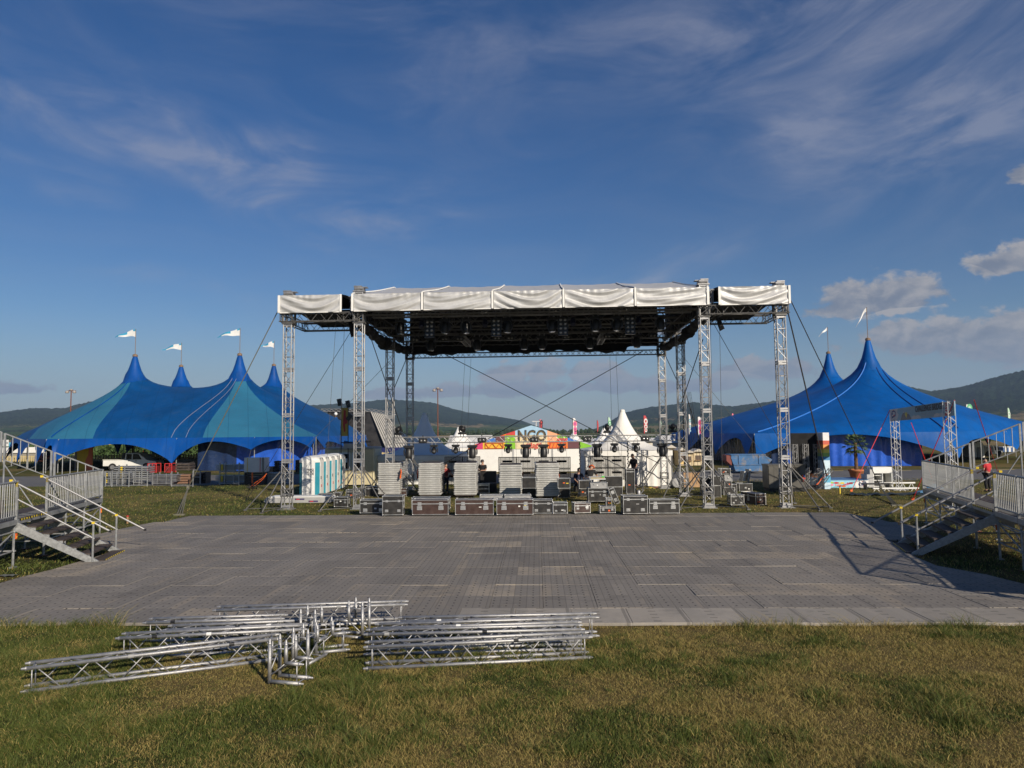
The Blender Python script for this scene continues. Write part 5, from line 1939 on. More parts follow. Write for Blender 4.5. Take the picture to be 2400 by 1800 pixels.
TARP_B = pm('glossy blue tarpaulin', (.020, .095, .50), .25, 0, .2, .8, .5, 2)
TARP_N = pm('glossy navy tarpaulin', (.012, .028, .085), .25, 0, .25, .8, .5, 2, (.05, .06, .09), .4)
tarp(tentL, (-28.6, 65.3), (-25.0, 65.3), 2.9, TARP_N, folds=1.6, seed=1)
tarp(tentL, (-25.0, 65.2), (-18.2, 65.3), 2.9, TARP_B, seed=2)
tarp(tentL, (-18.2, 65.3), (-18.6, 80), 2.9, TARP_B, seed=5)
tarp(tentR, (23.0, 64.0), (24.2, 63.5), 2.8, TARP_N, seed=8)
tarp(tentR, (24.2, 63.5), (35.2, 61.9), 2.8, TARP_B, folds=1.8, seed=3)
tarp(tentR, (21.0, 86), (23.0, 64.0), 2.8, TARP_N, seed=4)
tarp(tentR, (35.2, 61.9), (36.4, 72.0), 2.8, TARP_B, seed=6)
# black lattice masts and clutter seen under the left tent
for i, (x_, y_) in enumerate(((-38.5, 78), (-33.6, 80), (-44, 84))):
    ch, br = lattice(3.2, .5, .5, .04, .025, .5)
    b = merged(ch, br)
    orient(b, Matrix.Rotation(R(-90), 3, 'Y'))
    b.build('lattice_pole', STEEL_D, tentL, loc=(x_ - tentL.location.x, y_ - tentL.location.y, 0))


# ================================================================ SMALLER TENTS
def pagoda(label, c, w, eave, apex, rz, mat, scallop=True):
    t = thing('pagoda_tent', label, 'tent', c, rz)
    n, rings = 32, 12
    bb = MB()

    def P(u, v):
        a = 2 * math.pi * (u / n) + R(45)
        k = 1 - v / rings
        ca, sa = math.cos(a), math.sin(a)
        sq = 1 / max(abs(ca), abs(sa))
        mixs = k ** .8
        r = (w / 2) * k ** 1.0 * (sq * mixs + (1 - mixs)) + .12 * (1 - k)
        z = eave + (apex - eave) * ((1 - k) ** 3.2 * .80 + (1 - k) * .20)
        return Vector((r * ca, r * sa, z))
    bb.grid(P, n + 1, rings + 1)
    bb.build('roof', mat, t, True)
    MB().lathe([(.16, apex - .12), (.15, apex + .02), (.06, apex + .05)], 12).build('finial', mat, t, True)
    for s_ in range(4):
        M = Matrix.Rotation(R(90) * s_, 3, 'Z')
        nu = 49
        bb = MB()
        bb.grid(lambda u, v: M @ Vector((-w / 2 + w * u / (nu - 1), -w / 2 - .02, eave - (.02 if v == 0 else .30 + (.05 * abs(math.sin(u / (nu - 1) * math.pi * 9)) if scallop else 0)))), nu, 2)
        bb.build('valance', mat, t)
        bb = MB()
        nu = 60
        bb.grid(lambda u, v: M @ Vector((-w / 2 + .06 + (w - .12) * u / (nu - 1), -w / 2 + .07 + .035 * math.sin(u * 1.05) * (.5 + v / 8), (eave - .1) * (1 - v / 4) + .01)), nu, 5)
        bb.build('side_wall', mat, t, True)
        q_ = M @ Vector((-w / 2 + .05, -w / 2 + .05, 0))
        MB().tube(q_, q_ + Vector((0, 0, eave)), .035, 6).build('corner_pole', ALU, t)
    return t


p = G(1476, 1141)
pagoda('white pagoda tent right of the banner marquee, in full sun', (p.x + .05, p.y + 2.6, 0), 5.15, 2.12, 4.55, R(-2), TENTW)
p = at(995, 1100, 48.3)
pagoda('grey-looking pagoda tent in the shade of the roof, left of the marquee', (p.x, 48.3, 0), 5.35, 1.85, 4.55, R(-2), TENTW)
for i, (px, py, ap, yb) in enumerate(((1075, 1040, 1002, 1080), (1083, 1040, 1005, 1080), (1415, 1050, 1004, 1075), (1432, 1045, 1000, 1075), (1345, 1040, 1012, 1075))):
    D = 66 + 3 * i
    a = at(px, ap, D)
    pagoda(['small white pagoda peak left of the banner marquee, left of two', 'small white pagoda peak left of the banner marquee, right of two', 'small white pagoda between marquee and large pagoda, left of two', 'small white pagoda between marquee and large pagoda, right of two', 'small white peak just behind the right slope of the marquee'][i], (a.x, D, 0), 4.2, 1.9, a.z, 0, TENTW, False)

# ---- the marquee with the painted gable banner
D = 59.0
mq = thing('banner_marquee', 'white marquee with a colourful painted gable reading NGO Village', 'marquee', (at(1247, 1050, D).x, D, 0), R(-1.5))
s = FPX / D
gz = lambda py: CAM_H + (1011 - py) / s
gxx = lambda px: (px - 1247) / s
zp, ze, zb = gz(996), gz(1050), .0
xl, xr = gxx(1098), gxx(1385)
MB().box(((xl + xr) / 2, 6, (ze - .02) / 2), (xr - xl, 12, ze - .02)).build('wall', TENTW, mq)
for px in (1203, 1294):
    MB().box((gxx(px), -.012, ze / 2), (.16, .02, ze)).build('wall_seam', plain('grey seam', (.42, .42, .42)), mq)
rf = MB()
for sgn, xe in ((-1, xl - .1), (1, xr + .1)):
    rf.add([(0, .05, zp), (xe, .05, ze + .12), (xe, 12, ze + .12), (0, 12, zp)], [(0, 1, 2, 3)])
rf.build('roof', TENTW, mq)


def gable(x):
    return min(zp - .03, zp - .03 - abs(x) * (zp - ze - .18) / (xr if x > 0 else -xl))


ink = lambda n, c: plain('print ' + n, c, .7)
PC = dict(o=ink('orange', (.80, .22, .03)), r=ink('red', (.62, .06, .05)), g=ink('green', (.22, .50, .03)), y=ink('yellow', (.75, .45, .04)), c=ink('cream', (.70, .58, .36)), sky=ink('sky', (.36, .55, .72)), n=ink('plum', (.13, .05, .06)), b=ink('blue', (.05, .18, .55)), m=ink('magenta', (.60, .05, .16)), k=ink('charcoal', (.045, .042, .04)), p=ink('peach', (.80, .40, .22)))
cells = [(1098, 1117, 1035, 1052, 'o'), (1117, 1132, 1035, 1052, 'm'), (1132, 1184, 1036, 1052, 'y'), (1184, 1208, 1012, 1052, 'g'), (1208, 1232, 1020, 1052, 'c'), (1142, 1162, 1026, 1036, 'b'), (1162, 1184, 1012, 1036, 'n'), (1160, 1184, 1008, 1024, 'r'), (1184, 1208, 1003, 1020, 'r'), (1178, 1186, 1008, 1020, 'o'),
         (1208, 1283, 990, 1020, 'sky'), (1208, 1283, 1020, 1052, 'c'), (1283, 1306, 1003, 1052, 'p'), (1306, 1330, 1012, 1034, 'r'), (1306, 1330, 1020, 1028, 'g'), (1283, 1330, 1036, 1052, 'o'), (1330, 1357, 1022, 1036, 'b'), (1330, 1357, 1036, 1052, 'n'), (1357, 1386, 1030, 1052, 'g'), (1196, 1202, 1030, 1052, 'g')]
for i, (a, b_, c, d, k) in enumerate(cells):
    x0, x1 = gxx(a), gxx(b_)
    lo, hi = gz(d), gz(c)
    pts = []
    N_ = 6
    for j in range(N_ + 1):
        x = x0 + (x1 - x0) * j / N_
        pts.append((x, min(hi, gable(x))))
    if max(q_[1] for q_ in pts) <= lo + .01:
        continue
    pts = [(x, max(lo + .004, z)) for x, z in pts]
    out = [(x0, lo), (x1, lo)] + pts[::-1]
    yy = -.03 - .0025 * i
    MB().prism(out, yy, yy - .002, 'y').build('banner_patch', PC[k], mq)
# zigzag and stripe ornaments
yo = -.095
for a, b_, c, d in ((1138, 1180, 1038, 1050), (1288, 1326, 1038, 1050)):
    z0, z1, x0, x1 = gz(d), gz(c), gxx(a), gxx(b_)
    w = .05
    for (ax, az_, bx, bz) in ((x0, z0, x1, z0), (x0, z1, x1, z1), (x0, z0, x0, z1), (x1, z0, x1, z1)):
        MB().tube((ax, yo, az_), (bx, yo, bz), .022, 4).build('banner_line', PC['r'], mq)
    nn = 5
    for k in range(nn):
        xa = x0 + (x1 - x0) * k / nn
        xb = x0 + (x1 - x0) * (k + 1) / nn
        if a < 1200:
            MB().tube((xa, yo, z0 if k % 2 else z1), (xb, yo, z1 if k % 2 else z0), .022, 4).build('banner_line', PC['r'], mq)
        else:
            MB().tube((xa, yo, z0), (xa + .14, yo, z1), .024, 4).build('banner_line', PC['r'], mq)
t1 = text_mesh('NGO', 1.28, PC['k'], .004, bold=.035, space=.98)
o = put('lettering', t1, mq, loc=(gxx(1247), -.10, gz(1034)), rot=(R(90), 0, 0))
o.scale = (.80, 1, 1)
for dx_ in (-.0,):
    t2 = text_mesh('NGO', 1.12, PC['y'], .002, bold=-.045, space=1.10)
    o = put('lettering', t2, mq, loc=(gxx(1247), -.106, gz(1034) + .05), rot=(R(90), 0, 0))
    o.scale = (.80, 1, 1)
t3 = text_mesh('Village', .62, PC['r'], .004, shear=.35, bold=.008)
put('lettering', t3, mq, loc=(gxx(1247), -.115, gz(1050)), rot=(R(90), R(-9), 0))
a = at(1254, 988, D + 3)
b = MB().box((a.x - mq.location.x - .0, 2, a.z), (.65, .2, .07)).tube((a.x - mq.location.x, 2, zp - .5), (a.x - mq.location.x, 2, a.z), .04, 6)
b.build('floodlight', plain('pale grey metal', (.5, .5, .5)), mq)

# ---- long white halls and booths far right of the stage
for i, (x0, x1, yt, yb, D, lab) in enumerate(((1560, 1760, 1022, 1062, 84, 'long low white marquee roof behind the right stage towers'), (1380, 1600, 1030, 1064, 96, 'far white marquee behind the large pagoda tent'), (1100, 1000, 1023, 1045, 96, ''), (1050, 1150, 1023, 1060, 90, 'far white hall left of the banner marquee'))):
    if not lab:
        continue
    a, b_ = at(x0, yt, D), at(x1, yt, D)
    h = a.z
    t = thing('white_hall', lab, 'marquee', ((a.x + b_.x) / 2, D, 0), 0)
    w = abs(b_.x - a.x)
    MB().box((0, 4, .9), (w, 7.8, 1.8)).build('wall', plain('cream panel', (.62, .58, .50)), t)
    MB().prism([(-.3, 1.78), (8.3, 1.78), (4, max(2.2, h + .1))], -w / 2 - .1, w / 2 + .1, 'x').build('roof', TENTW, t)
for i, (x0, x1, yt, yb, cl) in enumerate(((1563, 1583, 1046, 1090, (.66, .52, .30)), (1590, 1606, 1052, 1092, (.70, .50, .22)), (1608, 1624, 1058, 1092, (.62, .50, .32)), (1626, 1648, 1055, 1091, (.62, .52, .36)))):
    p = G((x0 + x1) / 2, yb)
    w = (x1 - x0) / FPX * p.y
    h = (yb - yt) / FPX * p.y
    t = thing('market_booth', ['leftmost', 'second', 'third', 'rightmost'][i] + ' of four small yellow wooden booths right of the white pagoda', 'booth', (p.x, p.y, 0), 0, 'yellow booths behind the stage')
    MB().box((0, .8, h * .46), (w, 1.6, h * .9)).build('wall', plain(f'booth wood {i}', cl, .8), t)
    MB().prism([(-w / 2 - .15, h * .9), (w / 2 + .15, h * .9), (0, h * 1.08)], -.3, 1.8, 'y').build('roof', plain('booth roof', (.5, .46, .4)), t)
    MB().box((0, -.02, h * .5), (w * .6, .05, h * .3)).build('hatch', plain('booth dark', (.10, .07, .05)), t)
    MB().box((0, -.12, h * .34), (w * .7, .25, .05)).build('counter', WOOD, t)

# ================================================================ CONTAINER, TOILETS, SMALL STAGE
CREAM = pm('cream sheet metal', (.62, .55, .36), .5, 0, .06, 1, .0, None, (.45, .40, .28), .3)
p0, p1 = at(763, 1140, 44.6), at(876, 1140, 44.6)
cw = p1.x - p0.x
ct = thing('office_container', 'cream corrugated office container with white window behind the toilets', 'container', ((p0.x + p1.x) / 2, p0.y, 0), R(-1))
ch_ = 2.32
n = 46
prf = []
for k in range(n):
    x = -cw / 2 + cw * k / n
    dlt = cw / n
    prf += [(x, 0), (x + dlt * .6, 0), (x + dlt * .68, .02), (x + dlt * .92, .02)]
prf += [(cw / 2, 0), (cw / 2, 2.4), (-cw / 2, 2.4)]
MB().prism(prf, .1, ch_, 'z').build('wall', CREAM, ct)
MB().box((0, 1.2, ch_ + .02), (cw + .08, 2.5, .12)).build('roof', plain('grey roof sheet', (.35, .34, .31)), ct)
for sx in (-1, 1):
    MB().box((sx * cw / 2, -.01, ch_ / 2), (.1, .1, ch_)).build('corner_post', CREAM, ct)
wx = -cw / 2 + 1.15
for k, ww in ((0, .6), (1, .45)):
    xx = wx + k * .78
    f_ = MB()
    for a, b_, c, d in ((xx - ww / 2 - .04, 1.55, .09, 1.05), (xx + ww / 2 + .04, 1.55, .09, 1.05), (xx, 1.04, ww + .1, .09), (xx, 2.05, ww + .1, .09)):
        f_.box((a, -.02, b_), (c, .06, d))
    w_ = f_.build('window', WHITE, ct)
    MB().box((xx, .0, 1.55), (ww, .03, .96)).build('pane', GLASS_D, w_)
    if k == 0:
        MB().box((xx, -.025, 1.6), (.38, .01, .24)).build('notice', WHITE, w_)

TEAL = pm('teal plastic', (.020, .22, .30), .45, 0, .1, 2)
WPL = pm('white plastic', (.72, .72, .70), .4, 0, .06, 2, 0, None, (.55, .53, .48), .25)


def toilet(loc, rz, label, logo):
    t = thing('portable_toilet', label, 'portable toilet', loc, rz, 'portable toilets')
    w, d, h = 1.05, 1.1, 2.12
    c = .18
    oct_ = [(-w / 2 + c, -d / 2), (w / 2 - c, -d / 2), (w / 2, -d / 2 + c), (w / 2, d / 2 - c), (w / 2 - c, d / 2), (-w / 2 + c, d / 2), (-w / 2, d / 2 - c), (-w / 2, -d / 2 + c)]
    MB().prism(oct_, .1, 1.78, 'z').build('shell', TEAL, t)
    MB().prism([(x * .96, y * .96) for x, y in oct_], 0, .1, 'z').build('skid', RUBBER, t)
    MB().prism([(x * 1.03, y * 1.03) for x, y in oct_], 1.78, 1.90, 'z').build('rim', WPL, t)
    r = MB()
    for k in range(5):
        z0 = 1.90 + .22 * math.sin(k / 5 * math.pi / 2)
        z1 = 1.90 + .22 * math.sin((k + 1) / 5 * math.pi / 2)
        s0, s1 = math.cos(k / 5 * math.pi / 2 * .92), math.cos((k + 1) / 5 * math.pi / 2 * .92)
        n_ = len(oct_)
        r.add([(x * s0, y * s0, z0) for x, y in oct_] + [(x * s1, y * s1, z1) for x, y in oct_], [(i, (i + 1) % n_, n_ + (i + 1) % n_, n_ + i) for i in range(n_)] + ([tuple(range(n_, 2 * n_))] if k == 4 else []))
    r.build('roof', WPL, t, True)
    MB().box((0, -d / 2 - .015, .93), (.66, .03, 1.72)).build('side_panel', WPL, t)
    dr_ = MB().box((w / 2 + .015, 0, .95), (.03, .68, 1.72)).build('door', WPL, t)
    MB().box((w / 2 + .04, -.26, .98), (.03, .07, .16)).build('handle', BLACK, dr_)
    MB().box((w / 2 + .033, -.1, .55), (.01, .12, .14)).build('sticker', RED, dr_)
    for zz in (.55, 1.25):
        MB().box((0, -d / 2 - .033, zz), (.5, .012, .5)).build('panel_relief', WPL, t)
    for yy in (-.3, .1):
        MB().box((w / 2 + .01, yy, 1.97), (.03, .16, .08)).build('vent', plain('vent grey', (.3, .3, .3)), t)
    if logo:
        pl = MB().box((.1, -d / 2 - .042, 1.27), (.42, .006, .5)).build('logo_plate', WHITE, t)
        DK = plain('print dark', (.03, .03, .035))
        put('lettering', text_mesh('TOI', .21, DK, .003, bold=.006), t, loc=(.10, -d / 2 - .048, 1.30), rot=(R(90), 0, 0))
        put('lettering', text_mesh('TOI', .21, DK, .003, bold=.006), t, loc=(.10, -d / 2 - .048, 1.13), rot=(R(90), 0, 0))
        MB().box((.23, -d / 2 - .048, 1.485), (.05, .006, .03)).build('logo_dot', RED, t)
        for xx, wz_ in ((-.19, .15), (.03, .11), (.18, .05)):
            MB().box((xx, -d / 2 - .043, .88), (wz_, .006, .035)).build('small_print', plain('print grey', (.3, .32, .36)), t)
    return t


p_t = G(723, 1165)
for i in range(5):
    p = p_t + Vector((.02 * i, 1.14 * i, 0))
    toilet((p.x, p.y + .55, 0), R(0), ['nearest white and teal portable toilet with a logo on its side', 'second portable toilet in the row from the nearest one', 'third portable toilet in the row from the nearest one', 'fourth portable toilet in the row from the nearest one', 'last portable toilet of the row, next to the container'][i], i == 0)

# ---- the small black stage with ribbed roof behind the container
D = 108.0
bs = thing('small_stage', 'black small stage with slanted ribbed silver roof behind the container', 'stage', (at(830, 1000, D).x, D, 0), 0)
sx_ = lambda px: (px - 830) / FPX * D
sz_ = lambda py: CAM_H + (1014.5 - py) / FPX * D
MB().prism([(sx_(763), 0), (sx_(980), 0), (sx_(975), sz_(1052)), (sx_(868), sz_(964)), (sx_(800), sz_(957)), (sx_(766), sz_(962))], .4, 6, 'y').build('hall', pm('black stage cloth', (.03, .029, .03), .35, 0, .4, 1.2, .8, 1.5), bs)
nrib = 9
a0, a1 = Vector((sx_(868), .2, sz_(965))), Vector((sx_(908), .2, sz_(974)))
b0, b1 = Vector((sx_(905), -.3, sz_(1050))), Vector((sx_(962), -.3, sz_(1050)))
for k in range(nrib):
    f0, f1 = k / nrib, (k + .62) / nrib
    q4 = [a0.lerp(a1, f0), a0.lerp(a1, f1), b0.lerp(b1, f1), b0.lerp(b1, f0)]
    off = Vector((0, -.12, .02))
    MB().add([*q4, *[v + off for v in q4]], [(4, 5, 6, 7), (0, 1, 5, 4), (1, 2, 6, 5), (2, 3, 7, 6), (3, 0, 4, 7)]).build('roof_rib', plain('ribbed metal', (.52, .50, .46), .45, .3), bs)
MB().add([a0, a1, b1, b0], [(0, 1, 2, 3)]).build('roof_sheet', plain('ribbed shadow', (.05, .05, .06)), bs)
tr = MB()
for k in range(16):
    x0, x1 = sx_(752 + k * 11), sx_(752 + (k + 1) * 11)
    z0 = sz_(958 + (k * .2 if k < 10 else (k - 9) * 1.6))
    tr.tube((x0, .1, z0), (x1, .1, z0 + .05), .05, 5).tube((x0, .1, z0 - .38), (x1, .1, z0 - .36), .05, 5).tube((x0, .1, z0), (x1, .1, z0 - .36), .03, 5).tube((x0, .1, z0), (x0, .1, z0 - .38), .03, 5)
tr.build('roof_truss', ALU_D, bs)
MB().prism([(sx_(775), sz_(1050)), (sx_(978), sz_(1049)), (sx_(918), sz_(1066)), (sx_(775), sz_(1064))], -.8, -.3, 'y').build('apron', plain('navy cloth', (.006, .012, .10), .6), bs)
for i, (px, top) in enumerate(((764, 975), (787, 972))):
    D2 = 101.0
    a = at(px, top, D2)
    t = thing('striped_peak_tent', ['small blue peaked tent with a red ball on top', 'small blue peaked tent with a white ball on top'][i], 'tent', (a.x, D2, 0), 0)
    MB().lathe([(3.4, 1.6), (2.6, 2.1), (1.4, 3.0), (.6, a.z - 1.1), (.16, a.z - .35)], 12).build('roof', BLUE_R, t)
    MB().lathe([(3.3, 0), (3.35, 1.62)], 12).build('wall', BLUE_R, t)
    MB().tube((0, 0, a.z - .4), (0, 0, a.z + .05), .05, 6).build('mast', WOOD, t)
    MB().ball((0, 0, a.z + .12), .24, 12).build('ball', RED if i == 0 else WHITE, t, True)
# yellow banner on a mast with floodlights
D2 = 43.5
a, b_ = at(800, 956, D2), at(816, 1022, D2)
bn = thing('banner_mast', 'tall yellow banner with a red figure on a mast carrying black floodlights', 'banner', ((a.x + b_.x) / 2, D2, 0), 0)
w, h = b_.x - a.x, a.z - b_.z
MB().box((0, 0, (a.z + b_.z) / 2), (w, .03, h)).build('cloth', plain('ochre cloth', (.33, .25, .05), .8), bn)
MB().prism([(-.04, b_.z + h * .14), (.05, b_.z + h * .16), (.03, b_.z + h * .42), (.16, b_.z + h * .45), (.17, b_.z + h * .56), (.06, b_.z + h * .72), (.07, b_.z + h * .9), (-.06, b_.z + h * .93), (-.09, b_.z + h * .6), (-.1, b_.z + h * .4)], -.022, -.018, 'y').build('print', plain('dark red print', (.30, .02, .02)), bn)
for s_ in (-1, 1):
    MB().tube((s_ * w / 2, 0, 0), (s_ * w / 2, 0, a.z + (.35 if s_ < 0 else .1)), .03, 6).build('pole', STEEL_D, bn)
for i, (px, py, rr_) in enumerate(((796, 943, -12), (816, 947, -14), (819, 978, 35), (834, 979, 55))):
    c = at(px, py, D2 - .2)
    MB().box((c.x - bn.location.x, -.2, c.z), (.24, .2, .42), m=Matrix.Rotation(R(rr_), 3, 'Y')).build('floodlight', BLACK, bn)
MB().tube((-w / 2, 0, at(800, 1037, D2).z), (1.6, 0, at(800, 1036, D2).z), .03, 6).build('cross_bar', STEEL_D, bn)
MB().box((.5, 0, at(800, 1045, D2).z), (1.0, .5, .28)).build('roof_unit', plain('weathered grey', (.28, .28, .25)), bn)

# ================================================================ LIGHT MASTS, FEATHER FLAGS
RUST = plain('rust brown', (.16, .06, .035), .8)
for i, (px, yt, D) in enumerate(((167, 916, 120), (1026, 912, 120))):
    a = at(px, yt, D)
    t = thing('light_mast', ['rust brown airfield light mast behind the left tent', 'rust brown airfield light mast behind the shaded pagoda'][i], 'light mast', (a.x, D, 0), 0, 'airfield light masts')
    MB().tube((0, 0, 0), (0, 0, a.z), .11, 8, .08).build('pole', RUST, t)
    MB().box((0, 0, a.z), (1.5, .15, .12)).build('cross_arm', RUST, t)
    for xx in (-.6, .6):
        MB().lathe([(.05, .3), (.22, .2), (.3, -.05), (.24, -.15)], 10, (xx, -.15, a.z - .25)).build('lamp', plain('lamp housing', (.3, .27, .25)), t, True)
    MB().lathe([(.1, .0), (.3, .05), (.2, .25), (.05, .3)], 10, (0, 0, a.z + .02)).build('lamp', plain('lamp housing', (.3, .27, .25)), t, True)


def feather(px, yt, yb, D, w, cols, label, bend=1):
    a, b_ = at(px, yt, D), at(px, yb, D)
    H_ = a.z - b_.z
    t = thing('feather_flag', label, 'flag', (a.x, D, 0), 0, 'feather flags behind the tents')
    MB().tube((0, 0, 0), (0, 0, a.z), .03, 5).build('pole', STEEL_D, t)
    n_ = 14
    prof = []
    for k in range(n_ + 1):
        s_ = k / n_
        wd = w * (math.sin(math.pi * min(1, s_ * .9 + .1)) ** .7) * (1 - .25 * s_) if s_ < .98 else w * .2
        prof.append((bend * wd, b_.z + H_ * (1 - s_)))
    out = [(0, b_.z), (0, a.z)] + prof
    MB().prism(out, -.01, .01, 'y').build('cloth', cols[0], t)
    for k, f_ in enumerate((.32, .62, .82)):
        if len(cols) > 1:
            r = w * (.42 - .06 * k)
            o_ = [(bend * w * .5 + r * math.cos(q_ * math.pi / 6), a.z - H_ * f_ + 1.5 * r * math.sin(q_ * math.pi / 6)) for q_ in range(12)]
            MB().prism(o_, -.014, -.011, 'y').build('print', cols[1], t)
            o_ = [(bend * w * .5 + .5 * r * math.cos(q_ * math.pi / 6), a.z - H_ * f_ + .75 * r * math.sin(q_ * math.pi / 6)) for q_ in range(12)]
            MB().prism(o_, -.018, -.015, 'y').build('print', cols[2], t)


Wc, Rc, Kc, Pc, Gc, Mc, Lc, Bc = (plain('flag white', (.7, .68, .66)), plain('flag red', (.5, .05, .06)), plain('flag black', (.04, .03, .03)), plain('flag pink', (.7, .18, .26)), plain('flag green', (.10, .45, .20)), plain('flag magenta', (.45, .05, .25)), plain('flag pale green', (.45, .65, .48)), plain('flag blue', (.20, .35, .55)))
for (px, yt, yb, D, w, cols, lab) in (
        (1264, 983, 1005, 75, .42, (Pc, Kc, Rc), 'black and red feather flag behind the marquee peak'),
        (1342, 980, 1022, 72, .48, (Wc, Pc, Mc), 'white feather flag with pink rings right of the marquee'),
        (1399, 985, 1015, 80, .2, (Rc,), 'thin dark red feather flag left of the large white pagoda'),
        (1425, 978, 1018, 78, .36, (Lc, Gc, Wc), 'pale green feather flag left of the large white pagoda'),
        (1508, 974, 1016, 74, .46, (Rc, Wc, Rc), 'red feather flag with white rings right of the large pagoda'),
        (1544, 980, 1014, 84, .32, (Lc,), 'pale green feather flag beside the right rear tower'),
        (1613, 971, 1018, 80, .34, (Wc, Bc, Lc), 'white and blue feather flag between the right towers'),
        (1635, 977, 1020, 76, .52, (Wc, Mc, Rc), 'white feather flag with a magenta ring left of the inner right tower'),
        (1666, 998, 1022, 92, .26, (Mc,), 'small magenta feather flag right of the inner right tower'),
        (1693, 998, 1020, 92, .22, (Wc,), 'small white feather flag left of the two tall flags'),
        (1715, 969, 1012, 84, .34, (Pc, Wc, Bc), 'blue and pink feather flag left of the right tent'),
        (1731, 973, 1008, 86, .40, (Wc, Mc, Kc), 'white and violet feather flag nearest the right tent'),
        (2264, 948, 975, 100, .95, (Wc, Gc, Lc), 'round-topped white and green flag behind the right tent'),
        (2361, 956, 1000, 100, .4, (Lc, Wc, Gc), 'narrow green and white feather flag above the right tent edge')):
    feather(px, yt, yb, D, w, cols, lab)

# ================================================================ RIGHT-HAND THINGS
# blue skip
p = G(1756, 1110)
sk = thing('waste_skip', 'worn blue waste skip standing on the taxiway near the right tent', 'skip', (p.x, p.y, 0), R(-3))
SKB = pm('worn blue paint', (.035, .13, .30), .55, 0, .2, 1.2, .2, 10, (.34, .24, .10), .75)
L2 = 1.55
out = [(-.98, .18), (.98, .18), (1.72, 1.02), (1.2, 1.36), (-1.25, 1.36), (-1.30, 1.2)]
MB().prism(out, 0, 1.7, 'y').build('body', SKB, sk)
MB().prism([(-1.32, 1.36), (1.24, 1.36), (1.24, 1.42), (-1.32, 1.42)], -.04, 1.74, 'y').build('rim', SKB, sk)
for xx in (-.72, .75):
    MB().prism([(xx - .04, .72), (xx + .04, .72), (xx + .04, 1.36), (xx - .04, 1.36)], -.05, 0, 'y').build('rib', SKB, sk)
MB().box((.05, -.03, .66), (2.3, .05, .06)).build('rib', SKB, sk)
MB().prism([(-1.62, .95), (-1.25, .6), (-1.2, 1.36), (-1.62, 1.36)], .05, 1.65, 'y').build('end_wall', plain('rust red paint', (.20, .06, .05), .8), sk)
# generator
p0, p1 = G(1808, 1154), G(1888, 1152)
gen = thing('generator', 'large dark grey generator cabinet with louvres and a red control panel', 'generator', ((p0.x + p1.x) / 2, (p0.y + p1.y) / 2 + .6, 0), R(-4))
gw = p1.x - p0.x
GENM = pm('dark khaki paint', (.085, .08, .07), .5, 0, .15, 2)
MB().box((0, 0, .78), (gw, 1.2, 1.2)).build('cabinet', GENM, gen, bevel=.03)
MB().box((0, 0, 1.40), (gw + .06, 1.26, .06)).build('roof', GENM, gen)
MB().box((0, 0, .1), (gw * .96, 1.1, .2)).build('skid', RUBBER, gen)
for k in range(8):
    MB().box((gw * .23, -.62, .72 + .08 * k), (gw * .24, .05, .045), m=Matrix.Rotation(R(30), 3, 'X')).build('louvre', GENM, gen)
for xx in (-.28, -.12):
    MB().box((gw * xx, -.605, .78), (gw * .15, .012, 1.05)).build('door', GENM, gen)
    MB().box((gw * (xx + .05), -.62, .85), (.03, .03, .12)).build('latch', STEEL_D, gen)
pn = MB().box((gw * .42, -.61, .72), (gw * .11, .03, .34)).build('control_panel', BLACK, gen)
for xx, zz, mt in ((.40, .84, ORANGE), (.44, .84, plain('blue socket', (.03, .1, .5))), (.41, .72, RED), (.45, .70, RED), (.43, .6, RED)):
    MB().tube((gw * xx, -.62, zz), (gw * xx, -.70, zz), .045, 8).build('socket', mt, pn)
# stage-set wall with rainbow edge
p0, p1 = G(1862, 1146), G(1935, 1144)
sw_ = thing('set_wall', 'tall black-backed set wall with a rainbow printed edge and truss braces', 'set wall', ((p0.x + p1.x) / 2 - .2, p0.y, 0), 0)
ww = (p1.x - p0.x) * .76
hh = 3.05
MB().box((0, .3, hh / 2 + .4), (ww, .06, hh - .8)).build('backing', pm('black board', (.006, .006, .007), .9, 0, .2, 2), sw_)
MB().box((0, .3, hh - .5), (ww + .02, .12, 1.0)).build('backing', pm('black board', (.006, .006, .007), .9, 0, .2, 2), sw_)
for k, xx in enumerate((-ww / 2 + .12, 0, ww / 2 - .12)):
    ch, br = lattice(2.45, .22, .22, .02, .011, .3)
    b = merged(ch, br)
    orient(b, Matrix.Rotation(R(-90), 3, 'Y'))
    b.build('truss_post', ALU_D, sw_, loc=(xx, .12, 0))
    ch, br = lattice(1.35, .2, .2, .02, .011, .3)
    b = merged(ch, br)
    orient(b, Matrix.Rotation(R(-50), 3, 'Y') @ Matrix.Identity(3))
    orient(b, Matrix.Rotation(R(-62), 3, 'Z'))
    b.build('truss_brace', ALU, sw_, loc=(xx - .35, -.75, .1))
edge_ = [(0, .35, (.52, .68, .80)), (.35, .75, (.10, .40, .62)), (.75, 1.55, (.55, .70, .80)), (1.55, 1.75, (.05, .22, .45)), (1.75, 1.95, (.25, .42, .10)), (1.95, 2.15, (.70, .60, .10)), (2.15, 2.4, (.75, .30, .08)), (2.4, 2.62, (.55, .10, .06)), (2.62, hh, (.74, .72, .74))]
for k, (z0, z1, c) in enumerate(edge_):
    MB().box((ww / 2 + .16, -.1, (z0 + z1) / 2 + .02), (.34, .86, z1 - z0)).build('printed_edge', plain(f'rainbow {k}', c), sw_)
MB().prism([(-.35, .45), (-.05, .62), (.1, 1.4), (.05, 1.5), (-.15, .9)], ww / 2 + .332, ww / 2 + .338, 'x').build('print', plain('leaf print', (.05, .3, .08)), sw_)
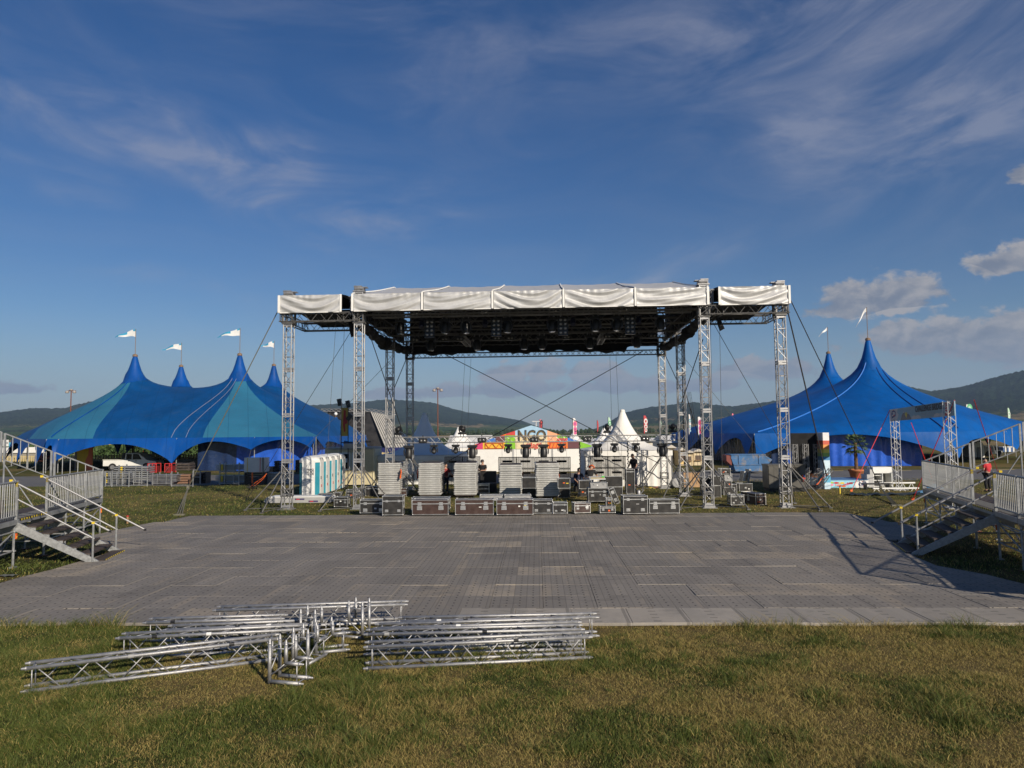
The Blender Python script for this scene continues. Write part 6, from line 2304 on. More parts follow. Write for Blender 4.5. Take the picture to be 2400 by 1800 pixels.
# fish platform
p0, p1 = G(1929, 1144), G(2041, 1144)
fp_ = thing('fish_platform', 'low platform with pale blue front printed with coloured fish', 'platform', ((p0.x + p1.x) / 2, p0.y, 0), R(-1))
fw_ = p1.x - p0.x
fh = .42
MB().box((0, 1.0, fh / 2), (fw_, 2.0, fh)).build('front', plain('pale blue print', (.28, .58, .72)), fp_)
MB().box((0, 1.0, fh + .012), (fw_ + .03, 2.03, .024)).build('top', plain('blue board', (.10, .22, .42)), fp_)
rr = random.Random(4)
fc = [ORANGE, plain('fish green', (.35, .55, .08)), RED, plain('fish pink', (.75, .22, .35)), YEL, plain('fish coral', (.75, .25, .18))]
for k, (fx, fz) in enumerate(((-.38, .22), (-.31, .30), (-.20, .28), (-.31, .17), (-.07, .27), (-.14, .15), (-.04, .10), (-.36, .08), (.12, .26), (.04, .2))):
    o_ = [(.13 * math.cos(q_ * math.pi / 5), .055 * math.sin(q_ * math.pi / 5)) for q_ in range(10)]
    c = fc[k % 6]
    f1 = MB().prism([(fx * fw_ + x, fz + z) for x, z in o_], -.012, -.004, 'y').build('fish', c, fp_)
    MB().prism([(fx * fw_ - .11, fz), (fx * fw_ - .2, fz + .05), (fx * fw_ - .2, fz - .05)], -.012, -.004, 'y').build('tail', c, f1)
# round emblem at the right end
ex = fw_ * .37
MB().prism([(ex - .38, .0), (ex + .36, .0), (ex + .36, .41), (ex - .26, .41), (ex - .40, .25)], -.010, -.004, 'y').build('emblem', WHITE, fp_)
MB().prism([(ex - .22, .2), (ex - .16, .32), (ex, .28), (ex + .2, .32), (ex + .22, .22), (ex + .05, .14), (ex - .18, .10)], -.016, -.011, 'y').build('emblem', plain('print navy', (.04, .05, .18)), fp_)
MB().prism([(ex - .17, .28), (ex - .12, .28), (ex - .09, .17), (ex - .06, .29), (ex - .02, .29), (ex - .07, .14), (ex - .11, .14)], -.020, -.017, 'y').build('emblem', WHITE, fp_)
for k in range(4):
    MB().box((ex + .02 + .045 * k, -.0185, .23 + .006 * k), (.028, .003, .055)).build('emblem', WHITE, fp_)
MB().box((ex + .10, -.018, .10), (.12, .004, .045)).build('emblem', RED, fp_)
MB().box((ex + .01, -.018, .345), (.05, .004, .04)).build('emblem', RED, fp_)
for k in range(5):
    MB().box((ex - .06 + .05 * k, -.018, .045), (.03, .004, .035)).build('small_print', plain('print grey', (.2, .2, .22)), fp_)


# ---- palms
def palm(px, py, pot, label, D=None):
    p = G(px, py)
    t = thing('palm_tree', label, 'palm', (p.x, p.y, 0), random.uniform(0, 3), 'potted palms')
    if pot:
        MB().lathe([(.30, 0), (.34, .04), (.44, .52), (.50, .54), (.50, .66), (.44, .66), (.42, .58)], 20).build('pot', plain('terracotta', (.40, .15, .06), .8), t, True)
    th = 2.35
    pr_ = []
    for k in range(14):
        z = .6 + (th - .6) * k / 13
        pr_.append((.105 + .02 * (k % 2) - .015 * k / 13, z))
    MB().lathe(pr_, 9).build('trunk', pm('palm bark', (.13, .075, .04), .9, 0, .3, 6, .5, 30), t)
    cr = MB()
    for k in range(30):
        a = k * 2.399
        el_ = R(62 - 105 * (k / 30))
        L_ = random.uniform(.42, .58)
        d = Vector((math.cos(a) * math.cos(el_), math.sin(a) * math.cos(el_), math.sin(el_)))
        base = Vector((0, 0, th - .05 - .2 * k / 30))
        tip = base + d * L_
        cr.tube(base, tip, .012, 4)
        side = d.cross(Vector((0, 0, 1)))
        side = side.normalized() if side.length > .01 else Vector((1, 0, 0))
        up = side.cross(d)
        for j in range(11):
            fa = R(-78 + 156 * j / 10)
            ld = (d * math.cos(fa) + side * math.sin(fa)).normalized()
            ln = random.uniform(.30, .42) * (1 - .25 * abs(fa) / 1.4)
            w = up.cross(ld) * .034
            mid = tip + ld * ln * .55 + up * .02
            en = tip + ld * ln - Vector((0, 0, .10 + .08 * random.random()))
            cr.add([tip - w * .4, tip + w * .4, mid + w, en, mid - w], [(0, 1, 2, 4), (4, 2, 3)])
    cr.build('crown', pm('palm leaf', (.050, .085, .024), .6, 0, .35, 3), t)
    return t


palm(2008, 1124, True, 'palm tree in a large terracotta pot before the right tent')
palm(1905, 1126, True, 'palm tree whose crown shows above the black set wall')
# white stepped cabinet
p = G(2068, 1143)
ws = thing('stepped_cabinet', 'white wooden stair-shaped cabinet with shelves by the gate', 'cabinet', (p.x, p.y + .2, 0), 0)
MB().box((.15, .35, .95), (1.05, .7, .34)).build('top_box', WHITE, ws)
for xx in (-.36, .14, .66):
    MB().box((xx, .35, .4), (.035, .7, .8)).build('side', WHITE, ws)
for zz in (.05, .38, .66):
    MB().box((-.1, .35, zz), (.5, .66, .03)).build('shelf', WHITE, ws)
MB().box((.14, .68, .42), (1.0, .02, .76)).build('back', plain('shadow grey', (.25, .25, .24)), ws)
for k in range(3):
    MB().box((-.46 - .17 * k, .35, (1.0 - .28 * k) / 2), (.17, .68, 1.0 - .28 * k)).build('step', plain('pale grey board', (.42, .42, .42)), ws)
# low white trestles in front
for i, (x0, x1, py, hz) in enumerate(((2046, 2160, 1152, .16), (2062, 2150, 1145, .30))):
    a, b_ = G(x0, py), G(x1, py)
    t = thing('white_trestle', ['long low white trestle lying on the grass below the gate', 'shorter white trestle behind the long one'][i], 'trestle', ((a.x + b_.x) / 2, a.y, 0), 0, 'white trestles by the gate')
    w = b_.x - a.x
    MB().box((0, 0, hz), (w, .12, .07)).build('beam', WHITE, t)
    for xx in (-.42, -.2, .15, .4):
        MB().tube((xx * w - .15, 0, .01), (xx * w, 0, hz), .018, 5).build('leg', WHITE, t)
        MB().tube((xx * w + .15, 0, .01), (xx * w, 0, hz), .018, 5).build('leg', WHITE, t)
a = G(2215, 1168)
t = thing('white_bench', 'white folding bench seen below the right stand', 'bench', a, 0)
MB().box((0, 0, .36), (1.9, .26, .05)).build('seat', WHITE, t)
for s_ in (-.7, .7):
    MB().tube((s_ - .2, 0, 0), (s_ + .1, 0, .34), .02, 5).build('leg', WHITE, t)
    MB().tube((s_ + .2, 0, 0), (s_ - .1, 0, .34), .02, 5).build('leg', WHITE, t)
# tarps on the grass
b = MB()
p = G(2190, 1156)
b.grid(lambda a, c: Vector(((a - 8) * .10, (c - 5) * .10, max(.01, .46 * math.exp(-((a - 8) / 5.5) ** 2 - ((c - 5) / 4) ** 2) + .05 * math.sin(a * 1.7 + c) * math.sin(c * 1.3)))), 17, 11)
tag(b.build('crumpled_tarp', plain('light blue tarp', (.18, .40, .60), .4), None, True, loc=p), 'crumpled light blue tarp on the grass under the gate', 'tarp')
b = MB()
p = G(2100, 1160)
b.grid(lambda a, c: Vector(((a - 15) * .16, (c - 3) * .16, max(.008, .04 + .05 * math.sin(a * 1.1 + c * .7) + .03 * math.sin(a * 2.7)))), 31, 7)
tag(b.build('dark_tarp', plain('dark green tarp', (.02, .03, .028), .5), None, True, loc=p), 'dark tarp spread on the grass in front of the trestles', 'tarp')
t = thing('black_table', 'low black table top left of the white trestles', 'table', G(2055, 1147), 0)
MB().box((0, 0, .30), (1.5, .4, .06)).build('table_top', BLACK, t)
for s_ in (-.6, .6):
    MB().box((s_, 0, .14), (.05, .3, .27)).build('leg', BLACK, t)

# ---- the gate with the banner
gA, gB = G(2104, 1148), Vector((at(2226, 1000, 29.5).x, 29.5, 0))
gate = thing('banner_gate', 'tall truss gate carrying a banner that reads CHALLENGE BRIDGE', 'gate', (gA + gB) / 2, 0)
gl, gr = gA - gate.location, gB - gate.location
zt1, zt2 = at(2100, 968, gA.y).z, at(2236, 940, gB.y).z
for q_, ht, nm in ((gl, zt1, 0), (gr, zt2, 1)):
    for dx_, dy_ in ((0, 0),):
        ch, br = lattice(ht, .34, .30, .018, .009, .3)
        b = merged(ch, br)
        orient(b, Matrix.Rotation(R(-90), 3, 'Y'))
        b.build('truss_post', pm('white aluminium', (.66, .66, .66), .4, .5, .08, 3), gate, loc=(q_.x + dx_, q_.y + dy_, 0))
    MB().box((q_.x, q_.y, .02), (.8, .7, .04)).build('base_plate', ALU_D, gate)
bl0, bl1 = at(2086, 960, gA.y - .3), at(2237, 938, gB.y - .3)
bb0, bb1 = at(2092, 987, gA.y - .3), at(2232, 975, gB.y - .3)
BA, BB = Vector((bl0.x, bl0.y, 0)) - gate.location, Vector((bl1.x, bl1.y, 0)) - gate.location
dvec = (BB - BA)
ang = math.atan2(dvec.y, dvec.x)
bw = dvec.length
bh = max(.6, (bl0.z - bb0.z + bl1.z - bb1.z) / 2)
zc = (bl0.z + bl1.z) / 2 - bh / 2
ban = MB().box((0, 0, 0), (bw, .04, bh)).build('banner', plain('banner sky blue', (.24, .38, .47)), gate, loc=((BA.x + BB.x) / 2, (BA.y + BB.y) / 2, zc))
ban.rotation_euler = (0, -math.atan2(bl1.z - bl0.z, bw), ang)
PW = plain('banner cloud', (.52, .50, .50))


def bp_(pts, mt, lay, nm='print'):
    MB().prism([(x * bw, z * bh) for x, z in pts], -.022 - .003 * lay, -.0205 - .003 * lay, 'y').build(nm, mt, ban)


bp_([(-.499, -.49), (-.38, -.49), (-.35, -.3), (-.33, .0), (-.36, .2), (-.34, .49), (-.499, .49)], PW, 0)
bp_([(-.30, -.49), (-.10, -.49), (-.14, -.1), (-.17, .05), (-.20, -.05), (-.235, .2), (-.27, -.1)], plain('banner mountain', (.18, .17, .18)), 1)
bp_([(-.245, .08), (-.235, .2), (-.22, .06)], PW, 2)
bp_([(-.185, -.02), (-.17, .05), (-.155, -.04)], PW, 2)
bp_([(-.215, -.05), (-.20, .1), (-.18, .1), (-.17, -.05), (-.19, -.35)], plain('banner yellow', (.62, .48, .05)), 3)
for cx in (-.06, .0, .28, .34):
    bp_([(cx - .05, -.49), (cx + .05, -.49), (cx + .04, -.3), (cx, -.2), (cx - .04, -.3)], PW, 2)
bp_([(.385, -.45), (.425, -.45), (.415, .3), (.395, .3)], RED, 3)
for k in range(3):
    bp_([(.386, -.28 + .18 * k), (.424, -.22 + .18 * k), (.424, -.15 + .18 * k), (.386, -.21 + .18 * k)], PW, 4)
bp_([(.39, .3), (.42, .3), (.418, .42), (.405, .48), (.392, .42)], RED, 3)
NV = plain('print navy', (.04, .05, .18))
bp_([(-.46, -.28), (-.385, -.1), (-.38, .25), (-.41, .36), (-.45, .33), (-.47, .1)], NV, 3)
bp_([(-.455, -.12), (-.395, .0), (-.39, .2), (-.42, .26), (-.455, .2)], PW, 4)
bp_([(-.425, -.12), (-.395, -.05), (-.395, .04), (-.425, -.02)], RED, 5)
for k in range(5):
    MB().box((-.435 * bw + .06 * k, -.042, -.40 * bh), (.035, .004, .05)).build('small_print', plain('print grey', (.2, .2, .22)), ban)
bp_([(-.45, .18), (-.435, .2), (-.43, .05), (-.445, .02)], NV, 6)
bp_([(-.425, .34), (-.412, .34), (-.412, .42), (-.425, .42)], RED, 6)
o = put('lettering', text_mesh('CHALLENGE BRIDGE', .30, plain('banner ink', (.05, .06, .08)), .002, bold=.008), ban, loc=(.165 * bw, -.04, .02), rot=(R(90), 0, 0))
o.scale = ((.40 * bw) / max(.1, o.dimensions.x), 1.25, 1)
for k in range(3):
    MB().box((.15 * bw, -.024, -.12 * bh - .07 * k), (.22 * bw, .004, .025)).build('small_print', plain('print grey', (.2, .2, .22)), ban)
# red straps of the gate
tl_, tr_ = Vector((BA.x, BA.y, bl0.z)), Vector((BB.x, BB.y, bl1.z))
for q0, (px, py) in ((tl_, (1995, 1152)), (tl_ + Vector((1.2, .2, -.7)), (2192, 1140)), (tr_, (2139, 1172)), (tr_ + Vector((.8, 0, 0)), (2340, 1110))):
    e = G(px, py) - gate.location
    MB().tube(q0, e, .018, 5).build('red_strap', REDS, gate)
    MB().box((e.x, e.y, .05), (.12, .08, .1)).build('ground_peg', ORANGE, gate)

# ---- far things under the right tent edge
for i, (x0, x1, yt, yb, lab, kind) in enumerate(((2290, 2302, 1035, 1072, 'white arched tent seen through the right stand rails', 0), (2310, 2350, 1045, 1070, 'grey and white parked van seen through the right stand rails', 1), (2352, 2378, 1048, 1062, 'white and blue striped stall far right', 2))):
    p = G((x0 + x1) / 2, yb)
    w, h = (x1 - x0) / FPX * p.y, (yb - yt) / FPX * p.y
    if kind == 0:
        t = thing('arched_tent', lab, 'tent', p, 0)
        MB().prism([(-w, 0), (w, 0), (w, h * .7), (w * .7, h * .92), (0, h), (-w * .7, h * .92), (-w, h * .7)], 0, 2.5, 'y').build('cover', TENTW, t)
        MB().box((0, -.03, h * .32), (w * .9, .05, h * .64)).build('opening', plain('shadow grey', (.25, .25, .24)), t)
    elif kind == 1:
        t = thing('parked_van', lab, 'van', p, 0)
        MB().prism([(-w / 2, .3), (w / 2, .3), (w / 2, h * .55), (w * .36, h * .6), (w * .28, h), (-w / 2, h)], 0, 1.8, 'y').build('body', WPL, t, bevel=.05)
        MB().prism([(w * .05, h * .6), (w * .34, h * .6), (w * .27, h * .92), (w * .05, h * .92)], -.01, 0, 'y').build('window', GLASS_D, t)
        MB().box((-w * .25, -.01, h * .65), (w * .45, .02, h * .5)).build('panel', GREYP, t)
        for s_ in (-.32, .32):
            MB().tube((s_ * w, -.02, .32), (s_ * w, .2, .32), .32, 12).build('wheel', RUBBER, t)
    else:
        t = thing('striped_stall', lab, 'stall', p, 0)
        for k in range(6):
            MB().box((-w / 2 + w * (k + .5) / 6, .5, h * .6), (w / 6, 1.0, h * .8)).build('stripe', WPL if k % 2 else plain('stall blue', (.05, .12, .3)), t)
        MB().box((0, .5, h * 1.02), (w * 1.05, 1.1, .1)).build('roof', WPL, t)

# ================================================================ LEFT-HAND BACKGROUND
# sunflower field
sf = MB()
rr = np.random.default_rng(3)
V_, F_, M_ = [], [], []
for k in range(9000):
    x = rr.uniform(-95, -30)
    y = 104 + 22 * rr.random() ** 2
    z = rr.uniform(.1, 1.7) if k % 4 else rr.uniform(1.3, 1.85)
    s_ = rr.uniform(.16, .34)
    a = rr.uniform(0, 6.28)
    t_ = rr.uniform(-.6, .9)
    u = Vector((math.cos(a) * s_, math.sin(a) * s_ * .5, .0))
    w = Vector((0, -t_ * s_, s_ * .8))
    c = Vector((x, y, z))
    sf.cur = 1 if (z > 1.45 and rr.random() < .10) else 0
    sf.add([c - u, c - w, c + u, c + w], [(0, 1, 2, 3)])
tag(sf.build('sunflower_field', [pm('sunflower leaf', (.045, .085, .020), .8, 0, .3, 2), YEL]), 'band of sunflowers growing beyond the left tent', 'sunflowers', kind='stuff')
# picket fence
fy_ = 92.0
fn = thing('picket_fence', 'low cream picket fence in front of the sunflowers', 'fence', (-50, fy_, 0), 0)
pk = MB()
for k in range(230):
    pk.box((-38 + k * .34, 0, .42), (.2, .03, .75))
tag(pk.build('pickets', plain('cream wood', (.50, .40, .20), .8), fn), kind='stuff')
for zz in (.25, .66):
    MB().box((1, .03, zz), (78, .04, .09)).build('rail', plain('cream wood', (.50, .40, .20), .8), fn)
# white far tents on the left edge and signs
for i, (px, yt, yb, w, D) in enumerate(((40, 1048, 1062, 17, 105), (140, 1048, 1058, 7, 108), (-60, 1050, 1064, 9, 104))):
    a = at(px, yt, D)
    t = thing('far_white_tent', ['long white marquee at the far left edge', 'small white tent behind the left tent rail', 'white tent beyond the left frame edge'][i], 'tent', (a.x, D, 0), 0)
    MB().prism([(-w / 2, max(.9, a.z - 1.1)), (w / 2, max(.9, a.z - 1.1)), (w / 2 - .6, a.z), (-w / 2 + .6, a.z)], -2, 3, 'y').build('roof', TENTW, t)
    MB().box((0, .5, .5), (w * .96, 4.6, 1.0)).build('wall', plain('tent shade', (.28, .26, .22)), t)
a, b_ = at(7, 1031, 98), at(20, 1046, 98)
t = thing('picture_sign', 'square white sign with dark and blue drawn shapes at the far left', 'sign', ((a.x + b_.x) / 2, 98, 0), 0)
MB().box((0, 0, (a.z + b_.z) / 2), (b_.x - a.x, .05, a.z - b_.z)).build('board', WHITE, t)
MB().tube((0, .05, 0), (0, .05, b_.z + .1), .05, 6).build('post', STEEL_D, t)
DKP = plain('print dark', (.03, .03, .035))
zc_, ws_ = (a.z + b_.z) / 2, (b_.x - a.x) / 2
for cx_, cz_, r_, mt in ((-.45, .0, .34, plain('print blue', (.10, .30, .50))), (-.45, .0, .16, DKP), (.45, .05, .36, DKP), (.45, .18, .14, WHITE), (.45, -.12, .14, WHITE)):
    MB().prism([(ws_ * (cx_ + r_ * math.cos(q_ * math.pi / 6)), zc_ + ws_ * (cz_ + r_ * math.sin(q_ * math.pi / 6))) for q_ in range(12)], -.034 - (.004 if r_ < .2 else 0), -.028, 'y').build('print', mt, t)
MB().prism([(ws_ * x_, zc_ + ws_ * z_) for x_, z_ in ((-.8, .6), (-.3, .55), (.2, .1), (.15, -.05), (-.25, .35), (-.75, .45))], -.034, -.028, 'y').build('print', DKP, t)
MB().prism([(ws_ * x_, zc_ + ws_ * z_) for x_, z_ in ((-.35, -.35), (.1, -.75), (.4, -.6), (.1, -.55), (-.25, -.25))], -.034, -.028, 'y').build('print', DKP, t)
a, b_ = at(21, 1037, 99), at(47, 1048, 99)
t = thing('cyan_sign', 'light blue sign beside the square white picture sign', 'sign', ((a.x + b_.x) / 2, 99, 0), 0)
MB().box((0, 0, (a.z + b_.z) / 2), (b_.x - a.x, .05, a.z - b_.z)).build('board', plain('cyan print', (.08, .38, .55)), t)
MB().box((.15, -.03, (a.z + b_.z) / 2 - .1), (.35, .02, .28)).build('print', WHITE, t)
for s_ in (-.5, .5):
    MB().tube((s_, .05, 0), (s_, .05, b_.z + .1), .04, 6).build('post', STEEL_D, t)
# red and white halls far behind the sunflowers
for i, (x0, x1, yt, mt) in enumerate(((325, 341, 1045, RED), (341, 372, 1046, WHITE), (305, 325, 1049, WHITE))):
    a, b_ = at(x0, yt, 135), at(x1, yt, 135)
    t = thing('far_shed', ['red', 'pale white', 'narrow white'][i] + ' far shed seen under the left tent', 'shed', ((a.x + b_.x) / 2, 135, 0), 0)
    w = b_.x - a.x
    MB().box((0, 2, a.z / 2), (w, 4, a.z)).build('wall', mt, t)
    MB().box((0, 2, a.z + .05), (w + .1, 4.2, .1)).build('roof', GREYP, t)
# yellow / orange printed hoarding under the tent
a, b_ = at(176, 1062, 68), at(217, 1090, 68)
t = thing('printed_hoarding', 'yellow and coral printed hoarding under the left tent', 'hoarding', ((a.x + b_.x) / 2, 68, 0), 0)
w = b_.x - a.x
MB().box((0, 0, 1.2), (w, .05, 2.4)).build('panel', plain('hoarding yellow', (.68, .50, .05)), t)
MB().prism([(w * .08, 0.02), (w / 2, .02), (w / 2, 2.4), (w * .3, 2.4), (w * .25, 1.5), (w * .1, .9)], -.035, -.027, 'y').build('print', plain('hoarding coral', (.60, .16, .10)), t)
MB().prism([(-w / 2, .02), (-w * .38, .02), (-w * .38, 1.6), (-w / 2, 2.0)], -.035, -.027, 'y').build('print', plain('hoarding grey', (.25, .22, .22)), t)

# pickup truck
p = G(330, 1104)
pu = thing('pickup_truck', 'white pickup truck parked under the left tent', 'pickup', (p.x - 1.3, p.y + 1.2, 0), R(2))
L_ = 5.0
MB().prism([(-2.4, .45), (2.25, .45), (2.45, .62), (2.42, .86), (1.55, 1.02), (.85, 1.62), (-.35, 1.66), (-.45, 1.02), (-2.4, 1.0)], -.85, .85, 'y').build('body', WPL, pu, bevel=.05)
MB().prism([(-2.4, 1.0), (-.48, 1.02), (-.48, 1.07), (-2.4, 1.07)], -.88, .88, 'y').build('bed_cover', plain('pale canvas', (.5, .5, .46)), pu)
for (xa, xb) in ((-.28, .22), (.30, .95)):
    o_ = [(xa, 1.05), (xb + .18 * (xb > .5), 1.05), (xb - (.12 if xb > .5 else 0), 1.55), (xa + .03, 1.57)]
    MB().prism(o_, -.865, -.855, 'y').build('window', GLASS_D, pu)
for xx in (-1.5, 1.55):
    wl = MB().tube((xx, -.88, .36), (xx, -.66, .36), .36, 16).build('wheel', RUBBER, pu)
    MB().tube((xx, -.89, .36), (xx, -.87, .36), .2, 12).build('rim', ALU_D, wl)
MB().box((2.42, -.6, .74), (.05, .35, .14)).build('headlight', LENS, pu)
for xx in (-.02, .62):
    MB().box((xx, -.87, .92), (.16, .03, .04)).build('handle', BLACK, pu)
MB().box((-.6, 0, 1.35), (.2, 1.5, .6)).build('tool_rack', BLACK, pu)
# forklift shape under the tent
p = G(118, 1086)
fk = thing('forklift', 'dark forklift with a red-orange body under the left tent', 'forklift', (p.x, p.y - .5, 0), R(-10))
MB().prism([(-.9, .25), (.8, .25), (.8, .9), (.1, .95), (-.2, 1.2), (-.9, 1.2)], -.5, .5, 'y').build('body', plain('dark red paint', (.22, .035, .02)), fk, bevel=.05)
MB().box((-.45, -.51, .35), (.7, .03, .18)).build('bumper', ORANGE, fk)
for xx, yy in ((-.75, -.45), (-.75, .45), (.4, -.45), (.4, .45)):
    MB().tube((xx, yy, 1.0), (xx * .8, yy, 2.1), .04, 6).build('cab_post', BLACK, fk)
MB().box((-.15, 0, 2.12), (1.2, 1.0, .06)).build('cab_roof', BLACK, fk)
for yy in (-.3, .3):
    MB().box((.95, yy, 1.3), (.1, .1, 2.5)).build('fork_mast', BLACK, fk)
for xx in (-.6, .55):
    for yy in (-.52, .42):
        MB().tube((xx, yy, .3), (xx, yy + .1, .3), .3, 14).build('wheel', RUBBER, fk)

# row of stacked barriers, stillages and pallets
def stillage(x0, x1, yt, yb, rows, label, mat=GALV, yellow=True, two=False, D=None):
    p = G((x0 + x1) / 2, yb)
    w, h = (x1 - x0) / FPX * p.y, (yb - yt) / FPX * p.y
    t = thing('barrier_stillage', label, 'stillage', (p.x, p.y, 0), R(-2), 'stillages of barriers by the left tent')
    d = .9
    for xx in (-w * .33, w * .33):
        for yy in (0, d):
            MB().box((xx, yy, h / 2), (.07, .07, h)).build('post', mat, t)
    MB().box((0, d / 2, .1), (w * .72, d, .06)).build('base', mat, t)
    for k in range(rows):
        z = .2 + (h - .3) * (k + .5) / rows
        MB().box((random.uniform(-.03, .03), d / 2, z), (w, d - .1, (h - .3) / rows * .5)).build('barrier', mat, t)
    if yellow:
        for k in range(rows):
            z = .2 + (h - .3) * (k + .5) / rows
            MB().box((-w * .26, -.005, z), (.14, .02, (h - .3) / rows * .7)).build('strap', YEL, t)
    for xx in (-.1, .1):
        MB().box((xx * w * 1.6, -.02, h * .5), (.05, .03, h * .9)).build('upright', mat, t)
    return t


stillage(503, 572, 1111, 1136, 5, 'lower stillage of grey barriers right of the guy rope, under another')
t = stillage(503, 572, 1111, 1136, 5, 'upper stillage of grey barriers with yellow straps, stacked on another')
t.location.z = (1136 - 1111) / FPX * G(537, 1136).y + .03
stillage(264, 346, 1090, 1134, 7, 'large stillage of grey frames leftmost in the row, partly behind the stand')
stillage(346, 412, 1109, 1136, 5, 'low stillage of pale barriers next to the leftmost stillage', ALU_D, False)
stillage(232, 300, 1105, 1139, 6, 'front stillage of stacked grey frames beside the left stand', GALV, True)
# white pallet stack on a black crate
p = G(592, 1137)
t = thing('black_crate', 'black slatted crate under the white stack of boards', 'crate', (p.x, p.y + .3, 0), 0)
for k in range(5):
    MB().box((0, .4, .1 + .155 * k), (1.25, .85, .09)).build('slat', plain('black slat', (.03, .026, .022)), t)
for xx in (-.6, .6):
    MB().box((xx, .4, .4), (.06, .9, .8)).build('post', BLACK, t)
MB().box((-.12, -.04, .45), (.1, .02, .7)).build('strap', ORANGE, t)
t = thing('white_board_stack', 'stack of white boards with red and black straps on a black crate', 'board stack', (p.x, p.y + .3, .82), 0)
for k in range(14):
    MB().box((random.uniform(-.02, .02), .4, .03 + .067 * k), (1.36, .85, .055)).build('board', WPL, t)
for xx, mt in ((-.45, YEL), (.38, RED), (.52, BLACK), (.6, BLACK)):
    MB().box((xx, -.04, .47), (.035, .015, .92)).build('strap', mt, t)
# dark pallets, red cages, more crates
for i, (x0, x1, yt, yb, mt, lab) in enumerate(((617, 640, 1093, 1108, WOOD, 'brown pallet bundle behind the white boards'), (642, 668, 1080, 1107, PLY, 'tall dark pallet bundle left of the outer tower'), (692, 703, 1078, 1107, PLY, 'narrow dark pallet bundle left of the toilets'), (410, 445, 1085, 1103, PLY, 'dark pallet bundle behind the red cages'), (622, 680, 1107, 1134, GALV, 'grey barrier rack below the pallet bundles'), (448, 470, 1108, 1134, BLACK, 'black crate with a white label near the guy rope'), (470, 482, 1106, 1133, BLACK, 'dark narrow crate right of the black labelled crate'), (414, 446, 1111, 1134, plain('rusty frame', (.2, .11, .07)), 'rusty open frame crate with tan sacks'))):
    p = G((x0 + x1) / 2, max(yb, 1128) if yb < 1112 else yb)
    s_ = FPX / p.y
    w = (x1 - x0) / s_
    zt, zb = (G((x0 + x1) / 2, yb).y * 0 + CAM_H - (yt - (1023 - .01 * (x0 + x1) / 2)) / s_), max(0, CAM_H - (yb - (1023 - .01 * (x0 + x1) / 2)) / s_) if yb < 1112 else 0
    n_ = max(3, int((zt - zb) / .14))
    t = thing('pallet_bundle', lab, 'pallets', (p.x, p.y, zb), 0, 'pallet bundles and crates by the left tent')
    for k in range(n_):
        MB().box((random.uniform(-.02, .02), .4, (zt - zb) * (k + .5) / n_), (w, .8, (zt - zb) / n_ * .72)).build('slat', mt, t)
    for s2 in (-.4, .4):
        MB().box((s2 * w, .4, (zt - zb) / 2), (.06, .82, zt - zb)).build('bearer', mt, t)
for i, (x0, x1) in enumerate(((346, 366), (386, 402))):
    p = G((x0 + x1) / 2, 1108)
    w = (x1 - x0) / FPX * p.y
    t = thing('red_cage', ['left red wire cage under the tent edge', 'right red wire cage under the tent edge'][i], 'cage', (p.x, p.y, 0), 0, 'red wire cages')
    h = .78
    for xx in (-w / 2, w / 2):
        for yy in (0, .8):
            MB().tube((xx, yy, 0), (xx, yy, h), .035, 6).build('post', RED, t)
    for zz in (.05, h):
        for yy in (0, .8):
            MB().tube((-w / 2, yy, zz), (w / 2, yy, zz), .03, 6).build('rail', RED, t)
    MB().tube((-w / 2, 0, .05), (w / 2, 0, h), .025, 6).build('diagonal', RED, t)
    MB().box((0, .4, .3), (w * .9, .6, .55)).build('load', plain('dark red crate', (.16, .015, .015)), t)
b = thing('black_barrier', 'long black solid barrier under the left tent behind the red cages', 'barrier', G(440, 1102), 0)
MB().box((0, .1, .5), (3.2, .1, 1.0)).build('panel', BLACK, b)
for k in range(8):
    MB().box((0, .04, .1 + .115 * k), (3.2, .03, .06)).build('slat', STEEL_D, b)
# crowd barriers in front
for i, (x0, x1, yb) in enumerate(((246, 262, 1141), (262, 302, 1141), (302, 345, 1140), (402, 452, 1141), (452, 470, 1137))):
    a, c = G(x0, yb), G(x1, yb)
    t = thing('crowd_barrier', ['first', 'second', 'third', 'fourth', 'fifth'][i] + ' grey steel crowd barrier from the left along the edge of the lawn', 'barrier', (a + c) / 2, R(-1), 'crowd barriers at the lawn edge')
    w = (c - a).length
    h = .98
    for xx in (-w / 2 + .04, w / 2 - .04):
        MB().tube((xx, 0, 0), (xx, 0, h), .04, 7).build('post', GALV if i != 3 else ALU_D, t)
    for zz in ((.06, .52, h) if i != 3 else (.06,)):
        MB().tube((-w / 2, 0, zz), (w / 2, 0, zz), .03, 6).build('rail', GALV if i != 3 else ALU_D, t)
    if i in (0, 1, 2):
        for k in range(1, max(2, int(w / .35))):
            xx = -w / 2 + k * .35
            MB().tube((xx, 0, .06), (xx, 0, h), .015, 5).build('bar', GALV, t)

# ================================================================ GRANDSTANDS
BAR = MB().tube((0, 0, 0), (0, 0, 1.0), .013, 6).mesh('bar', GALV)
TREAD = pm('brown tread board', (.050, .036, .030), .75, 0, .3, 4, .35, 50, (.11, .09, .075), .5)


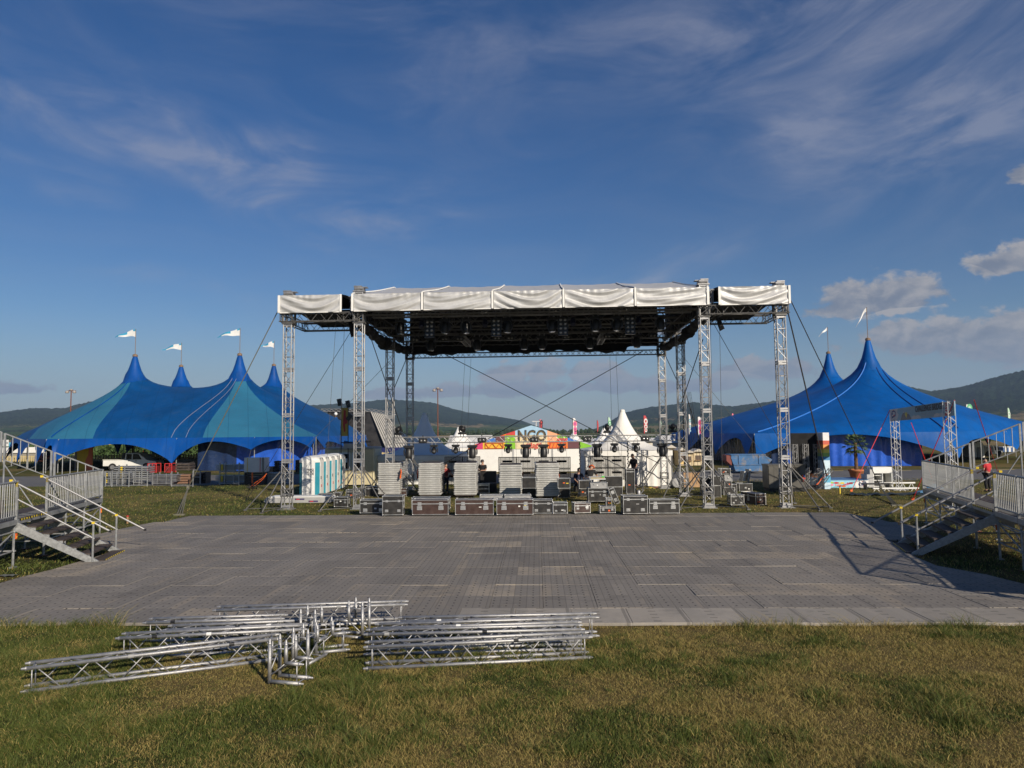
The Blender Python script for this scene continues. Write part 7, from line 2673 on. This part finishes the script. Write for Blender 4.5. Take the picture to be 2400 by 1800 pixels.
def grandstand(P0, rz, o, u_from, u_to, s0, s1, label, far_posts, near_posts, vmax, tiers):
    """local x runs along the front away from the camera; outward is local y = o"""
    t = thing('grandstand', label, 'grandstand', P0, rz)
    ZD = 1.2

    def V(u, v, z):
        return Vector((u, o * v, z))

    def tube(a, b, r, nm, mt=GALV, n=7):
        return MB().tube(a, b, r, n).build(nm, mt, t)

    def slab(u0, u1, v0, v1, z, th, nm, mt=TREAD):
        return MB().box(((u0 + u1) / 2, o * (v0 + v1) / 2, z - th / 2), (abs(u1 - u0), abs(v1 - v0), th)).build(nm, mt, t)
    # walkway planks
    us = sorted(set(far_posts + near_posts + [s0, s1]))
    for a, b in zip(us[:-1], us[1:]):
        slab(a + .01, b - .01, .05, -.50, ZD, .05, 'deck_board')
        slab(a + .01, b - .01, -.52, -1.08, ZD, .05, 'deck_board')
        MB().box(((a + b) / 2, o * .06, ZD - .06), (b - a - .02, .03, .12)).build('deck_edge', GALV, t)
        g = MB()
        for k in range(int((b - a) / .09)):
            g.box((a + .05 + k * .09, o * -.22, ZD + .006), (.035, .42, .012))
        g.build('deck_grip', plain('grip strip', (.10, .10, .10)), t)

    # guard panels along the front
    def guard(a, b, v, z0, z1, step=.115):
        gp = tube(V(a, v, z0 + .95), V(b, v, z1 + .95), .026, 'guard_rail')
        tube(V(a, v, z0 + .10), V(b, v, z1 + .10), .020, 'guard_rail')
        n = max(2, int(abs(b - a) / step))
        for k in range(1, n):
            f = k / n
            put('bar', BAR, gp, loc=V(a + (b - a) * f, v, (z0 + (z1 - z0) * f) + .10), scale=(1, 1, .85))
    for lst in (far_posts, near_posts):
        for a, b in zip(lst[:-1], lst[1:]):
            guard(a + .05, b - .05, .04, ZD, ZD)
        for u in lst:
            MB().box(V(u, .04, ZD + .47), (.055, .055, .98)).build('guard_post', GALV, t)
    # scaffold under the walkway and the tiers
    allp = sorted(set(far_posts + near_posts))
    depth = [0.0, -1.05, -2.2, -3.4][:max(2, tiers // 2 + 1)]
    for u in allp:
        for v in depth:
            top = ZD - .06 if v > -1.2 else ZD + .40 * (-v - 1.0)
            if v < -1.2 and u > s1 + .2:
                continue
            tube(V(u, v, .02), V(u, v, top), .028, 'standard')
            MB().box(V(u, v, .012), (.16, .16, .024)).build('base_plate', RUST if (hash((u, v)) % 2) else GALV, t)
            for zz in (.42, .9):
                MB().lathe([(.03, -.02), (.06, -.015), (.06, .015), (.03, .02)], 8, V(u, v, zz)).build('rosette', GALV, t)
        for zz in (.42, .9):
            tube(V(u, 0, zz), V(u, -1.05, zz), .022, 'ledger')
        MB().prism([(o * .06, ZD - .12), (o * .06, ZD - .16), (-o * .28, ZD - .45), (-o * .34, ZD - .45), (-o * .34, ZD - .12)], u - .02, u + .02, 'x').build('gusset', GALV, t)
    for a, b in zip(allp[:-1], allp[1:]):
        for v in depth[:2]:
            for zz in (.42, .9):
                if v == 0.0 and a >= s0 - .01 and b <= s1 + .01:
                    continue
                tube(V(a, v, zz), V(b, v, zz), .022, 'ledger')
        tube(V(a, -1.05, .15), V(b, -1.05, ZD - .1), .02, 'diagonal')
        tube(V(a, -.02, .42), V(b, -.02, .42 + .45), .02, 'diagonal') if a < s0 or a > s1 else None
    # tags on the standards
    for u in (allp[-1], s0 + .06):
        MB().box(V(u, .035, .78), (.07, .02, .14)).build('warning_tag', ORANGE, t)
        MB().box(V(u, .047, .76), (.05, .006, .04)).build('warning_tag', YEL, t)
    # tiers of seats near the aisle
    zt = ZD
    for k in range(tiers):
        v0 = -1.15 - .82 * k
        zt = ZD + .40 * (k + 1)
        slab(u_from, s0 - .02, v0, v0 - .36, zt, .06, 'seat_plank')
        slab(u_from, s0 - .02, v0 - .40, v0 - .78, zt - .16, .05, 'foot_plank')
        slab(s0, s1 + .05, v0, v0 - .38, zt - .14, .05, 'aisle_tread')
        slab(s0, s1 + .05, v0 - .41, v0 - .80, zt, .05, 'aisle_tread')
        MB().box(V((u_from + s0) / 2, v0 - .39, zt - .11), (s0 - u_from - .06, .025, .20)).build('shadow_riser', PLY, t)  # added board closing the gap between tiers, so the stand casts solid shadow
        if k < 2:
            MB().box(V(s1 + .04, v0 - .2, zt - .22), (.05, .6, .34)).build('tier_bracket', PLY, t)
        for u in (s0, s1 + .02):
            MB().tube(V(u, v0 - .05, .0), V(u, v0 - .05, zt - .08), .026, 6).build('standard', GALV, t)
        MB().tube(V(s0, v0, .5), V(s1, v0 - .3, .5), .02, 6).build('ledger', GALV, t)
    # sloping side guard at the far end (and at the near end)
    for ue in (u_to, u_from):
        sl_ = .43
        n = int(vmax / 1.5)
        for k in range(n):
            va, vb = -.02 - k * 1.5, -.02 - (k + 1) * 1.5 + .10
            za, zb = ZD + .93 + sl_ * (-va), ZD + .93 + sl_ * (-vb)
            sr = tube(V(ue, va, za), V(ue, vb, zb), .026, 'side_rail')
            for vv_ in (va, vb):
                MB().box(V(ue, vv_, (ZD + .93 + sl_ * (-vv_)) - .48), (.05, .06, .98)).build('guard_post', GALV, t)
            nb_ = 6
            for j in range(1, nb_):
                v_ = va + (vb - va) * j / nb_
                zt_ = ZD + .93 + sl_ * (-v_)
                put('bar', BAR, sr, loc=V(ue, v_, zt_ - .86), scale=(1, 1, .86))
            tube(V(ue, va, za - .86), V(ue, vb, zb - .86), .02, 'side_rail')
            tube(V(ue, vb, 0.02), V(ue, vb, zb - .9), .027, 'standard')
            if k:
                tube(V(ue, va, .5), V(ue, vb, .5), .02, 'ledger')
                tube(V(ue, va, .2), V(ue, vb, zb - 1.0), .02, 'diagonal')
    # stairs
    run, top = 1.9, 1.13
    nst = 6
    PLATE = pm('galvanised plate', (.36, .37, .375), .45, .45, .25, 14, .2, 60, (.25, .25, .25), .4)
    for u in (s0 + .03, s1 - .03):
        MB().prism([(o * .02, top + .02), (o * .02, top - .22), (o * (run - .16), .03), (o * (run + .12), .03), (o * (run + .0), .12)], u - .022, u + .022, 'x').build('stringer', PLATE, t)
    for k in range(nst):
        f = (k + .55) / nst
        v, z = run * f, top - (top - .02) * (k + .62) / nst
        td = slab(s0 + .06, s1 - .06, v - .02, v + .31, z, .045, 'tread')
        for u in (s0 + .075, s1 - .075):
            MB().box(V(u, v + .14, z - .07), (.03, .30, .09)).build('tread_bracket', GALV, td)
        if k == nst - 1:
            for j in range(22):
                MB().box(V(s0 + .1 + (s1 - s0 - .2) * (j + .5) / 22, v + .315, z - .02), ((s1 - s0 - .2) / 22 * .98, .012, .045)).build('nosing_tape', YEL if j % 2 else BLACK, td)
    for j in range(22):
        MB().box(V(s0 + .1 + (s1 - s0 - .2) * (j + .5) / 22, .078, ZD - .02), ((s1 - s0 - .2) / 22 * .98, .012, .05)).build('nosing_tape', YEL if j % 2 else BLACK, t)
    slp = (top - .02) / run
    for u, ext_ in ((s0, 2.25), (s1, 2.6)):
        za = ZD + .98
        hr = tube(V(u, -.1, za), V(u, ext_, za - slp * (ext_ + .1)), .026, 'hand_rail', ALU_D)
        tube(V(u, .06, ZD + .50), V(u, run - .05, ZD + .50 - slp * (run - .1)), .022, 'knee_rail', ALU_D)
        tube(V(u, run - .08, .03), V(u, run - .08, za - slp * (run + .02)), .026, 'rail_post')
        MB().box(V(u, run - .08, .01), (.3, .2, .02)).build('base_plate', RUST, t)
        for v_ in (-.1, run - .08, ext_ - .03):
            MB().box(V(u, v_, za - slp * (v_ + .1)), (.055, .07, .055)).build('padding_tape', YEL if v_ < ext_ - .1 else BLACK, hr)
        MB().box(V(u, .04, ZD + .88), (.060, .060, .12)).build('padding_tape', YEL, t)
        MB().box(V(u, .04, ZD + .4), (.06, .06, 1.15)).build('guard_post', GALV, t)
        tube(V(u, .0, .02), V(u, .0, ZD), .03, 'standard')
    return t


grandstand((-12.60, 18.35, 0), math.atan2(.979, -.205), -1, -4.2, 6.0, -.10, 1.68, 'left grandstand of galvanised scaffold with brown stairs leading down to the floor', [1.68, 3.12, 4.56, 6.0], [-4.2, -2.85, -1.5, -.10], 6.2, 5)
grandstand((12.0, 17.75, 0), math.atan2(.955, .297), 1, -5.6, 7.6, .35, 2.15, 'right grandstand of galvanised scaffold in shade with stairs down to the floor', [2.15, 3.95, 5.75, 7.6], [-5.6, -4.2, -2.7, -1.2, .35], 7.7, 8)

# ================================================================ TRUSSES LYING ON THE GRASS
CH = .29
ALU_F = pm('scuffed aluminium', (.40, .40, .405), .5, .7, .12, 9, .25, 90, (.34, .33, .31), .4)
TUBES = {}


def tube_mesh(L, r, n=10):
    k = (round(L, 2), r)
    if k not in TUBES:
        TUBES[k] = MB().tube((0, 0, 0), (L, 0, 0), r, n).mesh('tube', ALU_F, False)
        TUBES[k].polygons.foreach_set('use_smooth', [len(p.vertices) == 4 for p in TUBES[k].polygons])
    return TUBES[k]


def strut(name, a, b, r, parent, n=8):
    a, b = Vector(a), Vector(b)
    d = b - a
    q_ = Vector((1, 0, 0)).rotation_difference(d.normalized())
    return put(name, tube_mesh(d.length, r, n), parent, mw=Matrix.Translation(a) @ q_.to_matrix().to_4x4())


SPIG = MB().tube((0, 0, 0), (.05, 0, 0), .022, 10, .015).tube((-.012, 0, 0), (.004, 0, 0), .028, 10).mesh('end_spigot', ALU_F)


def box_truss(pa, pb, label, z=.0, w=.24, roll=0.0):
    zt = z + CH + .026
    a, b = G(pa[0], pa[1], zt), G(pb[0], pb[1], zt)
    d = b - a
    L_ = d.length
    ang = math.atan2(d.y, d.x)
    t = thing('box_truss', label, 'truss', (a.x, a.y, z + .026), ang, 'truss lengths lying in front of the floor')
    t.rotation_euler = (roll, 0, ang)
    cs = [(0, 0), (w, 0), (w, CH), (0, CH)]
    for y_, z_ in cs:
        cd = strut('chord', (0, y_, z_), (L_, y_, z_), .025, t, 12)
        for xx, s_ in ((0, -1), (L_, 1)):
            put('end_spigot', SPIG, cd, loc=(xx, 0, 0), rot=(0, 0, 0 if s_ > 0 else math.pi))
    for k in range(2):
        xx = L_ * random.uniform(.08, .92)
        MB().tube((xx, 0, CH), (xx + .07, 0, CH), .0265, 12).build('tape_mark', random.choice((BLACK, GREYP, WHITE, BLACK)), t)
    nb = max(4, round(L_ / .33))
    bl = (L_ - .2) / nb
    for si in range(4):
        p, q_ = cs[si], cs[(si + 1) % 4]
        for k in range(nb):
            x0, x1 = .1 + k * bl, .1 + (k + 1) * bl
            A, B_ = ((x0 + .02, *p), (x1 - .02, *q_)) if (k + si) % 2 else ((x0 + .02, *q_), (x1 - .02, *p))
            strut('brace', A, B_, .0085 if si % 2 else .0075, t, 6)
        for xx in (.07, L_ - .07):
            strut('end_brace', (xx, *p), (xx, *q_), .0095, t, 6)
    return t


box_truss((60, 1567), (651, 1497), 'nearest long truss at the lower left, angled towards the corner pieces')
box_truss((279, 1496), (712, 1475), 'second truss from the front in the left bundle')
box_truss((389, 1477), (716, 1463), 'third truss from the front in the left bundle, half hidden')
box_truss((342, 1460), (660, 1450), 'rearmost truss on the grass in the left bundle')
box_truss((505, 1431), (949, 1417), 'truss lying on the grey floor behind the left bundle', z=.07)
box_truss((860, 1517), (1381, 1493), 'frontmost truss of the bundle on the right')
box_truss((860, 1487), (1363, 1475), 'second truss from the front of the right bundle')
box_truss((882, 1473), (1356, 1458), 'third truss from the front of the right bundle')
box_truss((936, 1457), (1397, 1447), 'rearmost truss of the right bundle, reaching furthest right')
TIP = MB().lathe([(.025, 0), (.026, .012), (.019, .02), (.014, .06), (.006, .075)], 10).mesh('cone_tip', ALU_F, True)


def corner(px, py, rz, label, flip=False, zb=.02, h=.55):
    p = G(px, py)
    t = thing('corner_block', label, 'truss corner', (p.x + .12, p.y + .12, zb), rz, 'truss corner pieces')
    s = .12
    sg = -1 if flip else 1
    for y_ in (-s, s):
        for a, b in (((-s * sg, y_, .0), (-s * sg, y_, h)), ((s * sg, y_, .27), (s * sg, y_, h)), ((-s * sg, y_, .02), (.31 * sg, y_, .02)), ((s * sg, y_, .27), (.31 * sg, y_, .27))):
            tb = strut('tube', a, b, .025, t, 12)
            put('cone_tip', TIP, tb, loc=((Vector(b) - Vector(a)).length, 0, 0), rot=(0, R(90), 0))
        strut('brace', (.28 * sg, y_, .02), (.28 * sg, y_, .27), .0095, t, 6)
        strut('brace', (-s * sg, y_, .08), (s * sg, y_, .27), .0095, t, 6)
        strut('brace', (-s * sg, y_, h - .05), (s * sg, y_, h - .05), .0095, t, 6)
    for xx, zz in ((-s, .1), (-s, h - .06), (s, h - .06), (.28, .02), (.28, .27)):
        strut('brace', (xx * sg, -s, zz), (xx * sg, s, zz), .0095, t, 6)
    strut('brace', (-s * sg, -s, .12), (-s * sg, s, h - .1), .0095, t, 6)
    return t


corner(634, 1606, R(-14), 'nearest truss corner piece standing on the grass between the bundles', h=.50)
corner(690, 1562, R(72), 'second nearest truss corner piece, just behind the nearest one', h=.44)
corner(735, 1535, R(18), 'third nearest truss corner piece between the bundles', h=.40)
corner(706, 1512, R(-100), 'truss corner piece leaning on the left bundle', True, h=.46)
corner(820, 1500, R(165), 'tall truss corner piece standing against the right bundle', h=.52)
# loose clamps and pins on the truss
for i, (px, py) in enumerate(((725, 1462), (748, 1500), (706, 1480))):
    p = G(px, py, .2)
    b = MB().box((0, 0, 0), (.05, .04, .05)).tube((-.05, 0, .02), (.05, 0, .02), .012, 6)
    tag(b.build('pipe_clamp', BLACK, None, loc=(p.x, p.y, .35)), ['black clamp on the left bundle near the corner pieces', 'black clamp on a corner piece', 'black clamp at the end of the second truss'][i], 'clamp')
# plastic scrap on the near-left lawn by the stand
p = G(18, 1352)
b = MB()
b.grid(lambda a, c: Vector(((a - 3) * .06, (c - 2) * .05, .02 + .03 * abs(math.sin(a + c)))), 7, 5)
tag(b.build('plastic_scrap', plain('grey scrap', (.15, .16, .15)), None, True, loc=p), 'grey plastic scrap on the grass below the left stand', 'scrap')

# ---------------------------------------------------------------- haze
HZ = MB().box((0, 4600, 330), (19000, 10400, 662))
hz = tag(HZ.build('haze', []), 'pale summer haze in the air', 'haze', kind='stuff')
hm = bpy.data.materials.new('haze')
hm.use_nodes = True
ht = NT(hm.node_tree)
ht.n.clear()
pv = ht.new('ShaderNodeVolumePrincipled')
pv.inputs['Color'].default_value = (.50, .70, 1.0, 1)
pv.inputs['Density'].default_value = .00008
pv.inputs['Anisotropy'].default_value = 0.0
ho = ht.new('ShaderNodeOutputMaterial')
ht.l.new(pv.outputs[0], ho.inputs['Volume'])
hz.data.materials.clear()
hz.data.materials.append(hm)
